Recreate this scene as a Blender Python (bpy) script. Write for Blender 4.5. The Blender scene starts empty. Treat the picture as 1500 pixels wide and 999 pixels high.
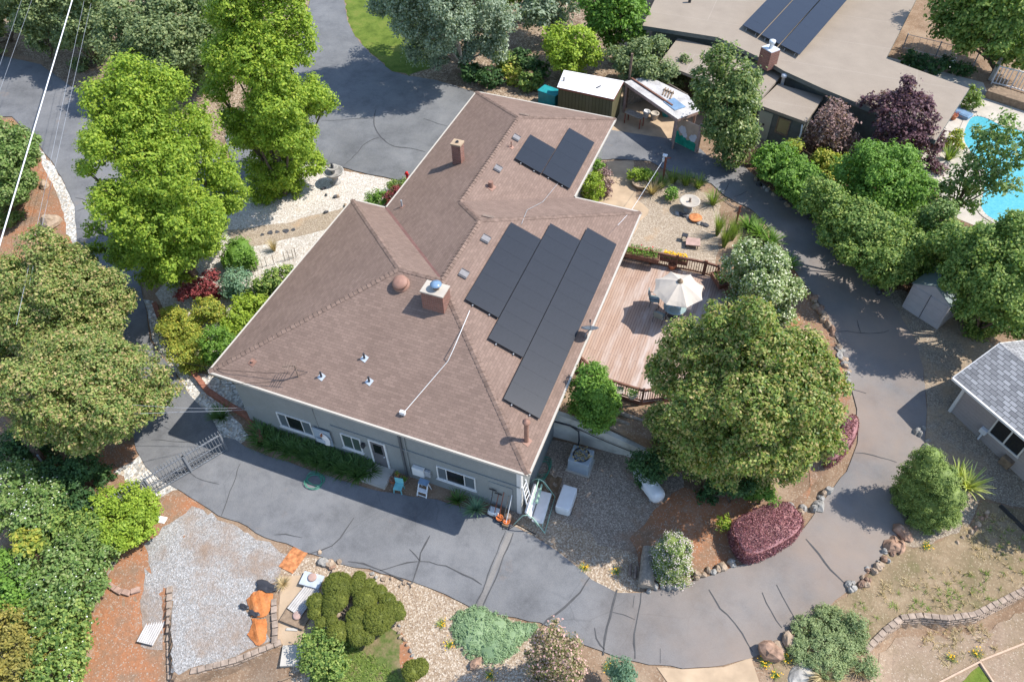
import bpy, math, random
import numpy as np
from mathutils import Vector, Matrix, geometry

random.seed(7)
RNG = np.random.default_rng(11)
SC = bpy.context.scene
COL = SC.collection
R = math.radians

# ------------------------------------------------------------------ camera
# recovered from the roof: eaves of the house are the x/y axes, lower drive is z = 0
F_PX, YAW, PIT, ROL = 1118.77, -0.3824, 0.8407, -0.0200
CAM = np.array([21.878, -16.133, 32.147])
_f = np.array([math.sin(YAW)*math.cos(PIT), math.cos(YAW)*math.cos(PIT), -math.sin(PIT)])
_r = np.array([math.cos(YAW), -math.sin(YAW), 0.0])
_u = np.cross(_r, _f)
_r, _u = math.cos(ROL)*_r + math.sin(ROL)*_u, -math.sin(ROL)*_r + math.cos(ROL)*_u

def ray(px, py):
    d = _f + _r*((px-750)/F_PX) - _u*((py-499.5)/F_PX)
    return d/np.linalg.norm(d)

def at(px, py, z):
    d = ray(px, py)
    return CAM + d*((z-CAM[2])/d[2])

def onplane(px, py, n, c):
    n = np.array(n, float); d = ray(px, py)
    return CAM + d*((c-n@CAM)/(n@d))

def depth(P):
    return float((np.array(P)-CAM)@_f)

def m_per_px(P):
    return depth(P)/F_PX

# ------------------------------------------------------------------ terrain
def sstep(a, b, x):
    t = np.clip((x-a)/(b-a), 0, 1)
    return t*t*(3-2*t)

UP = 1.7
def H(u, v):
    u = np.asarray(u, float); v = np.asarray(v, float)
    left = UP*sstep(-1.0, 13.0, v)
    right = UP*sstep(-2.0, 24.0, v)
    yard = UP*0.9*sstep(5.35, 5.75, v) + UP*0.1*sstep(6, 12, v)
    wl = 1-sstep(-1, 1.5, u)
    wr = sstep(20.3, 27.0, u)
    mid = np.clip(1-wl-wr, 0, 1)
    h = left*wl + right*wr + yard*mid
    h = h - 0.11*np.clip(-6.0-v, 0, 40)*(1-sstep(9, 18, u))
    # block walls hold back small terraces
    vw = np.interp(u, [30.64, 31.01, 31.74, 32.31, 33.06, 34.13, 35.2, 36.02, 37.14, 38.85, 50], [-0.81, -0.4, 0.81, 1.54, 1.92, 2.2, 2.8, 3.58, 4.65, 6.23, 16])
    h = h - 0.5*sstep(0.02, 0.22, vw-v)*sstep(30.7, 32.2, u)
    dl = (u-1.82)*-0.782+(v+8.01)*-0.623; al = (u-1.82)*0.623-(v+8.01)*0.782
    db = (u-4.6)*0.626-(v+11.5)*0.78; ab = (u-4.6)*0.78+(v+11.5)*0.626
    h = h - 0.45*np.maximum(sstep(0.02, 0.25, dl)*sstep(0.2, 2.0, al), sstep(0.02, 0.25, db)*(1-sstep(2.6, 4.6, ab)))
    return h

def gr(px, py, dz=0.0):
    z = 0.8
    for _ in range(40):
        P = at(px, py, z)
        z = 0.5*z + 0.5*(float(H(P[0], P[1]))+dz)
    return np.array([P[0], P[1], z])

def up_at(P, px, py):
    """height above P of the vertical through P that comes nearest to the pixel's ray"""
    d = ray(px, py); w = np.array(P)-CAM
    a = d[2]; den = 1-a*a
    return float((d@w*a - w[2])/den)

# ------------------------------------------------------------------ materials
MATS = {}
def new_mat(name):
    m = bpy.data.materials.new(name); m.use_nodes = True
    nt = m.node_tree; nt.nodes.clear()
    out = nt.nodes.new('ShaderNodeOutputMaterial')
    MATS[name] = m
    return m, nt, out

def N(nt, typ, **kw):
    n = nt.nodes.new(typ)
    for k, v in kw.items():
        if k.startswith('i_'):
            key = k[2:]
            n.inputs[int(key) if key.isdigit() else key.replace('_', ' ')].default_value = v
        else:
            setattr(n, k, v)
    return n

def ramp(nt, src, stops, interp='LINEAR'):
    r = nt.nodes.new('ShaderNodeValToRGB'); r.color_ramp.interpolation = interp
    e = r.color_ramp.elements
    while len(e) < len(stops): e.new(0.5)
    for el, (p, c) in zip(e, stops):
        el.position = p; el.color = (c[0], c[1], c[2], 1)
    nt.links.new(src, r.inputs[0])
    return r.outputs[0]

def mix(nt, fac, a, b, mode='MIX'):
    m = nt.nodes.new('ShaderNodeMix'); m.data_type = 'RGBA'; m.blend_type = mode
    for idx, s in ((0, fac), (6, a), (7, b)):
        if hasattr(s, 'is_output') or isinstance(s, bpy.types.NodeSocket): nt.links.new(s, m.inputs[idx])
        elif isinstance(s, (int, float)): m.inputs[idx].default_value = s
        else: m.inputs[idx].default_value = (s[0], s[1], s[2], 1)
    return m.outputs[2]

def pos(nt):
    return nt.nodes.new('ShaderNodeNewGeometry').outputs['Position']

def noise(nt, vec, scale, detail=4, rough=0.55, out='Fac'):
    n = nt.nodes.new('ShaderNodeTexNoise')
    n.inputs['Scale'].default_value = scale; n.inputs['Detail'].default_value = detail
    n.inputs['Roughness'].default_value = rough
    if vec is not None: nt.links.new(vec, n.inputs['Vector'])
    return n.outputs[out]

def voro(nt, vec, scale, out='Color'):
    n = nt.nodes.new('ShaderNodeTexVoronoi'); n.inputs['Scale'].default_value = scale
    nt.links.new(vec, n.inputs['Vector'])
    return n.outputs[out]

def bsdf(nt, out, color, rough=0.8, spec=0.3, metal=0.0, bump=None, bstr=0.4, bdist=0.02):
    b = nt.nodes.new('ShaderNodeBsdfPrincipled')
    if isinstance(color, bpy.types.NodeSocket): nt.links.new(color, b.inputs['Base Color'])
    else: b.inputs['Base Color'].default_value = (color[0], color[1], color[2], 1)
    if isinstance(rough, bpy.types.NodeSocket): nt.links.new(rough, b.inputs['Roughness'])
    else: b.inputs['Roughness'].default_value = rough
    b.inputs['Specular IOR Level'].default_value = spec
    b.inputs['Metallic'].default_value = metal
    if bump is not None:
        bp = nt.nodes.new('ShaderNodeBump'); bp.inputs['Strength'].default_value = bstr
        bp.inputs['Distance'].default_value = bdist
        nt.links.new(bump, bp.inputs['Height']); nt.links.new(bp.outputs[0], b.inputs['Normal'])
    nt.links.new(b.outputs[0], out.inputs[0])
    return b

def plain(name, c, rough=0.7, spec=0.3, metal=0.0, var=0.18, scale=3.0):
    m, nt, out = new_mat(name)
    f = noise(nt, pos(nt), scale, 5)
    lo = tuple(x*(1-var) for x in c); hi = tuple(min(1, x*(1+var)) for x in c)
    col = ramp(nt, f, [(0.3, lo), (0.7, hi)])
    bsdf(nt, out, col, rough, spec, metal)
    return m

def srgb(r, g, b):
    f = lambda c: (c/255/12.92) if c/255 <= 0.04045 else ((c/255+0.055)/1.055)**2.4
    return (f(r), f(g), f(b))

def gravel(name, stones, scale=11, patch=None, patch_scale=0.5, plo=0.5, phi=0.65, bstr=0.6):
    """loose stones: each stone its own colour, with patches of other soil showing through"""
    m, nt, out = new_mat(name); p = pos(nt)
    scale = scale*1.7; v = voro(nt, p, scale)
    sep = N(nt, 'ShaderNodeSeparateColor'); nt.links.new(v, sep.inputs[0])
    n = len(stones)
    c = ramp(nt, sep.outputs[0], [((i+0.5)/n, s) for i, s in enumerate(stones)], 'LINEAR')
    big = noise(nt, p, 0.35, 6, 0.6)
    c = mix(nt, 0.35, c, ramp(nt, big, [(0.3, (0.55, 0.55, 0.55)), (0.7, (1, 1, 1))]), 'MULTIPLY')
    if patch:
        f = ramp(nt, noise(nt, p, patch_scale, 8, 0.68), [(plo, (0, 0, 0)), (phi, (1, 1, 1))])
        fine = ramp(nt, noise(nt, p, 7, 3), [(0.3, tuple(x*0.75 for x in patch)), (0.7, tuple(x*1.15 for x in patch))])
        c = mix(nt, f, c, fine)
    d = voro(nt, p, scale, 'Distance')
    bsdf(nt, out, c, 0.95, 0.1, bump=d, bstr=bstr, bdist=0.03)
    return m

def soil(name, cols, scale=0.8, litter=None, lpos=0.6):
    m, nt, out = new_mat(name); p = pos(nt)
    n = len(cols)
    c = ramp(nt, noise(nt, p, scale, 9, 0.68), [(0.28+0.44*i/max(1, n-1), s) for i, s in enumerate(cols)])
    fine = noise(nt, p, 9, 5, 0.7)
    c = mix(nt, 0.5, c, ramp(nt, fine, [(0.3, (0.45, 0.45, 0.45)), (0.68, (1.0, 1.0, 1.0))]), 'MULTIPLY')
    if litter:
        v = voro(nt, p, 24); sep = N(nt, 'ShaderNodeSeparateColor'); nt.links.new(v, sep.inputs[0])
        f = ramp(nt, sep.outputs[1], [(lpos, (0, 0, 0)), (lpos+0.05, (1, 1, 1))], 'CONSTANT')
        c = mix(nt, f, c, litter)
    bsdf(nt, out, c, 0.95, 0.1, bump=fine, bstr=0.6, bdist=0.04)
    return m

def leafmat(name, cols, trans=0.38, rough=0.55, gain=1.75):
    """each leaf its own tone of the plant's colour"""
    m, nt, out = new_mat(name)
    g = nt.nodes.new('ShaderNodeNewGeometry')
    cols = [tuple(min(0.8, (x*0.93+0.07*(0.3*c_[0]+0.6*c_[1]+0.1*c_[2]))*gain) for x in c_) for c_ in cols]
    n = len(cols)
    c = ramp(nt, g.outputs['Random Per Island'], [(i/max(1, n-1), s) for i, s in enumerate(cols)])
    big = noise(nt, g.outputs['Position'], 0.9, 3, 0.5)
    c = mix(nt, 0.5, c, ramp(nt, big, [(0.32, (0.62, 0.66, 0.62)), (0.66, (1.12, 1.06, 1.0))]), 'MULTIPLY')
    b = N(nt, 'ShaderNodeBsdfPrincipled'); nt.links.new(c, b.inputs['Base Color'])
    b.inputs['Roughness'].default_value = rough; b.inputs['Specular IOR Level'].default_value = 0.25
    t = nt.nodes.new('ShaderNodeBsdfTranslucent')
    tc = mix(nt, 1.0, c, (1.25, 1.35, 0.6), 'MULTIPLY'); nt.links.new(tc, t.inputs[0])
    ms = nt.nodes.new('ShaderNodeMixShader'); ms.inputs[0].default_value = trans
    nt.links.new(b.outputs[0], ms.inputs[1]); nt.links.new(t.outputs[0], ms.inputs[2])
    nt.links.new(ms.outputs[0], out.inputs[0])
    return m

def brickmat(name, c1, c2, mortar, w, h, msize=0.012, rough=0.9, bstr=0.5, stain=0.4, uv=True, offset=0.5, squash=1):
    m, nt, out = new_mat(name)
    if uv: vec = nt.nodes.new('ShaderNodeUVMap').outputs[0]
    else: vec = pos(nt)
    b = N(nt, 'ShaderNodeTexBrick'); nt.links.new(vec, b.inputs['Vector'])
    b.offset = offset
    b.inputs['Scale'].default_value = 1.0
    b.inputs['Color1'].default_value = (*c1, 1); b.inputs['Color2'].default_value = (*c2, 1)
    b.inputs['Mortar'].default_value = (*mortar, 1)
    b.inputs['Mortar Size'].default_value = msize; b.inputs['Mortar Smooth'].default_value = 0.3
    b.inputs['Brick Width'].default_value = w; b.inputs['Row Height'].default_value = h
    b.inputs['Bias'].default_value = 0.0
    p = pos(nt)
    c = mix(nt, stain, b.outputs[0], ramp(nt, noise(nt, p, 0.6, 8, 0.65), [(0.3, (0.6, 0.58, 0.58)), (0.7, (1.05, 1.05, 1.05))]), 'MULTIPLY')
    c = mix(nt, 0.25, c, ramp(nt, noise(nt, p, 14, 3, 0.7), [(0.3, (0.5, 0.5, 0.5)), (0.7, (1.1, 1.1, 1.1))]), 'MULTIPLY')
    bsdf(nt, out, c, rough, 0.15, bump=b.outputs['Fac'], bstr=-bstr, bdist=0.02)
    return m

# ------------------------------------------------------------------ mesh builder
class MB:
    def __init__(s): s.v = []; s.f = []; s.uv = {}; s.smooth = set()
    def add(s, verts, faces, smooth=False):
        o = len(s.v); s.v += [tuple(map(float, p)) for p in verts]
        for f in faces:
            if smooth: s.smooth.add(len(s.f))
            s.f.append(tuple(i+o for i in f))
        return s
    def face(s, pts, uvs=None):
        o = len(s.v); s.v += [tuple(map(float, p)) for p in pts]
        if uvs is not None: s.uv[len(s.f)] = uvs
        s.f.append(tuple(range(o, o+len(pts))))
        return s
    def box(s, c, size, rz=0.0, bev=0.0, axes=None):
        hx, hy, hz = [x/2 for x in size]; c = np.array(c, float)
        if axes is None:
            ax = np.array([math.cos(rz), math.sin(rz), 0]); ay = np.array([-math.sin(rz), math.cos(rz), 0]); az = np.array([0, 0, 1.0])
        else: ax, ay, az = [np.array(a, float) for a in axes]
        if bev <= 0:
            P = [c+ax*sx*hx+ay*sy*hy+az*sz*hz for sz in (-1, 1) for sy in (-1, 1) for sx in (-1, 1)]
            return s.add(P, [(0, 2, 3, 1), (4, 5, 7, 6), (0, 1, 5, 4), (2, 6, 7, 3), (0, 4, 6, 2), (1, 3, 7, 5)])
        bev = min(bev, hx*0.95, hy*0.95, hz*0.95)
        prof = []
        k = 3
        ring = []
        for (sx, sy, a0) in ((1, 1, 0), (-1, 1, 90), (-1, -1, 180), (1, -1, 270)):
            for i in range(k+1):
                a = R(a0+90*i/k); ring.append((sx*(hx-bev), sy*(hy-bev), math.cos(a)*bev, math.sin(a)*bev))
        levels = [(-hz, 0.0)] if False else []
        for i in range(k+1):
            a = R(-90+90*i/k); levels.append((-hz+bev+math.sin(a)*bev, math.cos(a)))
        for i in range(k+1):
            a = R(90*i/k); levels.append((hz-bev+math.sin(a)*bev, math.cos(a)))
        P = []
        for z, q in levels:
            for (x, y, dx, dy) in ring: P.append(c+ax*(x+dx*q)+ay*(y+dy*q)+az*z)
        n = len(ring); F = []
        for l in range(len(levels)-1):
            for i in range(n):
                j = (i+1) % n; F.append((l*n+i, l*n+j, (l+1)*n+j, (l+1)*n+i))
        F.append(tuple(range(n-1, -1, -1))); F.append(tuple((len(levels)-1)*n+i for i in range(n)))
        return s.add(P, F)
    def bar(s, p, q, w, h=None, up=(0, 0, 1)):
        p = np.array(p, float); q = np.array(q, float); h = h or w
        d = q-p; L = np.linalg.norm(d)
        if L < 1e-6: return s
        d /= L; up = np.array(up, float)
        if abs(d@up) > 0.98: up = np.array([0, 1.0, 0]) if abs(d[1]) < 0.9 else np.array([1.0, 0, 0])
        x = np.cross(d, up); x /= np.linalg.norm(x); y = np.cross(x, d)
        return s.box((p+q)/2, (w, L, h), axes=(x, d, y))
    def tube(s, pts, r, n=8, cap=True, smooth=True):
        pts = [np.array(p, float) for p in pts]; m = len(pts)
        rr = r if hasattr(r, '__len__') else [r]*m
        P = []; x = None
        for i, p in enumerate(pts):
            d = pts[min(i+1, m-1)]-pts[max(i-1, 0)]; d = d/(np.linalg.norm(d)+1e-12)
            if x is None:
                t = np.array([0, 0, 1.0]) if abs(d[2]) < 0.9 else np.array([1.0, 0, 0])
                x = np.cross(d, t)
            x = x-d*(x@d); x /= np.linalg.norm(x)+1e-12; y = np.cross(d, x)
            for k in range(n):
                a = 2*math.pi*k/n; P.append(p+rr[i]*(math.cos(a)*x+math.sin(a)*y))
        F = [(i*n+k, i*n+(k+1) % n, (i+1)*n+(k+1) % n, (i+1)*n+k) for i in range(m-1) for k in range(n)]
        s.add(P, F, smooth)
        if cap:
            s.face([P[k] for k in range(n-1, -1, -1)]); s.face([P[(m-1)*n+k] for k in range(n)])
        return s
    def lathe(s, c, prof, n=20, smooth=True, axes=None):
        c = np.array(c, float); P = []
        if axes is None: axes = (np.array([1.0, 0, 0]), np.array([0, 1.0, 0]), np.array([0, 0, 1.0]))
        for (r, z) in prof:
            for k in range(n):
                a = 2*math.pi*k/n; P.append(c+axes[0]*r*math.cos(a)+axes[1]*r*math.sin(a)+axes[2]*z)
        m = len(prof)
        F = [(i*n+k, i*n+(k+1) % n, (i+1)*n+(k+1) % n, (i+1)*n+k) for i in range(m-1) for k in range(n)]
        s.add(P, F, smooth)
        if prof[0][0] > 1e-4: s.face([P[k] for k in range(n-1, -1, -1)])
        if prof[-1][0] > 1e-4: s.face([P[(m-1)*n+k] for k in range(n)])
        return s
    def prism(s, poly, z0, z1):
        n = len(poly); z0s = z0 if hasattr(z0, '__len__') else [z0]*n; z1s = z1 if hasattr(z1, '__len__') else [z1]*n
        a = sum(poly[i][0]*poly[(i+1) % n][1]-poly[(i+1) % n][0]*poly[i][1] for i in range(n))
        idx = list(range(n)) if a > 0 else list(range(n-1, -1, -1))
        P = [(poly[i][0], poly[i][1], z0s[i]) for i in idx]+[(poly[i][0], poly[i][1], z1s[i]) for i in idx]
        F = [tuple(range(n-1, -1, -1)), tuple(range(n, 2*n))]+[(i, (i+1) % n, n+(i+1) % n, n+i) for i in range(n)]
        return s.add(P, F)
    def blob(s, c, rad, nu=12, nv=8, amp=0.12, seed=0, flat=None):
        rg = np.random.default_rng(seed); c = np.array(c, float)
        ph = rg.uniform(0, 6.28, 6); P = []
        rot = rg.uniform(0, 6.28)
        for j in range(nv+1):
            t = math.pi*j/nv
            for i in range(nu):
                a = 2*math.pi*i/nu
                d = np.array([math.sin(t)*math.cos(a), math.sin(t)*math.sin(a), math.cos(t)])
                k = 1+amp*(math.sin(3*d[0]+ph[0])+math.sin(3.7*d[1]+ph[1])+math.sin(4.1*d[2]+ph[2])+0.6*math.sin(7*d[0]-5*d[1]+ph[3])) + (rg.normal()*amp*0.25 if 0 < j < nv else 0)
                q = d*k*np.array(rad)
                P.append(c+np.array([q[0]*math.cos(rot)-q[1]*math.sin(rot), q[0]*math.sin(rot)+q[1]*math.cos(rot), q[2]]))
        F = [(j*nu+i, (j+1)*nu+i, (j+1)*nu+(i+1) % nu, j*nu+(i+1) % nu) for j in range(nv) for i in range(nu)]
        return s.add(P, F)
    def build(s, name, mat, parent=None, uvbox=False):
        me = bpy.data.meshes.new(name)
        V = np.array(s.v)
        off = np.zeros(3)
        if parent is not None: off = np.array(parent['_w'])
        me.from_pydata([tuple(p) for p in (V-off)], [], s.f)
        me.materials.append(mat)
        if s.uv or uvbox:
            ul = me.uv_layers.new(name='UVMap')
            for pi, poly in enumerate(me.polygons):
                if pi in s.uv: uvs = s.uv[pi]
                else:
                    n = poly.normal; uvs = []
                    for vi in poly.vertices:
                        p = V[vi]
                        if abs(n.z) > 0.75: uvs.append((p[0], p[1]))
                        else:
                            h = math.hypot(n.x, n.y) or 1
                            uvs.append(((-n.y*p[0]+n.x*p[1])/h, p[2]))
                for li, uv in zip(poly.loop_indices, uvs): ul.data[li].uv = uv
        if s.smooth:
            for i in s.smooth: me.polygons[i].use_smooth = True
        ob = bpy.data.objects.new(name, me); COL.objects.link(ob)
        w = off
        if parent is not None: ob.parent = parent
        ob['_w'] = [float(x) for x in w]
        return ob

def tag(o, label, cat, group=None, kind=None):
    o['label'] = label; o['category'] = cat
    if group: o['group'] = group
    if kind: o['kind'] = kind
    return o

def thing(name, label, cat, loc, group=None):
    o = bpy.data.objects.new(name, None); COL.objects.link(o)
    o.empty_display_size = 0.3
    o.location = [float(x) for x in loc]; o['_w'] = [float(x) for x in loc]
    return tag(o, label, cat, group)

def single(mb, name, mat, label, cat, loc=None, group=None, uvbox=False, kind=None):
    """a thing that is one mesh; its origin sits at loc"""
    tmp = {'_w': [0, 0, 0]}
    if loc is not None:
        mb.v = [tuple(np.array(p)-np.array(loc)) for p in mb.v]
    o = mb.build(name, mat, None, uvbox)
    if loc is not None: o.location = [float(x) for x in loc]
    return tag(o, label, cat, group, kind)

def dup(src, loc, label=None, rz=None, scale=None):
    """a copy of a thing and of each of its parts"""
    c = src.copy(); COL.objects.link(c); c.location = [float(x) for x in loc]
    if rz is not None: c.rotation_euler = (0, 0, rz)
    if scale is not None: c.scale = (scale,)*3 if not hasattr(scale, '__len__') else scale
    if label: c['label'] = label
    for ch in list(src.children):
        d = ch.copy(); COL.objects.link(d); d.parent = c
        for g in list(ch.children):
            e = g.copy(); COL.objects.link(e); e.parent = d
    return c

# ------------------------------------------------------------------ sheets on the terrain
def densify(P, step, jit, rg):
    out = []
    n = len(P)
    for i in range(n):
        a = P[i]; b = P[(i+1) % n]; L = np.linalg.norm(b-a); k = max(1, int(L/step))
        for j in range(k): out.append(a+(b-a)*j/k)
    out = np.array(out)
    if jit > 0:
        m = len(out); t = np.arange(m)
        for c in range(2):
            w = sum(rg.normal()*np.sin(2*np.pi*f*t/m*1.0+rg.uniform(0, 6.28))/(1+0.02*f) for f in rg.integers(m//14+2, m//3+4, 12))/3.4
            out[:, c] += jit*w + rg.normal(0, jit*0.35, m)
    return out

def smooth_poly(P, it=1):
    for _ in range(it):
        Q = []
        n = len(P)
        for i in range(n):
            a = P[i]; b = P[(i+1) % n]; Q += [0.75*a+0.25*b, 0.25*a+0.75*b]
        P = np.array(Q)
    return P

SHEETS = [0]
def sheet(name, poly, mat, dz, step=0.6, jit=0.0, smooth=0, kind='structure', px=True, zfun=None, seed=3, label=None, cat=None):
    SHEETS[0] += 1; dz = dz+0.0004*SHEETS[0]
    rg = np.random.default_rng(seed)
    P = np.array([gr(*q)[:2] for q in poly]) if px else np.array(poly, float)
    if smooth: P = smooth_poly(P, smooth)
    B = densify(P, min(step, 0.45) if jit else step, jit, rg)
    nb = len(B)
    lo = B.min(0); hi = B.max(0)
    gx, gy = np.meshgrid(np.arange(lo[0]+0.1, hi[0], step), np.arange(lo[1]+0.1, hi[1], step))
    G = np.c_[gx.ravel(), gy.ravel()]
    # keep grid points inside
    x, y = G[:, 0], G[:, 1]; ins = np.zeros(len(G), bool)
    j = nb-1
    for i in range(nb):
        xi, yi = B[i]; xj, yj = B[j]
        c = ((yi > y) != (yj > y)) & (x < (xj-xi)*(y-yi)/((yj-yi) if yj != yi else 1e-9)+xi)
        ins ^= c; j = i
    G = G[ins]
    co = [Vector(p) for p in B]+[Vector(p) for p in G]
    vs, es, fs, *_ = geometry.delaunay_2d_cdt(co, [], [list(range(nb))], 1, 1e-4)
    z = (H(np.array([v[0] for v in vs]), np.array([v[1] for v in vs])) if zfun is None else zfun(np.array([v[0] for v in vs]), np.array([v[1] for v in vs])))+dz
    me = bpy.data.meshes.new(name)
    me.from_pydata([(v[0], v[1], float(zz)) for v, zz in zip(vs, z)], [], [tuple(f) for f in fs])
    # all faces up
    import bmesh
    bm = bmesh.new(); bm.from_mesh(me)
    for f in bm.faces:
        if f.normal.z < 0: f.normal_flip()
    bm.to_mesh(me); bm.free()
    me.materials.append(mat)
    o = bpy.data.objects.new(name, me); COL.objects.link(o)
    o['kind'] = kind
    if label: o['label'] = label
    if cat: o['category'] = cat
    return o

def ribbon(mb, pts, w, dz):
    """a thin strip lying on the ground along pixels"""
    P = [gr(*q) for q in pts]
    Q = []
    for i in range(len(P)-1):
        L = np.linalg.norm(P[i+1]-P[i]); k = max(1, int(L/0.35))
        for j in range(k): Q.append(P[i]+(P[i+1]-P[i])*j/k)
    Q.append(P[-1]); Q = np.array(Q)
    for it in range(2):
        Q[1:-1] = 0.25*Q[:-2]+0.5*Q[1:-1]+0.25*Q[2:]
    Q[1:-1, :2] += RNG.normal(0, 0.025, (len(Q)-2, 2))
    V = []
    for i in range(len(Q)):
        d = Q[min(i+1, len(Q)-1)]-Q[max(i-1, 0)]; n = np.array([-d[1], d[0]]); n /= np.linalg.norm(n)+1e-9
        ww = w*0.47*(0.6+0.8*RNG.random())*(0.5 if i in (0, len(Q)-1) else 1)
        for sg in (1, -1):
            p = Q[i, :2]+n*sg*ww/2; V.append((p[0], p[1], float(H(*p))+dz))
    mb.add(V, [(2*i, 2*i+1, 2*i+3, 2*i+2) for i in range(len(Q)-1)])

# ------------------------------------------------------------------ foliage
def leaves_mesh(name, C, Nn, size, aspect, mat, parent=None, seed=0, curl=0.15, core=None):
    """one small quad per leaf: centres C, facing Nn"""
    rg = np.random.default_rng(seed); n = len(C)
    t = rg.normal(size=(n, 3)); t -= Nn*(t*Nn).sum(1)[:, None]; t /= np.linalg.norm(t, axis=1)[:, None]+1e-9
    b = np.cross(Nn, t)
    s = (size*(0.65+0.7*rg.random(n)))[:, None]
    w = s*aspect
    V = np.empty((n, 4, 3))
    V[:, 0] = C-t*s*0.5; V[:, 1] = C+b*w*0.5-Nn*s*curl*0.5; V[:, 2] = C+t*s*0.5-Nn*s*curl; V[:, 3] = C-b*w*0.5-Nn*s*curl*0.5
    V = V.reshape(-1, 3)
    nv = len(V)
    if core is not None and len(core.v):
        V = np.r_[V, np.array(core.v)]
    off = np.zeros(3) if parent is None else np.array(parent['_w'])
    me = bpy.data.meshes.new(name)
    cf = [] if core is None else core.f
    lv = np.r_[np.arange(nv), np.array([i+nv for f in cf for i in f], int)].astype(np.int32)
    tot = np.r_[np.full(n, 4), np.array([len(f) for f in cf], int)].astype(np.int32)
    st = np.r_[0, np.cumsum(tot)[:-1]].astype(np.int32)
    me.vertices.add(len(V)); me.vertices.foreach_set('co', (V-off).astype(np.float32).ravel())
    me.loops.add(len(lv)); me.loops.foreach_set('vertex_index', lv)
    me.polygons.add(len(tot)); me.polygons.foreach_set('loop_start', st); me.polygons.foreach_set('loop_total', tot)
    me.update(calc_edges=True); me.validate()
    me.materials.append(mat)
    o = bpy.data.objects.new(name, me); COL.objects.link(o)
    if parent is not None: o.parent = parent
    o['_w'] = [float(x) for x in off]
    return o

def unit(a):
    return a/(np.linalg.norm(a, axis=-1, keepdims=True)+1e-9)

def crown_points(lobes, size, cov, clump, seed, zmin=None, spread=0.38, shell=(0.82, 1.16), up=0.45, rnd=0.6, aspect=0.6, inner=0.15):
    """leaves in clumps over each lobe; lobes = [(centre, (rx, ry, rz))]"""
    rg = np.random.default_rng(seed); CC = []; NN = []
    L = [(np.array(c, float), np.array(r, float)) for c, r in lobes]
    for li, (c, r) in enumerate(L):
        area = 4*math.pi*((r[0]*r[1])**1.6+(r[0]*r[2])**1.6+(r[1]*r[2])**1.6)**(1/1.6)/3**(1/1.6)
        n = int(cov*area/(size*size*aspect*0.5))
        cr = clump*(0.7+0.6*rg.random())
        nc = max(6, int(area/(cr*cr*1.6)))
        d = unit(rg.normal(size=(nc, 3)))
        rad = shell[0]+(shell[1]-shell[0])*rg.random(nc)**1.25
        cl = c+d*r*rad[:, None]
        cs = cr*(0.6+0.8*rg.random(nc))
        k = rg.integers(0, nc, n)
        offs = rg.normal(size=(n, 3))
        offs = unit(offs)*(rg.random(n)**0.5)[:, None]*cs[k][:, None]
        p = cl[k]+offs*np.array([1, 1, 0.75])
        nn = unit(0.55*d[k]/np.maximum(r, 0.1)*r.min()+spread*1.3*unit(offs)+up*np.array([0, 0, 1])+rnd*rg.normal(size=(n, 3)))
        if inner > 0:
            m = int(n*inner); q = c+unit(rg.normal(size=(m, 3)))*r*(rg.random(m)**0.5*0.75)[:, None]
            p = np.r_[p, q]; nn = np.r_[nn, unit(rg.normal(size=(m, 3)))]
        keep = np.ones(len(p), bool)
        for lj, (c2, r2) in enumerate(L):
            if lj == li: continue
            q = np.linalg.norm((p-c2)/r2, axis=1); keep &= q > 0.72
        CC.append(p[keep]); NN.append(nn[keep])
    P = np.concatenate(CC); Q = np.concatenate(NN)
    if zmin is not None:
        k = P[:, 2] > zmin; P, Q = P[k], Q[k]
    return P, Q

def limbs(mb, base, lobes, r0, seed=0, n=8):
    rg = np.random.default_rng(seed)
    cs = np.array([c for c, r in lobes]); base = np.array(base)
    top = cs.mean(0); ztop = cs[:, 2].max()
    fork = base+(top-base)*0.35; fork[2] = base[2]+max(0.4, (cs[:, 2].min()-base[2])*0.6)
    mid = (base+fork)/2+rg.normal(0, r0*0.4, 3)*[1, 1, 0]
    mb.tube([base-[0, 0, 0.15], base+[0, 0, 0.12], mid, fork], [r0*1.35, r0*1.1, r0*0.92, r0*0.8], n)
    for c, r in lobes:
        c = np.array(c)
        m1 = fork+(c-fork)*0.5+rg.normal(0, 0.12, 3); m1[2] = max(m1[2], fork[2])
        mb.tube([fork, m1, c], [r0*0.5, r0*0.32, r0*0.12], 6)
        for k in range(3):
            e = c+unit(rg.normal(size=3)+[0, 0, 0.3])*np.array(r)*0.8
            mb.tube([c*0.6+m1*0.4, (c+e)/2+rg.normal(0, 0.06, 3), e], [r0*0.18, r0*0.1, r0*0.03], 5)

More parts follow.
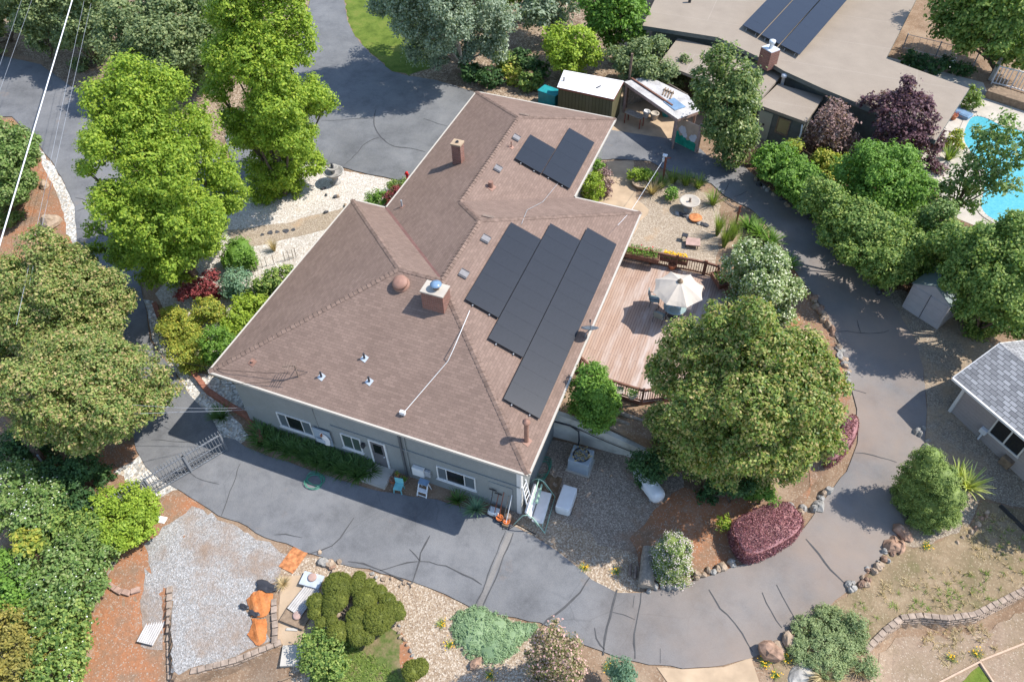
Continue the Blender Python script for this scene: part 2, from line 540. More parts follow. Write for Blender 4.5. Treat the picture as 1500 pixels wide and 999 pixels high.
def tree(name, label, cat, base_px, lobes, mat, size=0.2, cov=1.5, clump=0.45, r0=0.14, bark='bark', seed=None, aspect=0.6, squash=0.9,
         back=True, group=None, base_w=None, minz=0.25, up=0.7, rnd=0.5, inner=0.12, flowers=None, spread=0.38, dense=False, shell=(0.82, 1.16), zoff=0.0, trunk=True, crown_name='crown', ls=None, hz=None):
    """a plant: trunk and limbs under a crown of leaf clumps.  Each lobe is (px, py, radius px) in the photograph and is set
    at the place on its sight line that lies nearest to the trunk's vertical."""
    seed = seed if seed is not None else (hash_s(label) % 100000)
    B = gr(*base_px) if base_w is None else np.array(base_w, float)
    L = []; rays = []
    k_ = ls or (1.04 if dense else LOBE)
    for lb in lobes:
        px, py, rp = lb[:3]; rp = rp*k_
        if hz is not None:
            g = gr(px, py, hz); P = g.copy(); rm = rp*m_per_px(P); P[2] += zoff
        else:
            h = max(up_at(B, px, py), 0.0)
            P = at(px, py, B[2]+h); rm = rp*m_per_px(P)
            hmin = rm*squash*0.55
            if P[2] < B[2]+hmin: P = at(px, py, B[2]+hmin); rm = rp*m_per_px(P)
        L.append((P, np.array([rm, rm, rm*squash]))); rays.append((px, py, rp))
    full = list(L)
    if back:
        # seat the lobes on the near and far side of a rounded crown around the trunk's vertical
        A_ = np.array([c for c, r in L]); rr_ = np.array([r[0] for c, r in L])
        ax_ = A_[:, :2].mean(0)
        zlo, zhi = (A_[:, 2]-rr_*0.3).min(), (A_[:, 2]+rr_*0.3).max(); zc = (zlo+zhi)/2
        Rl = (np.linalg.norm(A_[:, :2]-ax_, axis=1)+rr_*0.35).max(); Rz = max((zhi-zlo)/2, 0.4)
        Cc = np.array([ax_[0], ax_[1], zc]); near = []; far = []
        for (P, r), (px, py, rp) in zip(L, rays):
            d = ray(px, py); sc = np.array([Rl, Rl, Rz])
            o_ = (CAM-Cc)/sc; dd = d/sc; a2 = dd@dd; b2 = 2*o_@dd; c2 = o_@o_-0.52; D = b2*b2-4*a2*c2
            if D <= 0: near.append((P, r)); continue
            t0 = (-b2-math.sqrt(D))/(2*a2); t1 = (-b2+math.sqrt(D))/(2*a2)
            Pn = CAM+d*t0; tm = (P-CAM)@d
            if Pn[2]-r[2]*0.5 < B[2]+minz: 
                zz_ = B[2]+minz+r[2]*0.5; Pn = at(px, py, zz_) if P[2] > zz_ else P
            rm = rp*m_per_px(Pn); near.append((Pn, np.array([rm, rm, rm*squash])))
            Pf = CAM+d*t1
            if Pf[2] > B[2]+0.4 and (t1-t0) > r[0]: far.append((Pf, r*0.95))
        L = near; full = near+far
        rg0 = np.random.default_rng(seed+77); subs = []
        for c, r in full:
            if r[0] < 0.45: continue
            for q in range(4):
                dq = unit(rg0.normal(size=3)+np.array([0.2, -0.25, 0.35])); subs.append((c+dq*r*0.72, r*rg0.uniform(0.36, 0.55)))
        full = [(c, r*0.88 if r[0] >= 0.45 else r) for c, r in full]+subs
    root = thing(name, label, cat, B, group)
    core = None
    if dense:
        core = MB()
        for c, r in full: core.blob(c, r*0.86, 14, 9, 0.05, seed)
    P, Q = crown_points(full, size, cov, clump, seed, B[2]+0.02, spread, shell, up, rnd, aspect, inner)
    leaves_mesh(crown_name, P, Q, size, aspect, MATS[mat], root, seed, core=core)
    if trunk:
        t = MB(); limbs(t, B, L, r0, seed); t.build('trunk', MATS[bark], root)
    if flowers:
        fm, fs, frac = flowers[:3]
        rg = np.random.default_rng(seed+5)
        outer = P; k = rg.random(len(P)) < frac
        tops = Q[k][:, 2] > -0.2
        fp = P[k][tops]+unit(Q[k][tops])*0.06; fn = unit(Q[k][tops]+np.array([0, 0, 0.8]))
        leaves_mesh('blossom', fp, fn, fs, 0.9, MATS[fm], root, seed+9)
    return root

LOBE = 0.95
def hash_s(s):
    h = 2166136261
    for ch in s: h = ((h ^ ord(ch))*16777619) & 0xffffffff
    return h

def shrub(label, px, py, lobes=None, mat='leaf_green', r=20, size=0.12, name='shrub', cat='shrub', **kw):
    kw.setdefault('clump', 0.25); kw.setdefault('r0', 0.05); kw.setdefault('cov', 1.6); kw.setdefault('back', False); kw.setdefault('squash', 0.8)
    kw.setdefault('minz', 0)
    lobes = lobes or [(px, py, r)]
    base = kw.pop('base_px', (px, py+r*0.55))
    return tree(name, label, cat, base, lobes, mat, size=size, **kw)

def tuft_mesh(mb, c, r, h, n, w=0.03, seed=0, droop=0.5, seg=4, lean=(0.2, 1.0)):
    rg = np.random.default_rng(seed); c = np.array(c, float)
    for i in range(n):
        a = rg.uniform(0, 2*math.pi); l = rg.uniform(*lean); hh = h*rg.uniform(0.6, 1.1)
        d = np.array([math.cos(a), math.sin(a), 0]); s = np.array([-d[1], d[0], 0])
        b = c+d*r*0.18*rg.random()
        V = []
        for k in range(seg+1):
            t = k/seg
            p = b+d*r*l*t**1.2+np.array([0, 0, hh*(t*(1.6 if l > 0.5 else 1.2)-droop*l*1.4*t*t)])
            p[2] = max(p[2], c[2]+0.01)
            ww = w*(1-0.85*t**1.5)
            V += [p+s*ww, p-s*ww]
        mb.add(V, [(2*k, 2*k+1, 2*k+3, 2*k+2) for k in range(seg)])

def tuft(name, label, cat, P, r, h, n, mat, w=0.03, seed=0, droop=0.5, group=None, lean=(0.2, 1.0), flowers=None):
    mb = MB(); tuft_mesh(mb, (0, 0, 0), r, h, n, w, seed, droop, lean=lean)
    o = mb.build(name, MATS[mat]); o.location = [float(x) for x in P]; tag(o, label, cat, group)
    o['_w'] = [0, 0, 0]
    if flowers:
        fm, nf, fs, hz = flowers
        rg = np.random.default_rng(seed+1)
        C = np.c_[rg.normal(0, r*0.45, nf), rg.normal(0, r*0.45, nf), hz*rg.uniform(0.7, 1.1, nf)]
        leaves_mesh('blossom', C, unit(np.c_[rg.normal(0, .4, nf), rg.normal(0, .4, nf), np.ones(nf)]), fs, 0.9, MATS[fm], o, seed)
    return o

def heap(name, poly, mat, h, label, cat, seed=1):
    P = np.array([gr(*q)[:2] for q in poly]); n = len(P)
    def zf(x, y):
        d = np.full(len(x), 9.0)
        for i in range(n):
            a, b_ = P[i], P[(i+1) % n]; ab = b_-a; t = np.clip(((x-a[0])*ab[0]+(y-a[1])*ab[1])/(ab@ab), 0, 1)
            d = np.minimum(d, np.hypot(x-a[0]-ab[0]*t, y-a[1]-ab[1]*t))
        s = np.sin(x*7.1+seed)*np.sin(y*6.3)+0.6*np.sin(x*13+y*11)
        return H(x, y)+h*np.clip(d/0.3, 0, 1)**0.7*(1+0.25*s)
    return sheet(name, poly, MATS[mat], 0.03, 0.12, 0.03, kind='thing', zfun=zf, seed=seed, label=label, cat=cat)

def box_hedge(name, label, poly, h, mat, size, cov, seed):
    """a clipped hedge: flat top and steep sides, leaves over a solid core"""
    rg = np.random.default_rng(seed)
    T = np.array([gr(q[0], q[1], h) for q in poly]); c = T.mean(0); n = len(T)
    if sum(T[i][0]*T[(i+1) % n][1]-T[(i+1) % n][0]*T[i][1] for i in range(n)) < 0: T = T[::-1]
    B2 = smooth_poly(T[:, :2], 2); n = len(B2); g0 = float(H(c[0], c[1])); root = thing(name, label, 'hedge', (c[0], c[1], g0))
    core = MB(); cc = c[:2]; q = cc+(B2-cc)*0.94; core.prism([tuple(x) for x in q], g0-0.1, g0+h*0.93)
    C = []; Nn = []; la = size*size*0.3
    lo, hi = B2.min(0), B2.max(0); m = int(cov*(hi[0]-lo[0])*(hi[1]-lo[1])/la)
    x = rg.uniform(lo[0], hi[0], m); y = rg.uniform(lo[1], hi[1], m); ins = np.zeros(m, bool); j = n-1; dm = np.full(m, 9.0)
    for i in range(n):
        xi, yi = B2[i]; xj, yj = B2[j]
        ins ^= ((yi > y) != (yj > y)) & (x < (xj-xi)*(y-yi)/((yj-yi) or 1e-9)+xi)
        ab = B2[i]-B2[j]; t = np.clip(((x-xj)*ab[0]+(y-yj)*ab[1])/(ab@ab), 0, 1); dm = np.minimum(dm, np.hypot(x-xj-ab[0]*t, y-yj-ab[1]*t)); j = i
    x, y, dm = x[ins], y[ins], dm[ins]
    z = g0+h-0.16*(1-np.clip(dm/0.3, 0, 1))**2+0.035*np.sin(x*5+seed)*np.sin(y*4.3)+rg.normal(0, 0.035, len(x))
    C.append(np.c_[x, y, z]); Nn.append(unit(rg.normal(0, 0.55, (len(x), 3))+[0, 0, 0.9]))
    for i in range(n):
        a, b_ = B2[i], B2[(i+1) % n]; L_ = np.linalg.norm(b_-a); k = int(cov*L_*h/la); f = rg.random(k)[:, None]
        o_ = np.array([(b_-a)[1], -(b_-a)[0]])/(L_+1e-9); zz = g0+rg.random(k)*h*0.95
        C.append(np.c_[a+(b_-a)*f+o_*rg.normal(0, 0.03, (k, 1)), zz]); Nn.append(unit(np.c_[np.tile(o_, (k, 1)), np.full(k, 0.3)]+rg.normal(0, 0.5, (k, 3))))
    leaves_mesh('foliage', np.concatenate(C), np.concatenate(Nn), size, 0.6, MATS[mat], root, seed, core=core)
    return root
# ================================================================== materials of the place
plain('white_paint', (0.62, 0.61, 0.59), 0.5, var=0.06)
plain('cream_metal', (0.46, 0.42, 0.36), 0.45, var=0.05)
plain('dark_metal', (0.035, 0.035, 0.04), 0.45, 0.4)
plain('grey_metal', (0.32, 0.33, 0.34), 0.4, 0.5, var=0.1)
plain('pale_metal', (0.62, 0.64, 0.66), 0.35, 0.5, var=0.08)
plain('galvanised', (0.42, 0.46, 0.50), 0.35, 0.5, var=0.15)
plain('gate_metal', (0.17, 0.18, 0.195), 0.5, 0.4)
plain('blue_metal', (0.15, 0.235, 0.34), 0.35, 0.5, var=0.2)
plain('bark', (0.13, 0.10, 0.075), 0.95, 0.1, var=0.4, scale=9)
plain('bark_pale', (0.30, 0.26, 0.22), 0.95, 0.1, var=0.35, scale=9)
plain('pole_wood', (0.17, 0.12, 0.09), 0.95, 0.1, var=0.4, scale=6)
plain('red_wood', (0.24, 0.085, 0.055), 0.85, 0.15, var=0.3, scale=6)
plain('rail_wood', (0.17, 0.085, 0.06), 0.85, 0.15, var=0.35, scale=6)
plain('grey_wood', (0.26, 0.22, 0.18), 0.9, 0.1, var=0.3, scale=7)
plain('brown_board', (0.22, 0.16, 0.11), 0.9, 0.1, var=0.3, scale=5)
plain('orange_board', (0.44, 0.18, 0.075), 0.9, 0.1, var=0.5, scale=5)
plain('terracotta', (0.42, 0.16, 0.085), 0.85, 0.15, var=0.2)
plain('concrete', (0.42, 0.39, 0.34), 0.9, 0.15, var=0.14, scale=1.5)
plain('concrete_tan', (0.41, 0.305, 0.205), 0.9, 0.15, var=0.18, scale=1.2)
plain('concrete_pale', (0.43, 0.385, 0.325), 0.9, 0.15, var=0.14, scale=1.2)
plain('brick_edge', (0.28, 0.12, 0.08), 0.9, 0.15, var=0.35, scale=7)
plain('stone_tan', (0.33, 0.25, 0.18), 0.9, 0.15, var=0.35, scale=3)
plain('stone_red', (0.29, 0.185, 0.13), 0.9, 0.15, var=0.4, scale=4)
plain('stone_grey', (0.29, 0.275, 0.25), 0.9, 0.15, var=0.3, scale=4)
plain('stone_dark', (0.07, 0.07, 0.075), 0.9, 0.15, var=0.4, scale=6)
plain('stone_fountain', (0.32, 0.30, 0.27), 0.85, 0.2, var=0.3, scale=5)
plain('block', (0.30, 0.235, 0.185), 0.95, 0.1, var=0.35, scale=4)
plain('block_red', (0.33, 0.22, 0.17), 0.95, 0.1, var=0.35, scale=4)
plain('white_plastic', (0.66, 0.66, 0.66), 0.35, 0.4, var=0.05)
plain('white_cushion', (0.72, 0.68, 0.66), 0.9, 0.1, var=0.08)
plain('mint_metal', (0.32, 0.48, 0.38), 0.5, 0.4, var=0.15)
plain('teal_plastic', (0.02, 0.24, 0.26), 0.4, 0.4)
plain('hose_green', (0.06, 0.25, 0.17), 0.45, 0.4)
plain('orange_plastic', (0.60, 0.17, 0.05), 0.5, 0.3)
plain('turquoise', (0.16, 0.42, 0.44), 0.5, 0.3)
plain('canopy_cloth', (0.48, 0.425, 0.36), 0.95, 0.05, var=0.04)
plain('ac_paint', (0.30, 0.35, 0.40), 0.5, 0.3, var=0.08)
plain('shed_plastic', (0.44, 0.42, 0.43), 0.6, 0.3, var=0.05)
plain('shed_roof', (0.20, 0.25, 0.25), 0.6, 0.3, var=0.1)
plain('wall_tan', (0.25, 0.21, 0.19), 0.9, 0.15, var=0.06)
plain('tarp_brown', (0.20, 0.14, 0.09), 0.95, 0.1, var=0.3, scale=5)
plain('pink_board', (0.38, 0.26, 0.22), 0.9, 0.1, var=0.2)
plain('mural_peach', (0.50, 0.36, 0.26), 0.85, 0.1, var=0.12)
plain('mural_green', (0.03, 0.28, 0.18), 0.85, 0.1, var=0.3)
plain('mural_white', (0.66, 0.62, 0.62), 0.85, 0.1, var=0.1)
plain('green_wall', (0.125, 0.115, 0.06), 0.9, 0.1, var=0.25, scale=3)
plain('neighbour_wall', (0.13, 0.14, 0.13), 0.9, 0.1, var=0.15)
plain('door_sage', (0.34, 0.35, 0.28), 0.7, 0.2, var=0.06)
plain('soffit', (0.30, 0.29, 0.28), 0.9, 0.1)
plain('wire', (0.72, 0.74, 0.78), 0.5, 0.2, var=0.05)
plain('wire_thin', (0.30, 0.32, 0.36), 0.5, 0.2, var=0.05)
plain('wire_black', (0.02, 0.02, 0.02), 0.6, 0.2)
plain('tar', (0.075, 0.075, 0.077), 0.85, 0.15)
plain('yellow_petal', (0.75, 0.42, 0.02), 0.8, 0.1, var=0.1)
plain('white_petal', (0.78, 0.76, 0.72), 0.8, 0.1, var=0.05)
plain('pink_petal', (0.50, 0.30, 0.27), 0.8, 0.1, var=0.15)
plain('blush_petal', (0.50, 0.43, 0.40), 0.8, 0.1, var=0.1)
plain('red_petal', (0.55, 0.03, 0.03), 0.8, 0.1)
plain('cream_petal', (0.66, 0.66, 0.50), 0.8, 0.1, var=0.05)
plain('patina', (0.20, 0.15, 0.12), 0.8, 0.2, var=0.4, scale=5)

# asphalt: old grey paving with red dust washed over the right-hand loop
def asphalt(name, base, dusty=True):
    m, nt, out = new_mat(name); p = pos(nt)
    b = base
    c = ramp(nt, noise(nt, p, 0.22, 9, 0.62), [(0.30, tuple(x*0.78 for x in b)), (0.5, b), (0.72, tuple(x*1.22 for x in b))])
    sp = noise(nt, p, 22, 3, 0.8)
    wear = ramp(nt, noise(nt, p, 0.7, 10, 0.72), [(0.34, (0.72, 0.72, 0.73)), (0.5, (1, 1, 1)), (0.68, (1.18, 1.16, 1.13))])
    c = mix(nt, 0.8, c, wear, 'MULTIPLY')
    vd = N(nt, 'ShaderNodeTexVoronoi', feature='DISTANCE_TO_EDGE'); vd.inputs['Scale'].default_value = 0.42
    ns_ = N(nt, 'ShaderNodeTexNoise'); ns_.inputs['Scale'].default_value = 0.9; ns_.inputs['Detail'].default_value = 6; nt.links.new(p, ns_.inputs['Vector'])
    nt.links.new(mix(nt, 0.35, p, ns_.outputs['Color'], 'ADD'), vd.inputs['Vector'])
    ck = ramp(nt, vd.outputs['Distance'], [(0.0, (0.62, 0.62, 0.62)), (0.012, (1, 1, 1))])
    c = mix(nt, ramp(nt, noise(nt, p, 0.15, 3), [(0.50, (0, 0, 0)), (0.66, (0.5, 0.5, 0.5))]), c, mix(nt, 1.0, c, ck, 'MULTIPLY'))
    c = mix(nt, 0.55, c, ramp(nt, sp, [(0.3, (0.62, 0.62, 0.62)), (0.7, (1.2, 1.2, 1.2))]), 'MULTIPLY')
    if dusty:
        sx = N(nt, 'ShaderNodeSeparateXYZ'); nt.links.new(p, sx.inputs[0])
        mr = N(nt, 'ShaderNodeMapRange'); nt.links.new(sx.outputs[0], mr.inputs[0])
        mr.inputs[1].default_value = 19; mr.inputs[2].default_value = 29
        ad = N(nt, 'ShaderNodeMath', operation='MULTIPLY_ADD'); nt.links.new(noise(nt, p, 0.16, 6, 0.6), ad.inputs[0])
        ad.inputs[1].default_value = 3.2; ad.inputs[2].default_value = -0.95
        mu = N(nt, 'ShaderNodeMath', operation='MULTIPLY', use_clamp=True); nt.links.new(mr.outputs[0], mu.inputs[0]); nt.links.new(ad.outputs[0], mu.inputs[1])
        c = mix(nt, mix(nt, 1.0, mu.outputs[0], (0.9, 0.9, 0.9), 'MULTIPLY'), c, (0.268, 0.218, 0.178))
        br = N(nt, 'ShaderNodeMath', operation='MULTIPLY', use_clamp=True); nt.links.new(mr.outputs[0], br.inputs[0]); nt.links.new(ramp(nt, noise(nt, p, 0.24, 7, 0.62), [(0.38, (0, 0, 0)), (0.72, (0.62, 0.62, 0.62))]), br.inputs[1])
        c = mix(nt, br.outputs[0], c, (0.265, 0.190, 0.140))
        st = ramp(nt, noise(nt, p, 0.55, 7, 0.7), [(0.60, (0, 0, 0)), (0.78, (0.5, 0.5, 0.5))])
        c = mix(nt, st, c, (0.26, 0.19, 0.14))
    bsdf(nt, out, c, 0.88, 0.2, bump=sp, bstr=0.25, bdist=0.015)
    return m
asphalt('asphalt', (0.160, 0.162, 0.167))
asphalt('asphalt_dark', (0.150, 0.153, 0.156), False)
asphalt('asphalt_patch', (0.20, 0.19, 0.18), False)

soil('dirt', [(0.16, 0.10, 0.06), (0.28, 0.19, 0.125), (0.36, 0.27, 0.19)], 0.5, (0.32, 0.25, 0.18), 0.86)
soil('red_dirt', [(0.17, 0.110, 0.075), (0.27, 0.175, 0.115), (0.38, 0.170, 0.085), (0.36, 0.275, 0.20)], 0.45, (0.34, 0.26, 0.20), 0.86)
soil('tan_dirt', [(0.24, 0.165, 0.115), (0.33, 0.245, 0.175), (0.28, 0.21, 0.14), (0.40, 0.31, 0.235)], 0.6, (0.38, 0.31, 0.235), 0.9)
soil('dry_grass', [(0.15, 0.15, 0.06), (0.22, 0.17, 0.10), (0.29, 0.215, 0.135), (0.36, 0.275, 0.18)], 0.75, (0.32, 0.26, 0.17), 0.88)
soil('mulch', [(0.07, 0.045, 0.03), (0.15, 0.09, 0.055), (0.26, 0.16, 0.10)], 1.0, (0.30, 0.20, 0.13), 0.8)
soil('lawn', [(0.05, 0.085, 0.012), (0.13, 0.18, 0.03), (0.20, 0.21, 0.05)], 0.8)
soil('patchy_grass', [(0.33, 0.23, 0.155), (0.22, 0.18, 0.09), (0.10, 0.14, 0.035), (0.15, 0.185, 0.055)], 1.6)
soil('orange_soil', [(0.38, 0.125, 0.04), (0.54, 0.195, 0.065), (0.48, 0.22, 0.10)], 2.5)
gravel('white_gravel', [(0.47, 0.415, 0.35), (0.58, 0.53, 0.465), (0.32, 0.27, 0.215), (0.66, 0.62, 0.56)], 10, (0.45, 0.36, 0.27), 0.7, 0.58, 0.74)
gravel('grey_white_gravel', [(0.27, 0.26, 0.245), (0.38, 0.37, 0.355), (0.19, 0.175, 0.16), (0.50, 0.49, 0.475), (0.31, 0.275, 0.24)], 13, (0.27, 0.20, 0.15), 0.42, 0.47, 0.66)
gravel('pea_gravel', [(0.31, 0.225, 0.15), (0.43, 0.34, 0.245), (0.22, 0.155, 0.105), (0.52, 0.44, 0.345)], 11, (0.42, 0.29, 0.19), 0.5, 0.60, 0.75)
gravel('yard_gravel', [(0.24, 0.195, 0.155), (0.36, 0.29, 0.23), (0.17, 0.132, 0.10), (0.46, 0.385, 0.31)], 12, (0.26, 0.17, 0.115), 0.4, 0.52, 0.66)
gravel('patio_gravel', [(0.31, 0.245, 0.175), (0.39, 0.315, 0.235), (0.24, 0.185, 0.13), (0.47, 0.395, 0.305)], 12, (0.42, 0.29, 0.18), 0.4, 0.58, 0.72)
gravel('pebbles', [(0.38, 0.37, 0.34), (0.66, 0.63, 0.57), (0.25, 0.23, 0.20), (0.78, 0.75, 0.69), (0.45, 0.37, 0.28)], 6.0, (0.28, 0.20, 0.14), 0.9, 0.64, 0.78, 0.9)
gravel('verge', [(0.24, 0.20, 0.155), (0.34, 0.28, 0.215), (0.18, 0.14, 0.105), (0.42, 0.36, 0.28)], 12, (0.36, 0.265, 0.175), 0.35, 0.48, 0.62)
gravel('leafy_ground', [(0.20, 0.14, 0.09), (0.34, 0.25, 0.17), (0.13, 0.09, 0.06), (0.44, 0.35, 0.26)], 7, (0.15, 0.10, 0.07), 0.8, 0.5, 0.66)

brickmat('shingles', (0.200, 0.140, 0.112), (0.250, 0.175, 0.140), (0.148, 0.108, 0.088), 0.30, 0.14, 0.009, 0.95, 0.4, 0.35)
brickmat('shingles_grey', (0.20, 0.20, 0.205), (0.38, 0.38, 0.385), (0.105, 0.105, 0.11), 0.36, 0.19, 0.018, 0.95, 0.5, 0.3)
brickmat('brick_red', (0.20, 0.085, 0.062), (0.29, 0.125, 0.09), (0.27, 0.22, 0.19), 0.22, 0.078, 0.010, 0.9)
brickmat('siding_sage', (0.262, 0.275, 0.268), (0.275, 0.285, 0.276), (0.255, 0.268, 0.26), 12.0, 1.3, 0.01, 0.85, 0.1, 0.35)
brickmat('siding_mauve', (0.36, 0.325, 0.315), (0.37, 0.335, 0.325), (0.28, 0.25, 0.245), 30.0, 0.2, 0.008, 0.8, 0.25, 0.3)
brickmat('siding_green', (0.125, 0.115, 0.06), (0.14, 0.125, 0.07), (0.06, 0.055, 0.03), 0.25, 40.0, 0.016, 0.9, 0.3, 0.4, offset=0)
brickmat('panel_cells', (0.012, 0.015, 0.021), (0.014, 0.017, 0.024), (0.019, 0.022, 0.028), 0.166, 0.166, 0.005, 0.32, 0.0, 0.1, offset=0)
for _m in ('panel_cells',):
    for n_ in MATS[_m].node_tree.nodes:
        if n_.type == 'BSDF_PRINCIPLED': n_.inputs['Specular IOR Level'].default_value = 0.4
brickmat('roof_flat', (0.30, 0.25, 0.198), (0.31, 0.26, 0.206), (0.36, 0.31, 0.255), 30, 4.2, 0.02, 0.95, 0.05, 0.35)
brickmat('roof_white', (0.70, 0.69, 0.69), (0.74, 0.73, 0.73), (0.62, 0.61, 0.61), 30, 1.2, 0.02, 0.7, 0.1, 0.12)

soil('roof_patched', [(0.30, 0.28, 0.27), (0.50, 0.48, 0.46), (0.62, 0.60, 0.59)], 0.9)
# weathered deck boards
m, nt, out = new_mat('deck_boards')
uvn = nt.nodes.new('ShaderNodeUVMap').outputs[0]
b = N(nt, 'ShaderNodeTexBrick'); nt.links.new(uvn, b.inputs['Vector'])
b.inputs['Scale'].default_value = 1; b.inputs['Brick Width'].default_value = 4.0; b.inputs['Row Height'].default_value = 0.14
b.inputs['Mortar Size'].default_value = 0.012; b.inputs['Color1'].default_value = (0.345, 0.235, 0.178, 1); b.inputs['Color2'].default_value = (0.40, 0.278, 0.215, 1)
b.inputs['Mortar'].default_value = (0.19, 0.125, 0.095, 1)
mp = N(nt, 'ShaderNodeMapping'); mp.inputs['Scale'].default_value = (0.28, 1.5, 1); nt.links.new(uvn, mp.inputs[0])
wf = ramp(nt, noise(nt, mp.outputs[0], 1.1, 6, 0.6), [(0.47, (0, 0, 0)), (0.64, (1, 1, 1))])
sx = N(nt, 'ShaderNodeSeparateXYZ'); nt.links.new(uvn, sx.inputs[0])
mr = N(nt, 'ShaderNodeMapRange'); nt.links.new(sx.outputs[1], mr.inputs[0]); mr.inputs[1].default_value = 15.0; mr.inputs[2].default_value = 18.0
mu = N(nt, 'ShaderNodeMath', operation='MULTIPLY'); nt.links.new(wf, mu.inputs[0]); nt.links.new(mr.outputs[0], mu.inputs[1])
wm = mix(nt, 0.75, b.outputs[0], (0.50, 0.43, 0.39))
c = mix(nt, mu.outputs[0], b.outputs[0], wm)
c = mix(nt, 0.3, c, ramp(nt, noise(nt, mp.outputs[0], 6, 4, 0.6), [(0.3, (0.6, 0.6, 0.6)), (0.7, (1.1, 1.1, 1.1))]), 'MULTIPLY')
bsdf(nt, out, c, 0.75, 0.25, bump=b.outputs['Fac'], bstr=-0.5, bdist=0.02)

# window glass: dark, shiny
def glass(name, c, rough=0.08):
    m, nt, out = new_mat(name); bsdf(nt, out, c, rough, 0.8)
glass('glass_dark', (0.012, 0.014, 0.016)); glass('glass_grey', (0.10, 0.12, 0.135), 0.2); glass('glass_green', (0.06, 0.085, 0.075), 0.15); glass('glass_yellow', (0.20, 0.20, 0.10), 0.25)
glass('table_glass', (0.25, 0.33, 0.33), 0.1)
# pool water over pale plaster
m, nt, out = new_mat('pool_water'); p = pos(nt)
c = ramp(nt, noise(nt, p, 6.5, 4, 0.7), [(0.30, (0.06, 0.29, 0.35)), (0.52, (0.085, 0.35, 0.41)), (0.75, (0.14, 0.42, 0.47))])
bsdf(nt, out, c, 0.06, 0.5, bump=noise(nt, p, 5, 3, 0.6), bstr=0.12, bdist=0.05)

# leaves
leafmat('leaf_gum', [(0.085, 0.150, 0.012), (0.135, 0.205, 0.014), (0.185, 0.255, 0.018), (0.24, 0.285, 0.025)], 0.42)
leafmat('leaf_photinia', [(0.050, 0.095, 0.024), (0.105, 0.155, 0.034), (0.165, 0.200, 0.050), (0.230, 0.225, 0.075), (0.30, 0.215, 0.110)])
leafmat('leaf_magnolia', [(0.040, 0.082, 0.022), (0.085, 0.138, 0.028), (0.145, 0.200, 0.038), (0.215, 0.235, 0.060), (0.30, 0.235, 0.10), (0.10, 0.160, 0.03)], 0.42, 0.4)
leafmat('leaf_loquat', [(0.035, 0.072, 0.026), (0.080, 0.125, 0.036), (0.135, 0.180, 0.055), (0.22, 0.235, 0.095)], 0.42, 0.4)
leafmat('leaf_privet', [(0.042, 0.088, 0.020), (0.088, 0.148, 0.028), (0.150, 0.210, 0.042), (0.225, 0.265, 0.062)])
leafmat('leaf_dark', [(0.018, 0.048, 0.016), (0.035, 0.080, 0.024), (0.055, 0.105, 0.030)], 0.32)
leafmat('leaf_green', [(0.055, 0.115, 0.016), (0.095, 0.180, 0.022), (0.140, 0.240, 0.030)])
leafmat('leaf_lime', [(0.115, 0.175, 0.014), (0.180, 0.255, 0.018), (0.245, 0.305, 0.026)])
leafmat('leaf_yellow', [(0.10, 0.150, 0.020), (0.165, 0.205, 0.024), (0.235, 0.250, 0.032), (0.32, 0.27, 0.035)])
leafmat('leaf_silver', [(0.075, 0.110, 0.075), (0.130, 0.170, 0.118), (0.200, 0.245, 0.175), (0.27, 0.31, 0.235)])
leafmat('leaf_cedar', [(0.055, 0.090, 0.040), (0.105, 0.145, 0.060), (0.155, 0.190, 0.080), (0.205, 0.235, 0.105)])
leafmat('leaf_plum', [(0.030, 0.013, 0.020), (0.062, 0.028, 0.040), (0.100, 0.050, 0.065), (0.155, 0.085, 0.095)], 0.32)
leafmat('leaf_pinkplum', [(0.085, 0.045, 0.045), (0.17, 0.105, 0.10), (0.30, 0.205, 0.185)], 0.32)
leafmat('leaf_fringe', [(0.042, 0.014, 0.022), (0.110, 0.038, 0.050), (0.195, 0.078, 0.090), (0.30, 0.155, 0.16)], 0.32)
leafmat('leaf_maple', [(0.10, 0.018, 0.022), (0.17, 0.035, 0.038), (0.24, 0.060, 0.055)], 0.32)
leafmat('leaf_topiary', [(0.062, 0.078, 0.010), (0.095, 0.112, 0.014), (0.130, 0.145, 0.018)], 0.32)
leafmat('leaf_juniper', [(0.080, 0.120, 0.028), (0.130, 0.180, 0.042), (0.185, 0.235, 0.060)], 0.32)
leafmat('leaf_rosemary', [(0.100, 0.140, 0.060), (0.155, 0.200, 0.085), (0.215, 0.255, 0.115)], 0.32)
leafmat('leaf_succulent', [(0.105, 0.165, 0.085), (0.150, 0.220, 0.115), (0.205, 0.275, 0.155)], 0.32)
leafmat('leaf_strap', [(0.030, 0.070, 0.018), (0.055, 0.110, 0.026), (0.085, 0.140, 0.036)], 0.32, 0.4)
leafmat('leaf_grass', [(0.085, 0.130, 0.022), (0.135, 0.190, 0.034), (0.185, 0.220, 0.055)], 0.32)
leafmat('leaf_yucca', [(0.19, 0.25, 0.055), (0.30, 0.34, 0.10), (0.42, 0.42, 0.17)], 0.32)
leafmat('leaf_bluegreen', [(0.065, 0.130, 0.085), (0.105, 0.180, 0.110), (0.145, 0.215, 0.125)], 0.32)
leafmat('leaf_pinkish', [(0.085, 0.105, 0.030), (0.140, 0.140, 0.050), (0.240, 0.170, 0.120), (0.34, 0.235, 0.195)], 0.32)
leafmat('leaf_straw', [(0.22, 0.165, 0.085), (0.30, 0.235, 0.13), (0.36, 0.29, 0.175)], 0.32)
leafmat('leaf_bramble', [(0.050, 0.095, 0.024), (0.085, 0.145, 0.030), (0.125, 0.185, 0.045), (0.18, 0.215, 0.085)], 0.32)
leafmat('leaf_goldbush', [(0.115, 0.105, 0.022), (0.175, 0.155, 0.030), (0.240, 0.195, 0.040)], 0.32)
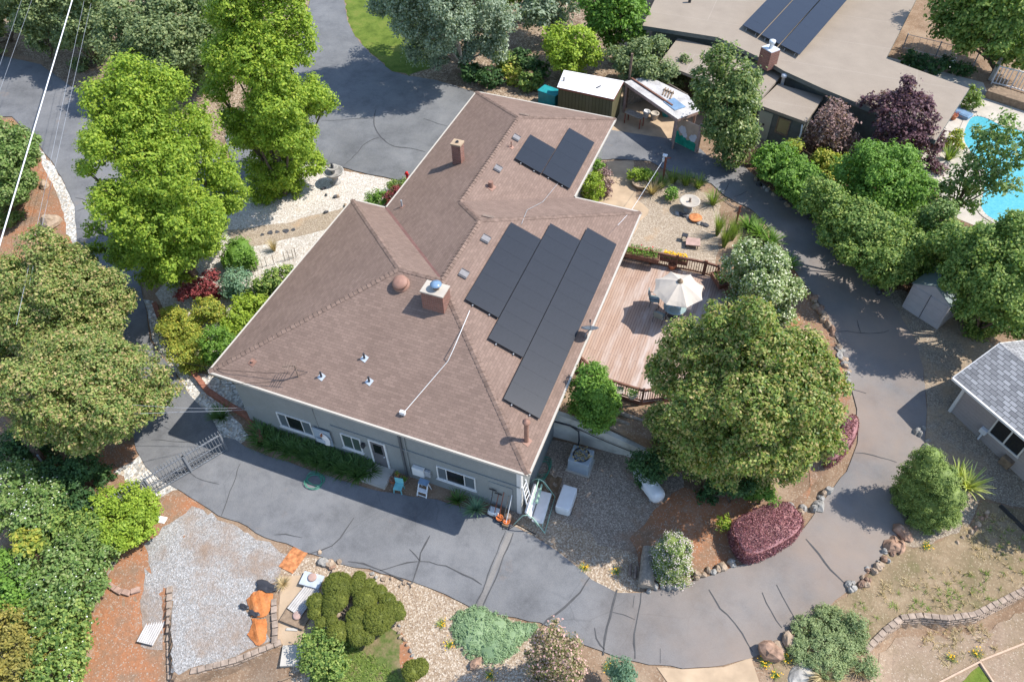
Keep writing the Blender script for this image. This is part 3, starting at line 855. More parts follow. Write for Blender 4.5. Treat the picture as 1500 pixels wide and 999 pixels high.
leafmat('leaf_oleander', [(0.065, 0.105, 0.030), (0.115, 0.165, 0.045), (0.180, 0.225, 0.090), (0.34, 0.36, 0.24)], 0.32)

# ================================================================== ground
def axis(segs):
    out = []
    for a, b_, s in segs: out += list(np.arange(a, b_, s))
    return np.array(out)
gx = axis([(-240, -60, 15), (-60, -24, 3), (-24, 1, 0.5), (1, 9, 0.2), (9, 30, 0.5), (30, 39, 0.2), (39, 46, 0.5), (46, 90, 3), (90, 260, 17)])
gy = axis([(-120, -24, 8), (-24, -12.4, 0.5), (-12.4, 5.2, 0.2), (5.2, 6.0, 0.1), (6.0, 36, 0.5), (36, 100, 2.5), (100, 330, 23)])
XX, YY = np.meshgrid(gx, gy); ZZ = H(XX, YY)
nx, ny = len(gx), len(gy)
me = bpy.data.meshes.new('ground')
idx = np.arange(nx*ny).reshape(ny, nx)
q = np.stack([idx[:-1, :-1], idx[:-1, 1:], idx[1:, 1:], idx[1:, :-1]], -1).reshape(-1, 4)
me.from_pydata(np.c_[XX.ravel(), YY.ravel(), ZZ.ravel()].tolist(), [], q.tolist())
me.materials.append(MATS['dirt'])
o = bpy.data.objects.new('ground', me); COL.objects.link(o); o['kind'] = 'structure'

S1, S2, S3, S4 = 0.006, 0.010, 0.014, 0.018
# planted and gravelled surfaces
sheet('lawn', [(498, -60), (505, 0), (510, 30), (521, 54), (543, 78), (575, 105), (602, 112), (632, 110), (640, 80), (700, 40), (720, -60)], MATS['lawn'], S1, 0.9, 0.12)
sheet('leafy_bed', [(600, 112), (640, 120), (690, 135), (760, 150), (840, 150), (900, 110), (960, 60), (900, -60), (720, -60), (700, 30), (640, 95)], MATS['leafy_ground'], S1, 1.0, 0.2)
sheet('leafy_bed', [(-120, -60), (-60, 50), (60, 90), (90, 130), (130, 150), (300, 235), (420, 120), (455, 0), (450, -60)], MATS['leafy_ground'], S1, 1.2, 0.2)
sheet('white_gravel_garden', [(228, 432), (268, 385), (322, 325), (362, 262), (425, 240), (465, 242), (540, 257), (592, 268), (640, 330), (560, 420), (430, 470), (350, 560), (300, 540), (262, 500)], MATS['white_gravel'], S1, 0.6, 0.10)
sheet('gravel_path', [(330, 338), (372, 333), (430, 325), (470, 313), (520, 300), (540, 330), (470, 338), (440, 346), (400, 356), (372, 361), (342, 357)], MATS['patio_gravel'], S2, 0.5, 0.06)
sheet('dirt_bank', [(-80, 180), (18, 175), (60, 222), (76, 240), (92, 268), (108, 302), (112, 340), (118, 372), (110, 420), (-60, 470)], MATS['red_dirt'], S1, 0.7, 0.06)
sheet('pebble_strip', [(55, 215), (78, 242), (94, 268), (110, 302), (114, 340), (120, 375), (107, 372), (98, 335), (90, 300), (76, 268), (62, 240)], MATS['pebbles'], S2, 0.5, 0.1)
sheet('pebble_strip', [(210, 440), (226, 440), (238, 478), (262, 518), (292, 552), (326, 590), (352, 622), (368, 640), (352, 650), (322, 640), (306, 608), (270, 566), (248, 535), (228, 505), (217, 470)], MATS['pebbles'], S2, 0.5, 0.06)
sheet('pebble_strip', [(275, 545), (300, 548), (340, 560), (372, 600), (380, 622), (350, 600), (312, 580)], MATS['pebbles'], S2+0.002, 0.4, 0.03)
sheet('pebble_strip', [(170, 690), (205, 668), (235, 692), (262, 715), (238, 728), (200, 725)], MATS['pebbles'], S3, 0.4, 0.10)
sheet('red_soil', [(60, 620), (200, 655), (215, 690), (235, 712), (268, 722), (300, 745), (270, 790), (250, 850), (244, 920), (250, 1040), (40, 1090), (30, 800)], MATS['red_dirt'], S1, 0.35, 0.15)
sheet('gravel_pad', [(212, 802), (238, 772), (268, 752), (296, 746), (322, 762), (358, 778), (398, 800), (424, 812), (420, 832), (400, 850), (372, 872), (366, 900), (390, 930), (396, 940), (350, 961), (266, 983), (252, 985), (251, 925), (250, 862), (222, 858)], MATS['grey_white_gravel'], S2, 0.35, 0.16)
sheet('gravel_pad', [(212, 832), (240, 852), (239, 892), (238, 950), (206, 950), (208, 890)], MATS['grey_white_gravel'], S3, 0.3, 0.05)
sheet('pea_gravel', [(418, 815), (470, 815), (520, 832), (590, 850), (640, 866), (695, 893), (740, 905), (790, 918), (800, 1040), (420, 1060), (430, 950), (440, 900), (400, 860)], MATS['pea_gravel'], S1, 0.6, 0.06)
sheet('sandy_soil', [(412, 852), (440, 838), (475, 850), (472, 905), (466, 975), (440, 965), (416, 946), (408, 935), (407, 895)], MATS['concrete_tan'], S2, 0.5, 0.10)
sheet('grass_patch', [(470, 930), (510, 905), (560, 905), (592, 935), (588, 985), (600, 1060), (450, 1070), (455, 990)], MATS['patchy_grass'], S3, 0.5, 0.14)
sheet('red_soil', [(540, 985), (585, 925), (612, 965), (615, 1040), (560, 1060)], MATS['red_dirt'], S2, 0.5, 0.1)
sheet('yard_gravel', [(745, 755), (790, 690), (790, 640), (830, 648), (930, 672), (1000, 690), (1010, 760), (960, 800), (925, 850), (895, 866), (860, 842), (800, 796)], MATS['yard_gravel'], S1, 0.5, 0.05)
sheet('pea_gravel', [(742, 768), (770, 755), (800, 758), (850, 775), (900, 800), (935, 815), (940, 865), (905, 870), (868, 852), (835, 828), (790, 794)], MATS['pea_gravel'], S2, 0.45, 0.15)
sheet('red_soil', [(925, 790), (960, 745), (1000, 715), (1080, 725), (1160, 735), (1225, 680), (1250, 560), (1215, 480), (1165, 390), (1130, 400), (1180, 560), (1160, 700), (1040, 700), (985, 690), (1000, 640), (1180, 640), (1190, 720), (1100, 820), (1020, 850), (945, 868)], MATS['red_dirt'], S2+0.003, 0.6, 0.12)
sheet('patio_gravel', [(890, 300), (925, 300), (990, 262), (1050, 290), (1060, 330), (1045, 400), (920, 380), (915, 370)], MATS['patio_gravel'], S1, 0.5, 0.08)
sheet('concrete_path', [(888, 236), (928, 236), (932, 292), (952, 308), (936, 326), (930, 345), (900, 360), (850, 300), (880, 296)], MATS['concrete_tan'], S3, 0.5, 0.05)
sheet('carport_floor', [(880, 140), (935, 120), (1010, 180), (1005, 215), (985, 207), (940, 200), (895, 192)], MATS['concrete_tan'], S3, 0.6, 0.04)
sheet('hedge_bed', [(1090, 240), (1105, 255), (1145, 290), (1182, 310), (1212, 330), (1242, 360), (1272, 400), (1292, 430), (1320, 470), (1420, 470), (1500, 440), (1480, 330), (1400, 300), (1240, 220), (1130, 200)], MATS['mulch'], S1, 0.8, 0.1)
sheet('gravel_verge', [(1290, 428), (1320, 425), (1400, 470), (1460, 510), (1500, 560), (1520, 700), (1500, 745), (1440, 730), (1420, 770), (1360, 800), (1320, 800), (1310, 788), (1330, 742), (1345, 690), (1357, 640), (1357, 580), (1352, 540), (1340, 500), (1322, 470)], MATS['verge'], S1, 0.6, 0.06)
sheet('dry_grass', [(1360, 800), (1420, 772), (1440, 735), (1560, 760), (1600, 815), (1560, 836), (1500, 864), (1460, 884), (1430, 899), (1390, 905), (1350, 901), (1322, 904), (1300, 920), (1270, 951), (1250, 978), (1230, 1040), (1130, 1040), (1130, 990), (1165, 930), (1215, 892), (1250, 862), (1280, 832), (1312, 800)], MATS['dry_grass'], S1+0.003, 0.3, 0.12)
sheet('dirt_path', [(1262, 1015), (1285, 968), (1312, 936), (1350, 930), (1395, 934), (1440, 924), (1515, 890), (1600, 850), (1640, 900), (1560, 980), (1430, 1060), (1300, 1060)], MATS['tan_dirt'], S3, 0.3, 0.12)
sheet('pool_deck', [(1330, 225), (1430, 130), (1560, 165), (1620, 380), (1500, 360), (1400, 320)], MATS['concrete_pale'], S3, 0.8, 0.0)
sheet('concrete_walk', [(1290, 82), (1330, 92), (1440, 122), (1450, 145), (1422, 150), (1360, 120)], MATS['concrete'], S4, 0.8, 0.0)
sheet('concrete_path', [(962, 977), (1000, 980), (1060, 977), (1100, 963), (1112, 999), (1140, 1060), (1020, 1060)], MATS['concrete_tan'], S4, 0.6, 0.0)

# paved drives
sheet('driveway', [(-90, 60), (0, 82), (60, 96), (105, 128), (160, 140), (240, 160), (330, 235), (400, 250), (370, 275), (300, 300), (262, 370), (205, 415), (215, 460), (221, 500), (237, 523), (257, 545), (276, 578), (309, 609), (324, 640), (345, 645), (360, 655), (382, 664), (470, 694), (545, 718), (640, 732), (735, 762), (790, 790), (838, 824), (868, 850), (905, 869), (940, 868), (1000, 857), (1025, 848), (1060, 838), (1075, 830), (1130, 815), (1180, 772), (1215, 722), (1240, 690), (1256, 650), (1256, 600), (1244, 560), (1236, 520), (1217, 480), (1195, 438), (1166, 400), (1150, 370), (1122, 330), (1100, 308), (1062, 288), (1042, 270), (1010, 260), (975, 250), (950, 237), (900, 234), (850, 236), (870, 190), (896, 191), (935, 198), (985, 205), (1020, 215), (1040, 232), (1090, 245), (1102, 256), (1140, 290), (1180, 310), (1212, 330), (1240, 358), (1272, 400), (1292, 430), (1308, 447), (1322, 470), (1341, 500), (1352, 540), (1356, 580), (1356, 640), (1344, 690), (1332, 740), (1322, 775), (1303, 800), (1277, 831), (1247, 861), (1212, 891), (1172, 921), (1142, 946), (1100, 963), (1060, 976), (1000, 979), (950, 973), (900, 962), (858, 945), (830, 932), (790, 912), (740, 902), (692, 892), (640, 864), (595, 849), (540, 835), (500, 826), (460, 813), (420, 797), (390, 786), (350, 766), (320, 756), (295, 737), (266, 719), (236, 705), (214, 685), (201, 660), (190, 620), (180, 590), (168, 560), (140, 500), (118, 430), (113, 345), (109, 302), (93, 265), (76, 238), (60, 216), (18, 172), (-90, 170)],
      MATS['asphalt'], 0.040, 0.6, 0.05)
sheet('parking_pad', [(440, -70), (455, 0), (440, 60), (420, 110), (380, 160), (330, 200), (340, 240), (400, 245), (466, 240), (500, 246), (540, 256), (592, 266), (660, 250), (720, 150), (690, 134), (640, 119), (601, 113), (574, 106), (542, 79), (520, 55), (509, 31), (504, 0), (497, -70)],
      MATS['asphalt_dark'], 0.044, 0.7, 0.05)
mb = MB()
for w, pts in [
    (0.10, [(402, 784), (420, 782), (443, 788)]), (0.10, [(519, 759), (505, 775), (496, 792), (492, 801), (472, 809), (452, 812)]),
    (0.13, [(510, 823), (535, 824), (557, 836), (583, 846), (602, 857)]), (0.12, [(557, 836), (580, 829), (612, 823)]),
    (0.15, [(630, 785), (618, 800), (616, 823), (605, 850), (601, 863)]), (0.12, [(616, 823), (640, 825), (665, 833), (690, 848), (706, 857)]),
    (0.08, [(600, 805), (605, 815), (616, 823)]), (0.10, [(741, 778), (720, 830), (695, 892)]), (0.10, [(752, 781), (730, 838), (705, 896)]),
    (0.17, [(864, 846), (850, 865), (838, 882), (815, 900), (800, 910), (795, 916)]), (0.16, [(904, 864), (897, 890), (890, 920), (883, 950), (884, 960)]),
    (0.13, [(939, 869), (943, 885), (935, 905), (930, 912), (928, 930), (925, 945), (932, 958), (930, 965)]), (0.08, [(930, 908), (915, 902), (897, 897)]),
    (0.07, [(929, 873), (927, 890)]), (0.10, [(871, 920), (870, 935), (880, 947), (886, 952)]), (0.07, [(967, 950), (967, 972)]),
    (0.12, [(1038, 864), (1045, 880), (1055, 892), (1075, 910), (1090, 930), (1102, 955)]), (0.10, [(1116, 868), (1120, 885), (1135, 908), (1145, 920)]),
    (0.09, [(1137, 857), (1145, 875), (1160, 895), (1165, 908)]), (0.13, [(1180, 790), (1195, 800), (1205, 825), (1225, 845), (1240, 858)]),
    (0.09, [(1252, 664), (1266, 663), (1290, 672), (1313, 678)]), (0.08, [(1226, 487), (1255, 489), (1285, 490), (1302, 485)]), (0.07, [(1255, 470), (1260, 488)]),
    (0.08, [(1246, 571), (1260, 573), (1268, 577)]), (0.10, [(1048, 272), (1056, 265), (1066, 264)]), (0.10, [(1060, 284), (1066, 276), (1067, 270)]), (0.13, [(1052, 288), (1062, 297), (1076, 302), (1081, 307)]),
    (0.10, [(1074, 290), (1086, 287), (1094, 281)]), (0.09, [(1088, 310), (1100, 311), (1110, 318)]),
    (0.06, [(270, 685), (285, 702), (300, 706), (322, 710)]), (0.07, [(352, 680), (338, 720), (325, 756)]), (0.06, [(222, 645), (255, 647), (285, 649)]),
    (0.10, [(111, 291), (125, 291), (135, 304), (150, 305)]), (0.09, [(112, 311), (135, 304)]), (0.09, [(125, 291), (136, 281)]), (0.09, [(112, 337), (130, 337)])]:
    ribbon(mb, pts, w, 0.066)
o = mb.build('crack_seal', MATS['tar']); o['kind'] = 'structure'
mb = MB()
for w, pts in [(0.12, [(471, 178), (500, 178), (525, 174), (547, 175)]), (0.14, [(551, 162), (547, 175), (550, 190), (558, 203), (575, 217), (595, 217), (623, 224)]),
               (0.12, [(555, 203), (535, 210), (520, 230), (505, 243)]), (0.08, [(620, 175), (640, 182), (655, 186)])]:
    ribbon(mb, pts, w, 0.070)
o = mb.build('crack_seal', MATS['tar']); o['kind'] = 'structure'
sheet('paving_patch', [(743, 780), (751, 782), (704, 893), (697, 891)], MATS['asphalt_patch'], 0.046, 0.5, 0.0)

# ================================================================== main house
W, HA, HS, HB, HT, HD, PT, EZ = 16.0, 13.80, 2.2, 18.43, 3.993, 27.24, 0.402, 4.6
HH = (W-HS)/2; W2 = (W-HT-HS)/2
def pt(u, v, k): return (u, v, EZ+PT*k)
FL, FR = pt(0, 0, 0), pt(W, 0, 0)
L1, L2, BL, BR, RI, RO = pt(0, HA, 0), pt(HS, HA, 0), pt(HS, HD, 0), pt(W-HT, HD, 0), pt(W-HT, HB, 0), pt(W, HB, 0)
P1 = pt(HA/2, HA/2, HA/2); P2 = pt(HS+HH, HA/2, HH); P3 = pt(HS+HH, HB-HH, HH); P4 = pt(HS+W2, HB-W2, W2); P5 = pt(HS+W2, HD-W2, W2)
house = thing('house', 'long ranch house with brown shingle hip roofs and black solar panels in the middle', 'house', (8, 10, 1.0))
cosr = 1/math.sqrt(1+PT*PT)
def roof_face(mb, pts, eave_dir):
    """uv in metres: along the eave, and up the slope"""
    ux, uy = eave_dir; uvs = []
    for p in pts: uvs.append((p[0]*ux+p[1]*uy, (p[2]-EZ)/PT/cosr))
    mb.face(pts, uvs)
mb = MB()
roof_face(mb, [FL, FR, P2, P1], (1, 0))
roof_face(mb, [FL, P1, L1], (0, 1))
roof_face(mb, [L1, P1, P2, L2], (1, 0))
roof_face(mb, [L2, P2, P3, P4, P5, BL], (0, 1))
roof_face(mb, [FR, RO, P3, P2], (0, 1))
roof_face(mb, [RO, RI, P4, P3], (1, 0))
roof_face(mb, [RI, BR, P5, P4], (0, 1))
roof_face(mb, [BR, BL, P5], (1, 0))
roof = mb.build('roof', MATS['shingles'], house)
# ridge and hip caps
mb = MB()
for a, b_ in [(FL, P1), (P1, P2), (L1, P1), (FR, P2), (P2, P3), (RO, P3), (P3, P4), (P4, P5), (BL, P5), (BR, P5)]:
    a = np.array(a); b_ = np.array(b_); d = b_-a; Ln = np.linalg.norm(d); d /= Ln
    sx_ = np.cross(d, [0, 0, 1]); sx_ /= np.linalg.norm(sx_); upv = np.cross(sx_, d)
    n = int(Ln/0.24)
    hip = abs(d[2]) > 0.05
    drop = 0.055 if hip else 0.075
    for i in range(n):
        p = a+d*(i*0.24); q = p+d*0.27
        lift0 = 0.050; lift1 = 0.018
        V = [p+upv*(lift0-drop*0)-sx_*0.0, p+sx_*0.15+upv*(lift0-drop), p-sx_*0.15+upv*(lift0-drop), q+upv*lift1, q+sx_*0.15+upv*(lift1-drop), q-sx_*0.15+upv*(lift1-drop)]
        V += [p+upv*(-0.02), p+sx_*0.15+upv*(-drop), p-sx_*0.15+upv*(-drop)]
        mb.add(V, [(0, 1, 4, 3), (2, 0, 3, 5), (1, 0, 6, 7), (0, 2, 8, 6)])
plain('ridge_shingle', (0.185, 0.130, 0.104), 0.95, 0.1, var=0.3, scale=4)
mb.build('ridge_cap', MATS['ridge_shingle'], roof)
# open valleys with a metal strip
mb = MB()
for a, b_ in [(L2, P2)]:
    a = np.array(a); b_ = np.array(b_); mb.bar(a+[0, 0, 0.012], b_+[0, 0, 0.0], 0.16, 0.03)
plain('valley_metal', (0.17, 0.085, 0.07), 0.6, 0.3)
mb.build('valley_flashing', MATS['valley_metal'], roof)
# gutters along every eave
ring = [FL, FR, RO, RI, BR, BL, L2, L1]
mb = MB()
for i in range(8):
    a = np.array(ring[i]); b_ = np.array(ring[(i+1) % 8]); d = (b_-a)/np.linalg.norm(b_-a); n = np.array([d[1], -d[0], 0])
    mb.bar(a+n*0.045+[0, 0, -0.065], b_+n*0.045+[0, 0, -0.065], 0.09, 0.13)
mb.build('gutter', MATS['cream_metal'], house)
mb = MB(); mb.prism([(p[0], p[1]) for p in ring], EZ-0.20, EZ-0.14); mb.build('soffit', MATS['soffit'], house)
# walls
ov = 0.55
wl = [(ov, ov), (W-ov, ov), (W-ov, HB-ov), (W-HT-ov, HB-ov), (W-HT-ov, HD-ov), (HS+ov, HD-ov), (HS+ov, HA-ov), (ov, HA-ov)]
zb = [float(H(*p))-0.4 for p in wl]
mb = MB(); mb.prism(wl, -0.4, EZ-0.2); mb.build('wall', MATS['siding_sage'], house, uvbox=True)
# white corner boards where the front meets the sunny side
mb = MB(); mb.box((W-ov+0.012, ov+0.1, 2.15), (0.03, 0.2, 4.3)); mb.box((W-ov-0.09, ov-0.012, 2.15), (0.20, 0.03, 4.3)); mb.build('corner_board', MATS['white_paint'], house)
def wpx(px, py, y=ov): return onplane(px, py, (0, 1, 0), y)
# front windows
def window(px0, py0, px1, py1, panes, glassm, h=None):
    a = wpx(px0, py0); b_ = wpx(px1, py1)          # upper left, lower right on the wall
    x0, x1, z1, z0 = a[0], b_[0], a[2], b_[2]
    if h: z0 = z1-h
    f = MB(); t = 0.055
    for x in (x0, x1): f.box((x, ov-0.02, (z0+z1)/2), (t, 0.07, z1-z0+t))
    for z in (z0, z1): f.box(((x0+x1)/2, ov-0.022, z), (x1-x0-t, 0.07, t))
    fr = f.build('window', MATS['white_paint'], house)
    sl = MB()
    e = x0
    for i, (w_, g) in enumerate(panes):
        ww = (x1-x0)*w_
        pb = MB(); pb.box((e+ww/2, ov-0.008, (z0+z1)/2), (ww-0.03, 0.02, z1-z0-0.04)); pb.build('pane', MATS[g], fr)
        if i: sl.box((e, ov-0.018, (z0+z1)/2), (0.035, 0.05, z1-z0-t))
        e += ww
    s2 = MB(); s2.box(((x0+x1)/2, ov-0.05, z0-0.06), (x1-x0+0.16, 0.1, 0.05)); s2.build('sill', MATS['white_paint'], fr)
    if sl.v: sl.build('mullion', MATS['white_paint'], fr)
    return fr
window(405, 603, 461, 638, [(0.26, 'glass_grey'), (0.46, 'glass_dark'), (0.28, 'glass_grey')], None)
window(499, 634, 532, 662, [(0.55, 'glass_green'), (0.45, 'glass_green')], None)
window(640, 682, 697, 717, [(0.24, 'glass_grey'), (0.48, 'glass_dark'), (0.28, 'glass_grey')], None)
# front door
a = wpx(543, 650); b_ = wpx(573, 696)
dx0, dx1, dz1, dz0 = a[0], b_[0], a[2], max(0.12, b_[2])
dz1 = dz0+2.05
d = MB(); d.box(((dx0+dx1)/2, ov-0.01, (dz0+dz1)/2), (dx1-dx0, 0.05, dz1-dz0)); plain('door_dark', (0.12, 0.115, 0.12), 0.6, 0.3); door = d.build('door', MATS['door_dark'], house)
d = MB(); d.box(((dx0+dx1)/2, ov-0.04, dz1-0.55), (dx1-dx0-0.3, 0.02, 0.7)); d.build('pane', MATS['glass_dark'], door)
d = MB(); d.lathe((dx1-0.1, ov-0.06, dz0+1.0), [(0.0, -0.03), (0.03, -0.02), (0.035, 0), (0.03, 0.02), (0, 0.03)], 10); d.build('handle', MATS['pale_metal'], door)
d = MB()
d.box((dx0-0.04, ov-0.025, (dz0+dz1)/2), (0.09, 0.07, dz1-dz0)); d.box((dx1+0.04, ov-0.025, (dz0+dz1)/2), (0.09, 0.07, dz1-dz0)); d.box(((dx0+dx1)/2, ov-0.025, dz1+0.04), (dx1-dx0+0.17, 0.075, 0.08))
d.build('frame', MATS['white_paint'], door)
s = MB(); s.box(((dx0+dx1)/2, ov-0.55, 0.09), (1.35, 1.1, 0.18)); s.build('door_step', MATS['concrete'], house)
# trim ledge, wall seams, downspout, lamp and boxes on the front wall
t = MB(); a = wpx(484, 622); b_ = wpx(754, 711); zt = (a[2]+b_[2])/2
t.box(((a[0]+W-ov)/2, ov-0.03, zt), (W-ov-a[0], 0.07, 0.07)); t.build('trim_ledge', MATS['siding_sage'], house, uvbox=True)
plain('downspout_grey', (0.10, 0.105, 0.11), 0.6, 0.3)
t = MB(); a = wpx(596, 690); t.box((a[0], ov-0.06, 2.2), (0.10, 0.08, 4.3)); t.build('downspout', MATS['downspout_grey'], house)
t = MB(); a = wpx(459, 605); t.box((a[0], ov-0.02, 2.9), (0.05, 0.04, 2.9)); t.build('conduit', MATS['siding_sage'], house, uvbox=True)
t = MB(); a = wpx(605, 705); t.tube([(a[0], ov-0.05, 0.1), (a[0], ov-0.05, 4.3)], 0.03, 6); t.build('conduit', MATS['siding_sage'], house, uvbox=True)
a = wpx(615, 687); t = MB(); t.box((a[0], ov-0.12, a[2]), (0.62, 0.22, 0.62), bev=0.03); t.build('electric_box', MATS['white_paint'], house)
a = wpx(628, 691); t = MB(); t.box((a[0], ov-0.09, a[2]), (0.30, 0.16, 0.45), bev=0.03); t.build('electric_box', MATS['grey_metal'], house)
a = wpx(533, 650); t = MB(); t.box((a[0], ov-0.1, a[2]), (0.16, 0.2, 0.28), bev=0.03); t.build('wall_lamp', MATS['dark_metal'], house)
# storage door with tools leaning on it
a = wpx(716, 704); b_ = wpx(752, 764); t = MB(); t.box(((a[0]+b_[0])/2, ov-0.02, (a[2]+0.15)/2), (b_[0]-a[0], 0.045, a[2]-0.15)); sd = t.build('storage_door', MATS['siding_sage'], house, uvbox=True)
t = MB(); t.box((a[0]+0.12, ov-0.06, a[2]-1.2), (0.06, 0.06, 0.18)); t.build('handle', MATS['grey_metal'], sd)
# chimneys
def plane_z(u, v, which):
    return EZ+PT*{'F': v, 'R': W-u, 'L': u-HS, 'R2': W-HT-u, 'B': HD-v, 'M': HB-v}[which]
def rpx(px, py, which, lift=0.0):
    n, c = {'F': ((0, -PT, 1), EZ), 'R': ((PT, 0, 1), EZ+PT*W), 'L': ((-PT, 0, 1), EZ-PT*HS), 'R2': ((PT, 0, 1), EZ+PT*(W-HT)), 'B': ((0, PT, 1), EZ+PT*HD), 'M': ((0, PT, 1), EZ+PT*HB)}[which]
    return onplane(px, py, n, c+lift)
cz = EZ+PT*5.4+1.05
t = MB(); t.box((9.33, 5.78, (cz+6.2)/2), (1.10, 0.76, cz-6.2)); ch = t.build('chimney', MATS['brick_red'], house, uvbox=True)
t = MB(); t.box((9.33, 5.78, cz+0.03), (1.15, 0.81, 0.07)); t.build('chimney_cap', MATS['concrete_pale'], ch)
t = MB(); t.lathe((9.40, 5.80, cz+0.06), [(0.15, 0), (0.15, 0.22), (0.17, 0.24), (0.17, 0.26)], 16); t.build('flue', MATS['patina'], ch)
t = MB(); t.lathe((9.40, 5.80, cz+0.33), [(0.0, 0.09), (0.1, 0.075), (0.27, 0.02), (0.27, 0.0), (0.0, 0.0)], 18); 
for k in range(4):
    a_ = k*math.pi/2; t.bar((9.40+0.15*math.cos(a_), 5.8+0.15*math.sin(a_), cz+0.26), (9.40+0.15*math.cos(a_), 5.8+0.15*math.sin(a_), cz+0.35), 0.02)
t.build('flue_cowl', MATS['blue_metal'], ch)
t = MB(); t.box((5.06, 17.86, 6.15), (0.56, 0.5, 1.75)); ch = t.build('chimney', MATS['brick_red'], house, uvbox=True)
t = MB(); t.box((5.06, 17.86, 7.05), (0.64, 0.58, 0.09)); t.build('chimney_cap', MATS['concrete_tan'], ch)
t = MB(); t.lathe((5.06, 17.86, 7.09), [(0.09, 0), (0.09, 0.08), (0.06, 0.08), (0.06, 0.01)], 12); t.build('flue', MATS['dark_metal'], ch)
# dome vent on the front slope
c = rpx(588, 417, 'F')
nrm = np.array([0, -PT, 1])*cosr
ax1 = np.array([1.0, 0, 0]); ax2 = np.cross(nrm, ax1)
t = MB(); t.lathe(c+nrm*0.02, [(0.42, 0), (0.42, 0.05), (0.30, 0.07), (0.30, 0.20), (0.40, 0.22), (0.36, 0.30), (0.2, 0.37), (0, 0.39)], 20, axes=(ax1, ax2, nrm))
plain('vent_brown', (0.27, 0.15, 0.11), 0.6, 0.3); t.build('dome_vent', MATS['vent_brown'], house)
plain('vent_grey', (0.20, 0.19, 0.19), 0.75, 0.15)
# low grey roof vents and dark slot vents
for (px, py, wh) in [(756, 203, 'R2'), (729, 248, 'R2'), (711, 351, 'R'), (679, 402, 'R')]:
    c = rpx(px, py, wh); nr = np.array([PT, 0, 1])*cosr; a1 = np.array([0, 1.0, 0]); a2 = np.cross(nr, a1)
    t = MB(); t.box(c+nr*0.05, (0.50, 0.44, 0.10), bev=0.02, axes=(a1, a2, nr)); v_ = t.build('roof_vent', MATS['vent_grey'], house)
    t = MB()
    for s_ in (-1, 1): t.box(c+nr*0.06+a1*s_*0.20, (0.05, 0.42, 0.11), axes=(a1, a2, nr))
    t.build('vent_hood', MATS['dark_metal'], v_)
for (px, py, wh) in [(768, 169, 'B'), (715, 318, 'M')]:
    c = rpx(px, py, wh); nr = np.array([0, PT, 1])*cosr; a1 = np.array([1.0, 0, 0]); a2 = np.cross(nr, a1)
    t = MB(); t.box(c+nr*0.03, (0.62, 0.34, 0.06), bev=0.015, axes=(a1, a2, nr)); t.build('slot_vent', MATS['patina'], house)
# plumbing stacks
for (px, py, wh, h, r_, mt) in [(471, 552, 'F', 0.34, 0.05, 'dark_metal'), (534, 525, 'F', 0.34, 0.05, 'dark_metal'), (541, 559, 'F', 0.34, 0.05, 'dark_metal'), (370, 531, 'F', 0.12, 0.06, 'vent_brown'),
                                (589, 303, 'L', 0.45, 0.05, 'grey_metal'), (749, 216, 'R2', 0.40, 0.04, 'vent_brown'), (719, 274, 'R2', 0.36, 0.14, 'vent_brown'), (771, 646, 'R', 1.35, 0.10, 'vent_brown')]:
    c = rpx(px, py, wh); t = MB()
    t.tube([c-[0, 0, 0.1], c+[0, 0, h]], r_, 10); st = t.build('vent_pipe', MATS[mt], house)
    nr = np.array({'F': (0, -PT, 1), 'R': (PT, 0, 1), 'L': (-PT, 0, 1), 'R2': (PT, 0, 1)}[wh])*cosr
    a1 = unit(np.cross(nr, [0.3, 1, 0.2])); a2 = np.cross(nr, a1)
    t = MB(); t.box(c+nr*0.012, (0.2+2*r_, 0.2+2*r_, 0.02), axes=(a1, a2, nr)); t.build('flashing', MATS['galvanised' if h < 0.42 and mt == 'dark_metal' else 'vent_brown'], st)
    if h > 1: t = MB(); t.lathe(c+[0, 0, h], [(0.11, -0.02), (0.17, 0.0), (0.17, 0.06), (0.0, 0.16)], 14); t.build('pipe_cap', MATS['vent_brown'], st)
# white conduit running down from the arrays
t = MB(); A_ = [rpx(688, 455, 'R', 0.05), rpx(664, 512, 'R', 0.05)]; B_ = [rpx(656, 529, 'F', 0.05), rpx(590, 606, 'F', 0.05)]
t.tube([A_[0], A_[1], B_[0], B_[1]], 0.02, 6); cd = t.build('conduit', MATS['white_paint'], house)
t = MB(); t.box(B_[1]+[0, 0, 0.08], (0.26, 0.16, 0.2), bev=0.02); t.build('junction_box', MATS['white_plastic'], cd)
t = MB(); t.tube([rpx(818, 268, 'R2', 0.04), rpx(800, 290, 'R2', 0.04), rpx(795, 296, 'M', 0.04), rpx(772, 308, 'M', 0.04), rpx(768, 318, 'M', 0.04), rpx(764, 328, 'R', 0.04)], 0.014, 6); t.build('conduit', MATS['grey_metal'], house)
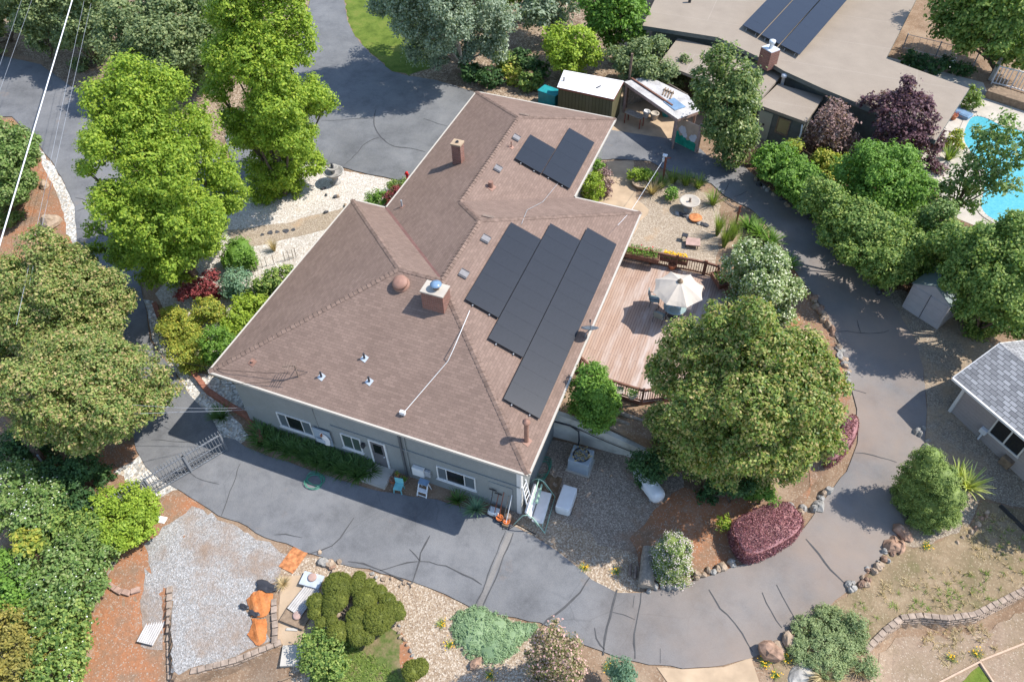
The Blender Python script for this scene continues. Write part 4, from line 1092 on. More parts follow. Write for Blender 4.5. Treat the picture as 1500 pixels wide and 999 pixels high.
# solar arrays: every panel a piece of its array
def solar(par, u0, u1, v0, v1, n, zf, slope, lift=0.14, pm='panel_cells'):
    nr = np.array([slope, 0, 1.0]); nr /= np.linalg.norm(nr); a1 = np.array([0, 1.0, 0]); a2 = np.cross(a1, nr)
    rail = MB(); w = (u1-u0)*math.sqrt(1+slope*slope); pl = (v1-v0)/n
    for f in (0.25, 0.75):
        u = u0+(u1-u0)*f; z = zf(u)
        rail.bar(np.array([u, v0-0.08, z])+nr*(lift-0.06), np.array([u, v1+0.04, z])+nr*(lift-0.06), 0.05, 0.05)
        for k in range(0, n+1, 2):
            p = np.array([u, v0+k*pl*(v1-v0)/(n*pl) if n else v0, z]); rail.bar(p-nr*0.02, p+nr*(lift-0.05), 0.05)
    ar = rail.build('solar_array', MATS['grey_metal'], par)
    for k in range(n):
        v = v0+(k+0.5)*pl; u = (u0+u1)/2; c = np.array([u, v, zf(u)])+nr*lift
        p = MB(); p.box(c, (pl-0.003, w-0.012, 0.04), axes=(a1, -a2, nr))
        # front face carries the cells
        hx, hy = (pl-0.022)/2, (w-0.03)/2; cc = c+nr*0.022
        q = [cc+a1*sx_*hx+a2*sy_*hy for sx_, sy_ in ((-1, 1), (1, 1), (1, -1), (-1, -1))]
        if np.cross(q[1]-q[0], q[2]-q[0])@nr < 0: q = q[::-1]
        p.face(q, [(sx_*hx+7, sy_*hy+7) for sx_, sy_ in ((-1, 1), (1, 1), (1, -1), (-1, -1))])
        p.build('solar_panel', MATS[pm], ar, uvbox=False)
    return ar
zR = lambda u: EZ+PT*(W-u); zR2 = lambda u: EZ+PT*(W-HT-u)
solar(house, 10.43, 12.085, 6.44, 12.38, 6, zR, PT)
solar(house, 12.105, 13.80, 5.12, 13.78, 9, zR, PT)
solar(house, 13.82, 15.51, 2.62, 14.92, 12, zR, PT)
ps = [rpx(*q, 'R2', 0.15) for q in ((774, 197), (753, 233), (790, 252), (812, 217), (834, 187), (795, 254), (832, 276), (870, 210))]
um_ = (ps[2][0]+ps[3][0]+ps[4][0]+ps[5][0])/4
solar(house, (ps[0][0]+ps[1][0])/2, um_-0.012, (ps[1][1]+ps[2][1])/2, (ps[0][1]+ps[3][1])/2, 2, zR2, PT)
solar(house, um_+0.012, (ps[6][0]+ps[7][0])/2, (ps[5][1]+ps[6][1])/2, (ps[4][1]+ps[7][1])/2, 4, zR2, PT)

# ---- things on the roof
c = rpx(437, 552, 'F'); an = thing('television_antenna', 'old rusty television antenna standing on the front roof slope', 'antenna', c)
t = MB(); t.tube([c, c+[0, 0, 0.85]], 0.03, 6); t.bar(c+[0, 0, 0.8], c+[-0.55, -0.2, 0.72], 0.04); t.build('mast', MATS['patina'], an)
t = MB()
for k in range(5):
    p = c+np.array([-0.12*k, -0.04*k, 0.8-0.015*k]); t.bar(p+[0.1, -0.35+0.03*k, 0.1], p+[-0.1, 0.35-0.03*k, -0.02], 0.018)
t.build('element', MATS['patina'], an)
t = MB(); t.bar(c+[0, 0, 0.5], c+[0.35, 0.3, 0.14], 0.02); t.bar(c+[0, 0, 0.5], c+[-0.3, 0.35, 0.14], 0.02); t.build('brace', MATS['dark_metal'], an)
plain('grey_dish', (0.10, 0.115, 0.13), 0.5, 0.3)
c = onplane(858, 503, (1, 0, 0), W-0.02); c = np.array([W-0.1, c[1], EZ+0.04]); sd = thing('satellite_dish', 'small grey satellite dish on the roof edge above the deck', 'satellite dish', c)
t = MB(); t.tube([c, c+[0.06, 0, 0.3], c+[0.2, 0, 0.55]], 0.03, 8); t.build('mast', MATS['grey_metal'], sd)
nd = unit(_u*0.97-_f*0.22); a1 = unit(np.cross(nd, [0, 0, 1])); a2 = np.cross(nd, a1)
t = MB(); t.lathe(c+[0.22, 0, 0.6], [(0, 0.0), (0.18, 0.015), (0.33, 0.05), (0.43, 0.09), (0.42, 0.105), (0.32, 0.065), (0.17, 0.03), (0, 0.018)], 22, axes=(a1, a2, nd)); t.build('dish', MATS['grey_dish'], sd)
t = MB(); t.bar(c+[0.22, 0, 0.58]-a2*0.3+nd*0.05, c+[0.22, 0, 0.6]+nd*0.42-a2*0.12, 0.03); t.box(c+[0.22, 0, 0.6]+nd*0.45-a2*0.1, (0.08, 0.08, 0.14), axes=(a1, a2, nd)); t.build('feed_arm', MATS['dark_metal'], sd)

# ================================================================== deck behind the house
DZ = 1.8
deck = thing('deck', 'reddish wooden deck with brown railings beside the house', 'deck', (18.5, 13, DZ))
dp = [at(915, 379, DZ)[:2], at(1029, 402, DZ)[:2], at(1049, 408, DZ)[:2], at(1064, 430, DZ)[:2], at(1066, 455, DZ)[:2], np.array([22.0, 11.5]), np.array([21.2, 8.6]), at(940, 589, DZ)[:2], at(880, 570, DZ)[:2], np.array([15.46, 8.45]), np.array([15.46, 18.3])]
dp = [tuple(p) for p in dp]; dp[0] = (15.46, dp[0][1]) if dp[0][0] < 15.46 else dp[0]
mb = MB(); mb.face([(x, y, DZ) for x, y in (dp[::-1])], [(y, x) for x, y in dp[::-1]])
if True:
    n_ = np.cross(np.array(mb.v[1])-np.array(mb.v[0]), np.array(mb.v[2])-np.array(mb.v[0]))
n = len(dp)
ar2 = sum(dp[i][0]*dp[(i+1) % n][1]-dp[(i+1) % n][0]*dp[i][1] for i in range(n))
if ar2 > 0: mb = MB(); mb.face([(x, y, DZ) for x, y in dp], [(y, x) for x, y in dp])
mb.build('floor', MATS['deck_boards'], deck)
mb = MB()
for i in range(n):
    a = np.array([*dp[i], DZ-0.16]); b_ = np.array([*dp[(i+1) % n], DZ-0.16]); 
    if dp[i][0] < 15.5 and dp[(i+1) % n][0] < 15.5: continue
    mb.bar(a, b_, 0.06, 0.28)
mb.build('rim_joist', MATS['rail_wood'], deck)
mb = MB()
for x, y in [(16.0, 8.8), (18.5, 8.7), (21.0, 8.9), (21.8, 11.6), (22, 15)]: mb.box((x, y, (DZ+float(H(x, y)))/2-0.2), (0.14, 0.14, max(0.3, DZ-float(H(x, y)))))
mb.build('support_post', MATS['grey_wood'], deck)
def railing(P, h=0.95, gap=0.13, inset=0.0):
    post_h = h+0.12
    rl = MB(); 
    for i in range(len(P)-1):
        a = np.array([*P[i], DZ]); b_ = np.array([*P[i+1], DZ]); d = b_-a; Ln = np.linalg.norm(d); d = d/Ln
        rl.bar(a+[0, 0, h], b_+[0, 0, h], 0.10, 0.045); rl.bar(a+[0, 0, h-0.09], b_+[0, 0, h-0.09], 0.04, 0.08); rl.bar(a+[0, 0, 0.12], b_+[0, 0, 0.12], 0.045, 0.08)
        k = int(Ln/gap)
        for j in range(1, k): p = a+d*(j*Ln/k); rl.bar(p+[0, 0, 0.14], p+[0, 0, h-0.08], 0.035)
    rl.build('railing', MATS['rail_wood'], deck)
    for p in P:
        t = MB(); t.box((p[0], p[1], DZ+post_h/2), (0.10, 0.10, post_h)); t.build('post', MATS['rail_wood'], deck)
def lerp(a, b_, t): return (a[0]+(b_[0]-a[0])*t, a[1]+(b_[1]-a[1])*t)
railing([(15.6, dp[0][1]), lerp(dp[0], dp[1], 0.33), lerp(dp[0], dp[1], 0.66), dp[1]])
railing([lerp(dp[1], dp[2], 0.12), dp[2], dp[3], dp[4]])
railing([(dp[5][0], dp[5][1]), dp[6], lerp(dp[6], dp[7], 0.5), dp[7], dp[8], (15.7, 8.5)], gap=0.12)

# things on the deck
def planter_box(P, dx, dy, h, rz, label, plant, seed, pm='leaf_green', nl=420, top=0.3, flower=None):
    root = thing('planter_box', label, 'planter', P)
    P = np.array(P, float); t = MB()
    ax = np.array([math.cos(rz), math.sin(rz), 0]); ay = np.array([-math.sin(rz), math.cos(rz), 0]); az = np.array([0, 0, 1.0])
    for s_ in (-1, 1):
        t.box(P+ay*s_*dy/2+az*h/2, (dx, 0.04, h), axes=(ax, ay, az)); t.box(P+ax*s_*dx/2+az*h/2, (0.045, dy+0.04, h+0.02), axes=(ax, ay, az))
    t.build('box', MATS['rail_wood'], root)
    t = MB(); t.box(P+az*(h*0.72), (dx-0.04, dy-0.04, 0.05), axes=(ax, ay, az)); t.build('soil', MATS['mulch'], root)
    rg = np.random.default_rng(seed); C = P+ax*rg.uniform(-dx*.45, dx*.45, (nl, 1))+ay*rg.uniform(-dy*.5, dy*.5, (nl, 1))+az*(h+top*rg.random((nl, 1)))
    leaves_mesh('foliage', C, unit(rg.normal(size=(nl, 3))+[0, 0, 0.6]), 0.09, 0.6, MATS[pm], root, seed)
    if flower:
        k = flower[1]; C = P+ax*rg.uniform(-dx*.45, dx*.45, (k, 1))+ay*rg.uniform(-dy*.4, dy*.4, (k, 1))+az*(h+top+0.05)
        leaves_mesh('blossom', C, unit(rg.normal(size=(k, 3))*0.4+[0, 0, 1]), 0.09, 0.9, MATS[flower[0]], root, seed+1)
    return root
rzr = math.atan2(dp[1][1]-dp[0][1], dp[1][0]-dp[0][0])
q = lerp(dp[0], dp[1], 0.20); planter_box((q[0], q[1]-0.28, DZ+0.55), 2.2, 0.36, 0.26, rzr, 'long planter box hung on the deck railing nearest the roof edge', 1, 1)
q = lerp(dp[0], dp[1], 0.22); planter_box((q[0]+0.1, q[1]+0.34, DZ+0.3), 2.0, 0.34, 0.26, rzr, 'long planter box on the gravel side of the deck railing', 1, 2, flower=('red_petal', 8))
q = lerp(dp[0], dp[1], 0.62); planter_box((q[0], q[1]+0.22, DZ+0.35), 1.5, 0.34, 0.26, rzr, 'planter full of yellow daisies behind the deck railing', 1, 3, flower=('yellow_petal', 120))
q = lerp(dp[2], dp[3], 0.55); planter_box((q[0]-0.22, q[1]-0.05, DZ+0.35), 1.1, 0.5, 0.3, math.atan2(dp[3][1]-dp[2][1], dp[3][0]-dp[2][0]), 'divided wooden planter inside the far corner of the deck railing', 1, 4, nl=160, top=0.08)
def pot(P, r_, h, label, mat, plant='leaf_green', nl=160, seed=0, cat='pot', pr=None, name='plant_pot', group=None):
    root = thing(name, label, cat, P, group); t = MB()
    t.lathe(P, [(r_*0.72, 0), (r_*0.95, h*0.8), (r_*1.08, h*0.86), (r_*1.08, h), (r_*0.9, h), (r_*0.85, h*0.85), (0, h*0.82)], 16); t.build('pot', MATS[mat], root)
    if nl:
        rg = np.random.default_rng(seed); pr = pr or r_*1.2
        C = np.array(P)+np.c_[rg.normal(0, pr*0.5, (nl, 2)), h+pr*1.0*rg.random(nl)]
        leaves_mesh('foliage', C, unit(rg.normal(size=(nl, 3))+[0, 0, .6]), 0.09, 0.55, MATS[plant], root, seed)
    return root
pot(at(984, 393, DZ), 0.24, 0.32, 'terracotta pot on the deck just above the parasol', 'terracotta', nl=0)
q = at(908, 572, DZ+0.45); pot((q[0], q[1]-0.18, DZ+0.45), 0.22, 0.26, 'pale round pot hung on the near deck railing, closer to the house', 'concrete_pale', 'leaf_dark', 60, 5)
q = at(927, 578, DZ+0.45); pot((q[0], q[1]-0.18, DZ+0.45), 0.24, 0.26, 'pale round pot with a fuller green plant hung on the near deck railing', 'concrete_pale', 'leaf_green', 130, 6)
# parasol
pc = at(994, 424, DZ+2.05); pc = np.array([pc[0], pc[1], DZ])
par = thing('parasol', 'cream octagonal parasol open over the table on the deck', 'parasol', pc)
t = MB(); t.tube([pc, pc+[0, 0, 2.75]], 0.025, 10); t.build('pole', MATS['brown_board'], par)
t = MB(); t.lathe(pc, [(0.28, 0), (0.28, 0.05), (0.08, 0.09), (0.05, 0.3), (0, 0.3)], 18); t.build('base', MATS['dark_metal'], par)
t = MB(); Rr = 1.38; rim = []; mid_ = []
sub = 4
V = [pc+[0, 0, 2.66]]
for ring_ in (0.28, 0.55, 0.8, 1.0):
    for k in range(8):
        for j in range(sub):
            a0 = R(22.5+45*k+8); a1_ = R(22.5+45*(k+1)+8); f = j/sub
            p0 = np.array([math.cos(a0), math.sin(a0)]); p1_ = np.array([math.cos(a1_), math.sin(a1_)])
            p = (p0*(1-f)+p1_*f)*Rr*ring_
            sag = 0.07*math.sin(math.pi*f)*ring_
            if ring_ == 1.0: p = p*(1-0.05*math.sin(math.pi*f))
            V.append(pc+[p[0], p[1], 2.66-0.60*ring_**1.15-sag])
nr_ = 8*sub
F = [(0, 1+i, 1+(i+1) % nr_) for i in range(nr_)]
for l in range(3):
    F += [(1+l*nr_+i, 1+(l+1)*nr_+i, 1+(l+1)*nr_+(i+1) % nr_, 1+l*nr_+(i+1) % nr_) for i in range(nr_)]
t.add(V, F); t.build('canopy', MATS['canopy_cloth'], par)
t = MB(); t.lathe(pc+[0, 0, 2.66], [(0.16, -0.05), (0.15, 0.02), (0.06, 0.06), (0.03, 0.16), (0, 0.18)], 12); t.build('finial', MATS['brown_board'], par)
t = MB()
for k in range(8):
    a0 = R(22.5+45*k+8); t.bar(pc+[0, 0, 2.62], pc+[math.cos(a0)*Rr*0.98, math.sin(a0)*Rr*0.98, 2.04], 0.018)
t.build('rib', MATS['brown_board'], par)
# table and chairs
tb = thing('patio_table', 'round glass patio table under the cream parasol', 'table', pc)
t = MB(); t.lathe(pc+[0, 0, 0.72], [(0.05, 0), (0.62, 0), (0.62, 0.025), (0.05, 0.025)], 28); t.build('tabletop', MATS['table_glass'], tb)
for k in range(4):
    a0 = R(45+90*k); t = MB(); t.tube([pc+[math.cos(a0)*0.48, math.sin(a0)*0.48, 0], pc+[math.cos(a0)*0.3, math.sin(a0)*0.3, 0.4], pc+[math.cos(a0)*0.45, math.sin(a0)*0.45, 0.72]], 0.02, 6); t.build('leg', MATS['dark_metal'], tb)
def patio_chair(P, rz, label, mat, frame, group='patio chairs around the glass table'):
    root = thing('patio_chair', label, 'chair', P, group); P = np.array(P, float)
    ax = np.array([math.cos(rz), math.sin(rz), 0]); ay = np.array([-math.sin(rz), math.cos(rz), 0]); az = np.array([0, 0, 1.0])
    t = MB(); t.box(P+az*0.42, (0.52, 0.52, 0.05), bev=0.02, axes=(ax, ay, az)); t.build('seat', MATS[mat], root)
    bz = unit(az-ay*0.28); by = np.cross(bz, ax)
    t = MB(); t.box(P-ay*0.33+az*0.72, (0.52, 0.05, 0.62), bev=0.02, axes=(ax, by, bz)); t.build('backrest', MATS[mat], root)
    for sx_ in (-1, 1):
        for sy_ in (-1, 1):
            t = MB(); t.tube([P+ax*sx_*0.27+ay*sy_*0.25, P+ax*sx_*0.26+ay*sy_*0.22+az*0.42], 0.016, 6); t.build('leg', MATS[frame], root)
        t = MB(); t.tube([P+ax*sx_*0.28+ay*0.24+az*0.42, P+ax*sx_*0.28+ay*0.2+az*0.63, P+ax*sx_*0.28-ay*0.34+az*0.65], 0.018, 6); t.build('armrest', MATS[frame], root)
    return root
q = at(958, 446, DZ); patio_chair((q[0], q[1], DZ), R(-80), 'dark green patio chair standing clear of the parasol towards the house', 'shed_roof', 'dark_metal')
q = at(965, 470, DZ); patio_chair((q[0], q[1], DZ), R(-10), 'patio chair in the shade of the parasol', 'shed_roof', 'dark_metal')
q = at(1003, 456, DZ); patio_chair((q[0], q[1], DZ), R(15), 'pale patio chair under the near edge of the parasol beside the big tree', 'white_cushion', 'grey_metal')
# ================================================================== trees
tree('sweetgum_tree', 'tall sweetgum with the broadest bright green crown beside the white gravel garden', 'tree', (285, 402),
     [(192, 118, 36), (240, 128, 34), (146, 150, 30), (203, 178, 50), (268, 190, 44), (160, 212, 42), (230, 248, 56), (305, 240, 42), (334, 283, 32), (165, 290, 32), (214, 322, 48), (275, 318, 50), (188, 366, 32), (245, 368, 42), (292, 348, 36), (220, 402, 20), (125, 245, 14), (135, 335, 12), (140, 365, 12), (262, 405, 18)],
     'leaf_gum', size=0.15, cov=1.25, clump=0.38, r0=0.22, inner=0.2)
tree('sweetgum_tree', 'tall bright green sweetgum rising past the upper frame edge beside the parking area', 'tree', (412, 285),
     [(345, 15, 42), (405, 5, 52), (330, 78, 32), (382, 88, 52), (430, 62, 38), (318, 130, 24), (405, 148, 46), (452, 142, 28), (370, 190, 40), (425, 200, 42), (395, 245, 40), (440, 235, 30), (385, 280, 22), (425, 270, 24), (410, -45, 50), (350, -40, 42), (478, 150, 14), (335, 175, 20)],
     'leaf_gum', size=0.16, cov=1.25, clump=0.38, r0=0.24, inner=0.2)
tree('photinia_tree', 'olive photinia with tan shoots beside the dirt bank, upper of two', 'tree', (95, 560),
     [(60, 362, 32), (108, 388, 32), (20, 410, 36), (85, 430, 46), (140, 420, 34), (30, 470, 40), (100, 480, 46), (150, 470, 32), (172, 440, 24), (5, 520, 36), (135, 505, 34), (60, 515, 34)],
     'leaf_photinia', size=0.135, cov=1.45, clump=0.32, r0=0.18, up=0.6)
tree('photinia_tree', 'broad olive photinia with tan shoots next to the iron gate, lower of two', 'tree', (120, 690),
     [(85, 530, 45), (145, 530, 45), (200, 545, 42), (240, 572, 22), (40, 565, 42), (95, 585, 48), (150, 590, 48), (195, 590, 36), (120, 632, 34), (165, 620, 30), (60, 615, 36)],
     'leaf_photinia', size=0.135, cov=1.45, clump=0.32, r0=0.18, up=0.6)
tree('magnolia_tree', 'large round dark leafed magnolia between the deck and the curved drive', 'tree', (1055, 682),
     [(1006, 500, 36), (1058, 468, 30), (1108, 464, 32), (985, 545, 40), (1045, 522, 50), (1108, 515, 50), (1160, 515, 42), (1195, 548, 36), (1030, 592, 52), (1098, 585, 58), (1160, 585, 52), (1212, 590, 30), (980, 615, 32), (985, 660, 36), (1035, 652, 42), (1098, 655, 48), (1160, 645, 44), (1200, 632, 34), (1112, 700, 24), (1155, 690, 22), (1060, 692, 26), (1015, 682, 24), (1224, 560, 18)],
     'leaf_magnolia', size=0.14, cov=1.45, clump=0.30, r0=0.20, minz=0.1, bark='bark_pale', up=0.5)
tree('oleander_bush', 'cream flowering oleander bush above the magnolia beside the deck corner', 'shrub', (1118, 458),
     [(1098, 372, 26), (1130, 385, 28), (1085, 398, 26), (1120, 415, 34), (1150, 425, 24), (1100, 445, 26), (1085, 430, 20), (1140, 455, 22)],
     'leaf_oleander', size=0.16, cov=1.5, clump=0.3, r0=0.08, flowers=('cream_petal', 0.085, 0.10))
tree('loquat_tree', 'loquat tree with dull green leaves between the carport and the neighbouring house', 'tree', (1068, 245),
     [(1055, 85, 22), (1075, 100, 26), (1035, 118, 26), (1086, 122, 24), (1034, 148, 18), (1066, 145, 32), (1094, 150, 18), (1054, 182, 24), (1078, 188, 32), (1066, 222, 22), (1076, 220, 22), (1040, 90, 14), (1105, 105, 10)],
     'leaf_loquat', size=0.20, cov=1.15, clump=0.4, r0=0.12, inner=0.05, ls=0.98)
tree('plum_tree', 'dark purple plum tree standing against the beige roof', 'tree', (1340, 240),
     [(1331, 125, 12), (1325, 145, 16), (1300, 150, 16), (1350, 150, 14), (1342, 168, 24), (1312, 178, 24), (1360, 178, 16), (1365, 200, 20), (1335, 200, 26), (1300, 195, 18), (1278, 150, 10), (1268, 145, 8), (1355, 222, 18), (1330, 225, 18)],
     'leaf_plum', size=0.21, cov=1.0, clump=0.34, r0=0.08, inner=0.05, ls=1.02)
tree('plum_tree', 'smaller pinkish purple plum tree beside the grey garden room', 'tree', (1232, 235),
     [(1222, 158, 12), (1212, 172, 16), (1230, 180, 18), (1198, 190, 15), (1215, 198, 18), (1240, 205, 15), (1252, 195, 10), (1190, 205, 12)],
     'leaf_pinkplum', size=0.18, cov=0.65, clump=0.34, r0=0.06, inner=0.03, ls=1.0)
tree('broadleaf_tree', 'big fresh green tree in the hedge in front of the plum trees', 'tree', (1295, 335),
     [(1272, 232, 30), (1310, 235, 32), (1250, 262, 32), (1290, 270, 38), (1330, 275, 32), (1300, 305, 32), (1262, 300, 26), (1340, 310, 24)],
     'leaf_green', size=0.16, cov=1.45, clump=0.34, r0=0.12)
tree('privet_tree', 'dense dark green privet at the bend of the upper drive', 'tree', (1262, 395),
     [(1205, 285, 28), (1230, 312, 34), (1265, 335, 38), (1300, 345, 34), (1255, 365, 28), (1285, 378, 30), (1325, 365, 30), (1310, 395, 22), (1220, 340, 20), (1185, 290, 20), (1345, 390, 22), (1290, 405, 20)],
     'leaf_privet', size=0.155, cov=1.45, clump=0.34, r0=0.12)
tree('bamboo_hedge', 'loose light green hedge leaning over the upper drive next to the loquat', 'hedge', (1150, 282),
     [(1120, 226, 18), (1142, 230, 20), (1130, 242, 20), (1158, 240, 22), (1175, 255, 22), (1192, 270, 20), (1165, 278, 18), (1150, 265, 20), (1185, 288, 22), (1208, 312, 20)],
     'leaf_green', size=0.19, cov=1.5, clump=0.32, r0=0.05)
tree('spindle_bush', 'golden yellow leafed bush in the hedge below the garden room', 'shrub', (1222, 262),
     [(1165, 212, 10), (1205, 235, 15), (1225, 240, 15), (1240, 252, 13), (1210, 255, 12)], 'leaf_yellow', size=0.17, cov=1.6, clump=0.3, r0=0.04)
tree('privet_tree', 'mid green tree behind the plastic shed, the nearest to the grey tiled house', 'tree', (1440, 490),
     [(1400, 352, 32), (1440, 362, 38), (1482, 355, 36), (1415, 400, 36), (1458, 410, 42), (1495, 400, 36), (1430, 440, 30), (1475, 450, 36), (1440, 475, 24), (1500, 445, 30), (1415, 375, 26), (1490, 330, 24), (1505, 480, 24)],
     'leaf_privet', size=0.155, cov=1.45, clump=0.342, r0=0.14)
tree('privet_tree', 'olive green tree between the pool and the plastic shed', 'tree', (1378, 410),
     [(1350, 335, 26), (1378, 318, 24), (1385, 350, 26), (1355, 368, 26), (1395, 385, 24), (1370, 392, 20)],
     'leaf_bramble', size=0.155, cov=1.45, clump=0.34, r0=0.10)
tree('oak_tree', 'open crowned dark tree with slanting limbs leaning over the pool', 'tree', (1385, 320),
     [(1478, 190, 20), (1455, 205, 20), (1490, 215, 20), (1440, 232, 20), (1468, 235, 20), (1430, 258, 20), (1455, 265, 18), (1475, 262, 16), (1405, 262, 16), (1392, 285, 20), (1420, 290, 16), (1360, 285, 18), (1440, 195, 12)],
     'leaf_bramble', size=0.22, cov=0.9, clump=0.4, r0=0.12, inner=0.05, back=False, ls=1.1)
tree('maple_tree', 'large leafy tree with sunlit tips filling the upper right corner', 'tree', (1455, 110),
     [(1400, 12, 28), (1440, 5, 38), (1490, 0, 40), (1415, 45, 26), (1455, 45, 32), (1495, 45, 32), (1385, 35, 20), (1470, 75, 22), (1500, 80, 22), (1430, -30, 45), (1490, -40, 45)],
     'leaf_privet', size=0.26, cov=1.4, clump=0.5, r0=0.2)
tree('olive_tree', 'grey green olive tree by the edge of the lawn, larger of the two silvery trees', 'tree', (692, 108),
     [(600, 28, 30), (640, 52, 30), (615, 72, 20), (662, 28, 34), (680, 70, 22), (705, 45, 30), (640, 85, 18), (725, 70, 22), (650, 5, 36), (700, -8, 40), (735, 30, 24), (590, -5, 28), (640, -45, 55), (700, -70, 60), (570, -45, 40), (560, 8, 18), (610, -95, 50), (690, -115, 60), (560, -85, 45)],
     'leaf_silver', size=0.19, cov=1.15, clump=0.5, r0=0.2, bark='bark_pale', inner=0.1)
tree('olive_tree', 'grey green tree behind the lime bushes, smaller of the two silvery trees', 'tree', (808, 62),
     [(790, 8, 26), (826, 2, 28), (772, 28, 16), (812, 28, 20), (800, -30, 34)], 'leaf_silver', size=0.26, cov=1.2, clump=0.5, r0=0.15, inner=0.1)
tree('lemon_tree', 'lime green open shrub tree above the white roofed shed', 'tree', (838, 118),
     [(815, 52, 22), (848, 60, 24), (828, 82, 22), (862, 78, 20), (842, 98, 16), (806, 75, 14)], 'leaf_lime', size=0.22, cov=1.2, clump=0.4, r0=0.08)
tree('broadleaf_tree', 'bright green tree at the left end of the beige roof', 'tree', (900, 90),
     [(880, 25, 24), (912, 15, 28), (935, 10, 20), (895, 50, 20), (925, 45, 20), (905, -20, 32), (870, -5, 24)], 'leaf_green', size=0.26, cov=1.3, clump=0.45, r0=0.12)
tree('juniper_tree', 'brownish green conifer behind the carport roof', 'tree', (948, 135),
     [(905, 78, 18), (935, 72, 18), (965, 65, 12), (920, 98, 18), (950, 98, 18), (978, 100, 15), (968, 118, 14), (992, 118, 12), (930, 115, 13), (1000, 88, 8)], 'leaf_cedar', size=0.2, cov=1.4, clump=0.32, r0=0.08)
tree('cedar_tree', 'layered grey green cedar beyond the sweetgums at the top left', 'tree', (238, 140),
     [(185, 18, 34), (225, 45, 36), (272, 30, 38), (190, 75, 26), (240, 82, 32), (288, 70, 32), (300, 105, 24), (255, 110, 24), (315, 40, 28), (165, 50, 24), (250, -10, 40), (300, -15, 40), (200, 108, 18)],
     'leaf_cedar', size=0.22, cov=1.2, clump=0.55, r0=0.18, squash=0.5, inner=0.1, ls=1.15)
tree('cedar_tree', 'small bright tipped cedar by the road in the upper left corner', 'tree', (75, 85),
     [(55, 38, 22), (72, 58, 20), (38, 28, 18), (78, 35, 18), (60, 10, 22), (70, -30, 34), (30, -20, 30), (75, -70, 34)], 'leaf_cedar', size=0.22, cov=1.2, clump=0.45, r0=0.12, squash=0.6, ls=1.15)
tree('cedar_tree', 'dark cedar with thin branches between the road and the power cable', 'tree', (130, 95),
     [(110, 25, 24), (130, 50, 22), (100, 55, 18), (140, 20, 24), (145, 75, 16), (115, -8, 26), (118, 95, 12), (130, -50, 36), (150, -85, 40)], 'leaf_cedar', size=0.22, cov=1.1, clump=0.45, r0=0.12, squash=0.6, ls=1.15)
tree('broadleaf_tree', 'shady tree at the far left end of the road', 'tree', (18, 60), [(5, 5, 24), (30, 0, 22), (-20, 30, 24), (-30, 70, 26), (10, -25, 30)], 'leaf_cedar', size=0.3, cov=1.1, clump=0.5, r0=0.15)
tree('elaeagnus_bush', 'grey and green bush on the left frame edge above the dirt bank', 'shrub', (5, 310),
     [(8, 195, 24), (28, 205, 20), (12, 235, 32), (42, 225, 18), (8, 275, 30), (30, 262, 20), (0, 315, 24), (-25, 260, 34), (48, 205, 10)], 'leaf_bramble', size=0.18, cov=1.5, clump=0.35, r0=0.08, flowers=None)
tree('lemon_tree', 'glossy citrus tree between the deck railing and the concrete retaining wall', 'tree', (868, 622),
     [(868, 548, 20), (855, 572, 22), (880, 575, 24), (850, 595, 18), (872, 600, 26), (893, 590, 18), (868, 618, 16), (888, 612, 14)], 'leaf_green', size=0.13, cov=1.7, clump=0.28, r0=0.07)
# trees beyond the top of the frame that close the picture
for i, (px, py, lab) in enumerate([(760, 5, 'green tree at the top edge just right of the large olive tree'), (1290, -60, 'tree beyond the solar panels of the neighbouring roof')]):
    tree('broadleaf_tree', lab, 'tree', (px, py+25), [(px-18, py-12, 22), (px+15, py-15, 22), (px, py-38, 26)], 'leaf_privet', size=0.3, cov=1.2, clump=0.5, r0=0.14)

# ------------------------------------------------------------------ shrubs and beds
shrub('bright green clipped shrub against the outer end of the iron gate', 185, 745, [(155, 742, 26), (188, 735, 26), (212, 742, 20), (172, 768, 28), (205, 768, 22), (188, 785, 18)], 'leaf_lime', size=0.12, base_px=(188, 792), cov=1.9, hz=0.9, ls=1.05)
shrub('white flowering bush at the left edge below the utility pole', 40, 720, [(25, 705, 30), (62, 735, 26), (15, 745, 30), (50, 765, 24)], 'leaf_bramble', size=0.14, base_px=(40, 772), hz=1.6, flowers=('white_petal', 0.07, 0.035), ls=1.1)
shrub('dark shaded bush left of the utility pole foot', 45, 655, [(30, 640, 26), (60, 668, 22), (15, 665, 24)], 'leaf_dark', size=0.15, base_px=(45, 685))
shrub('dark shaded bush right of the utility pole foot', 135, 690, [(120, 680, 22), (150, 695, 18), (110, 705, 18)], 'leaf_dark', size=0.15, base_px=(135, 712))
shrub('lime yellow leafed plant among the brambles', 38, 795, [(30, 795, 13), (45, 785, 11), (50, 800, 10)], 'leaf_yellow', size=0.2, base_px=(40, 812), hz=1.9, ls=1.2)
shrub('thorny green bramble thicket with small white blossoms, above the olive yellow bush', 85, 840, [(55, 830, 30), (95, 815, 26), (125, 832, 24), (75, 862, 30), (115, 865, 28), (138, 855, 16)], 'leaf_bramble', size=0.15, base_px=(90, 890), flowers=('white_petal', 0.06, 0.015), spread=0.6, ls=1.1, hz=1.2)
shrub('leafy green bramble thicket in the lower left corner, right of the olive yellow bush', 85, 935, [(60, 900, 28), (98, 905, 28), (80, 940, 30), (108, 945, 20), (95, 980, 26), (60, 985, 26)], 'leaf_privet', size=0.15, base_px=(85, 1000), flowers=('white_petal', 0.06, 0.015), spread=0.6, ls=1.1, hz=1.2)
shrub('olive yellow bush on the left edge near the bottom', 18, 935, [(15, 910, 26), (38, 930, 20), (10, 950, 28), (30, 975, 26), (0, 985, 28)], 'leaf_goldbush', size=0.13, base_px=(18, 1000), hz=1.4, ls=1.1)
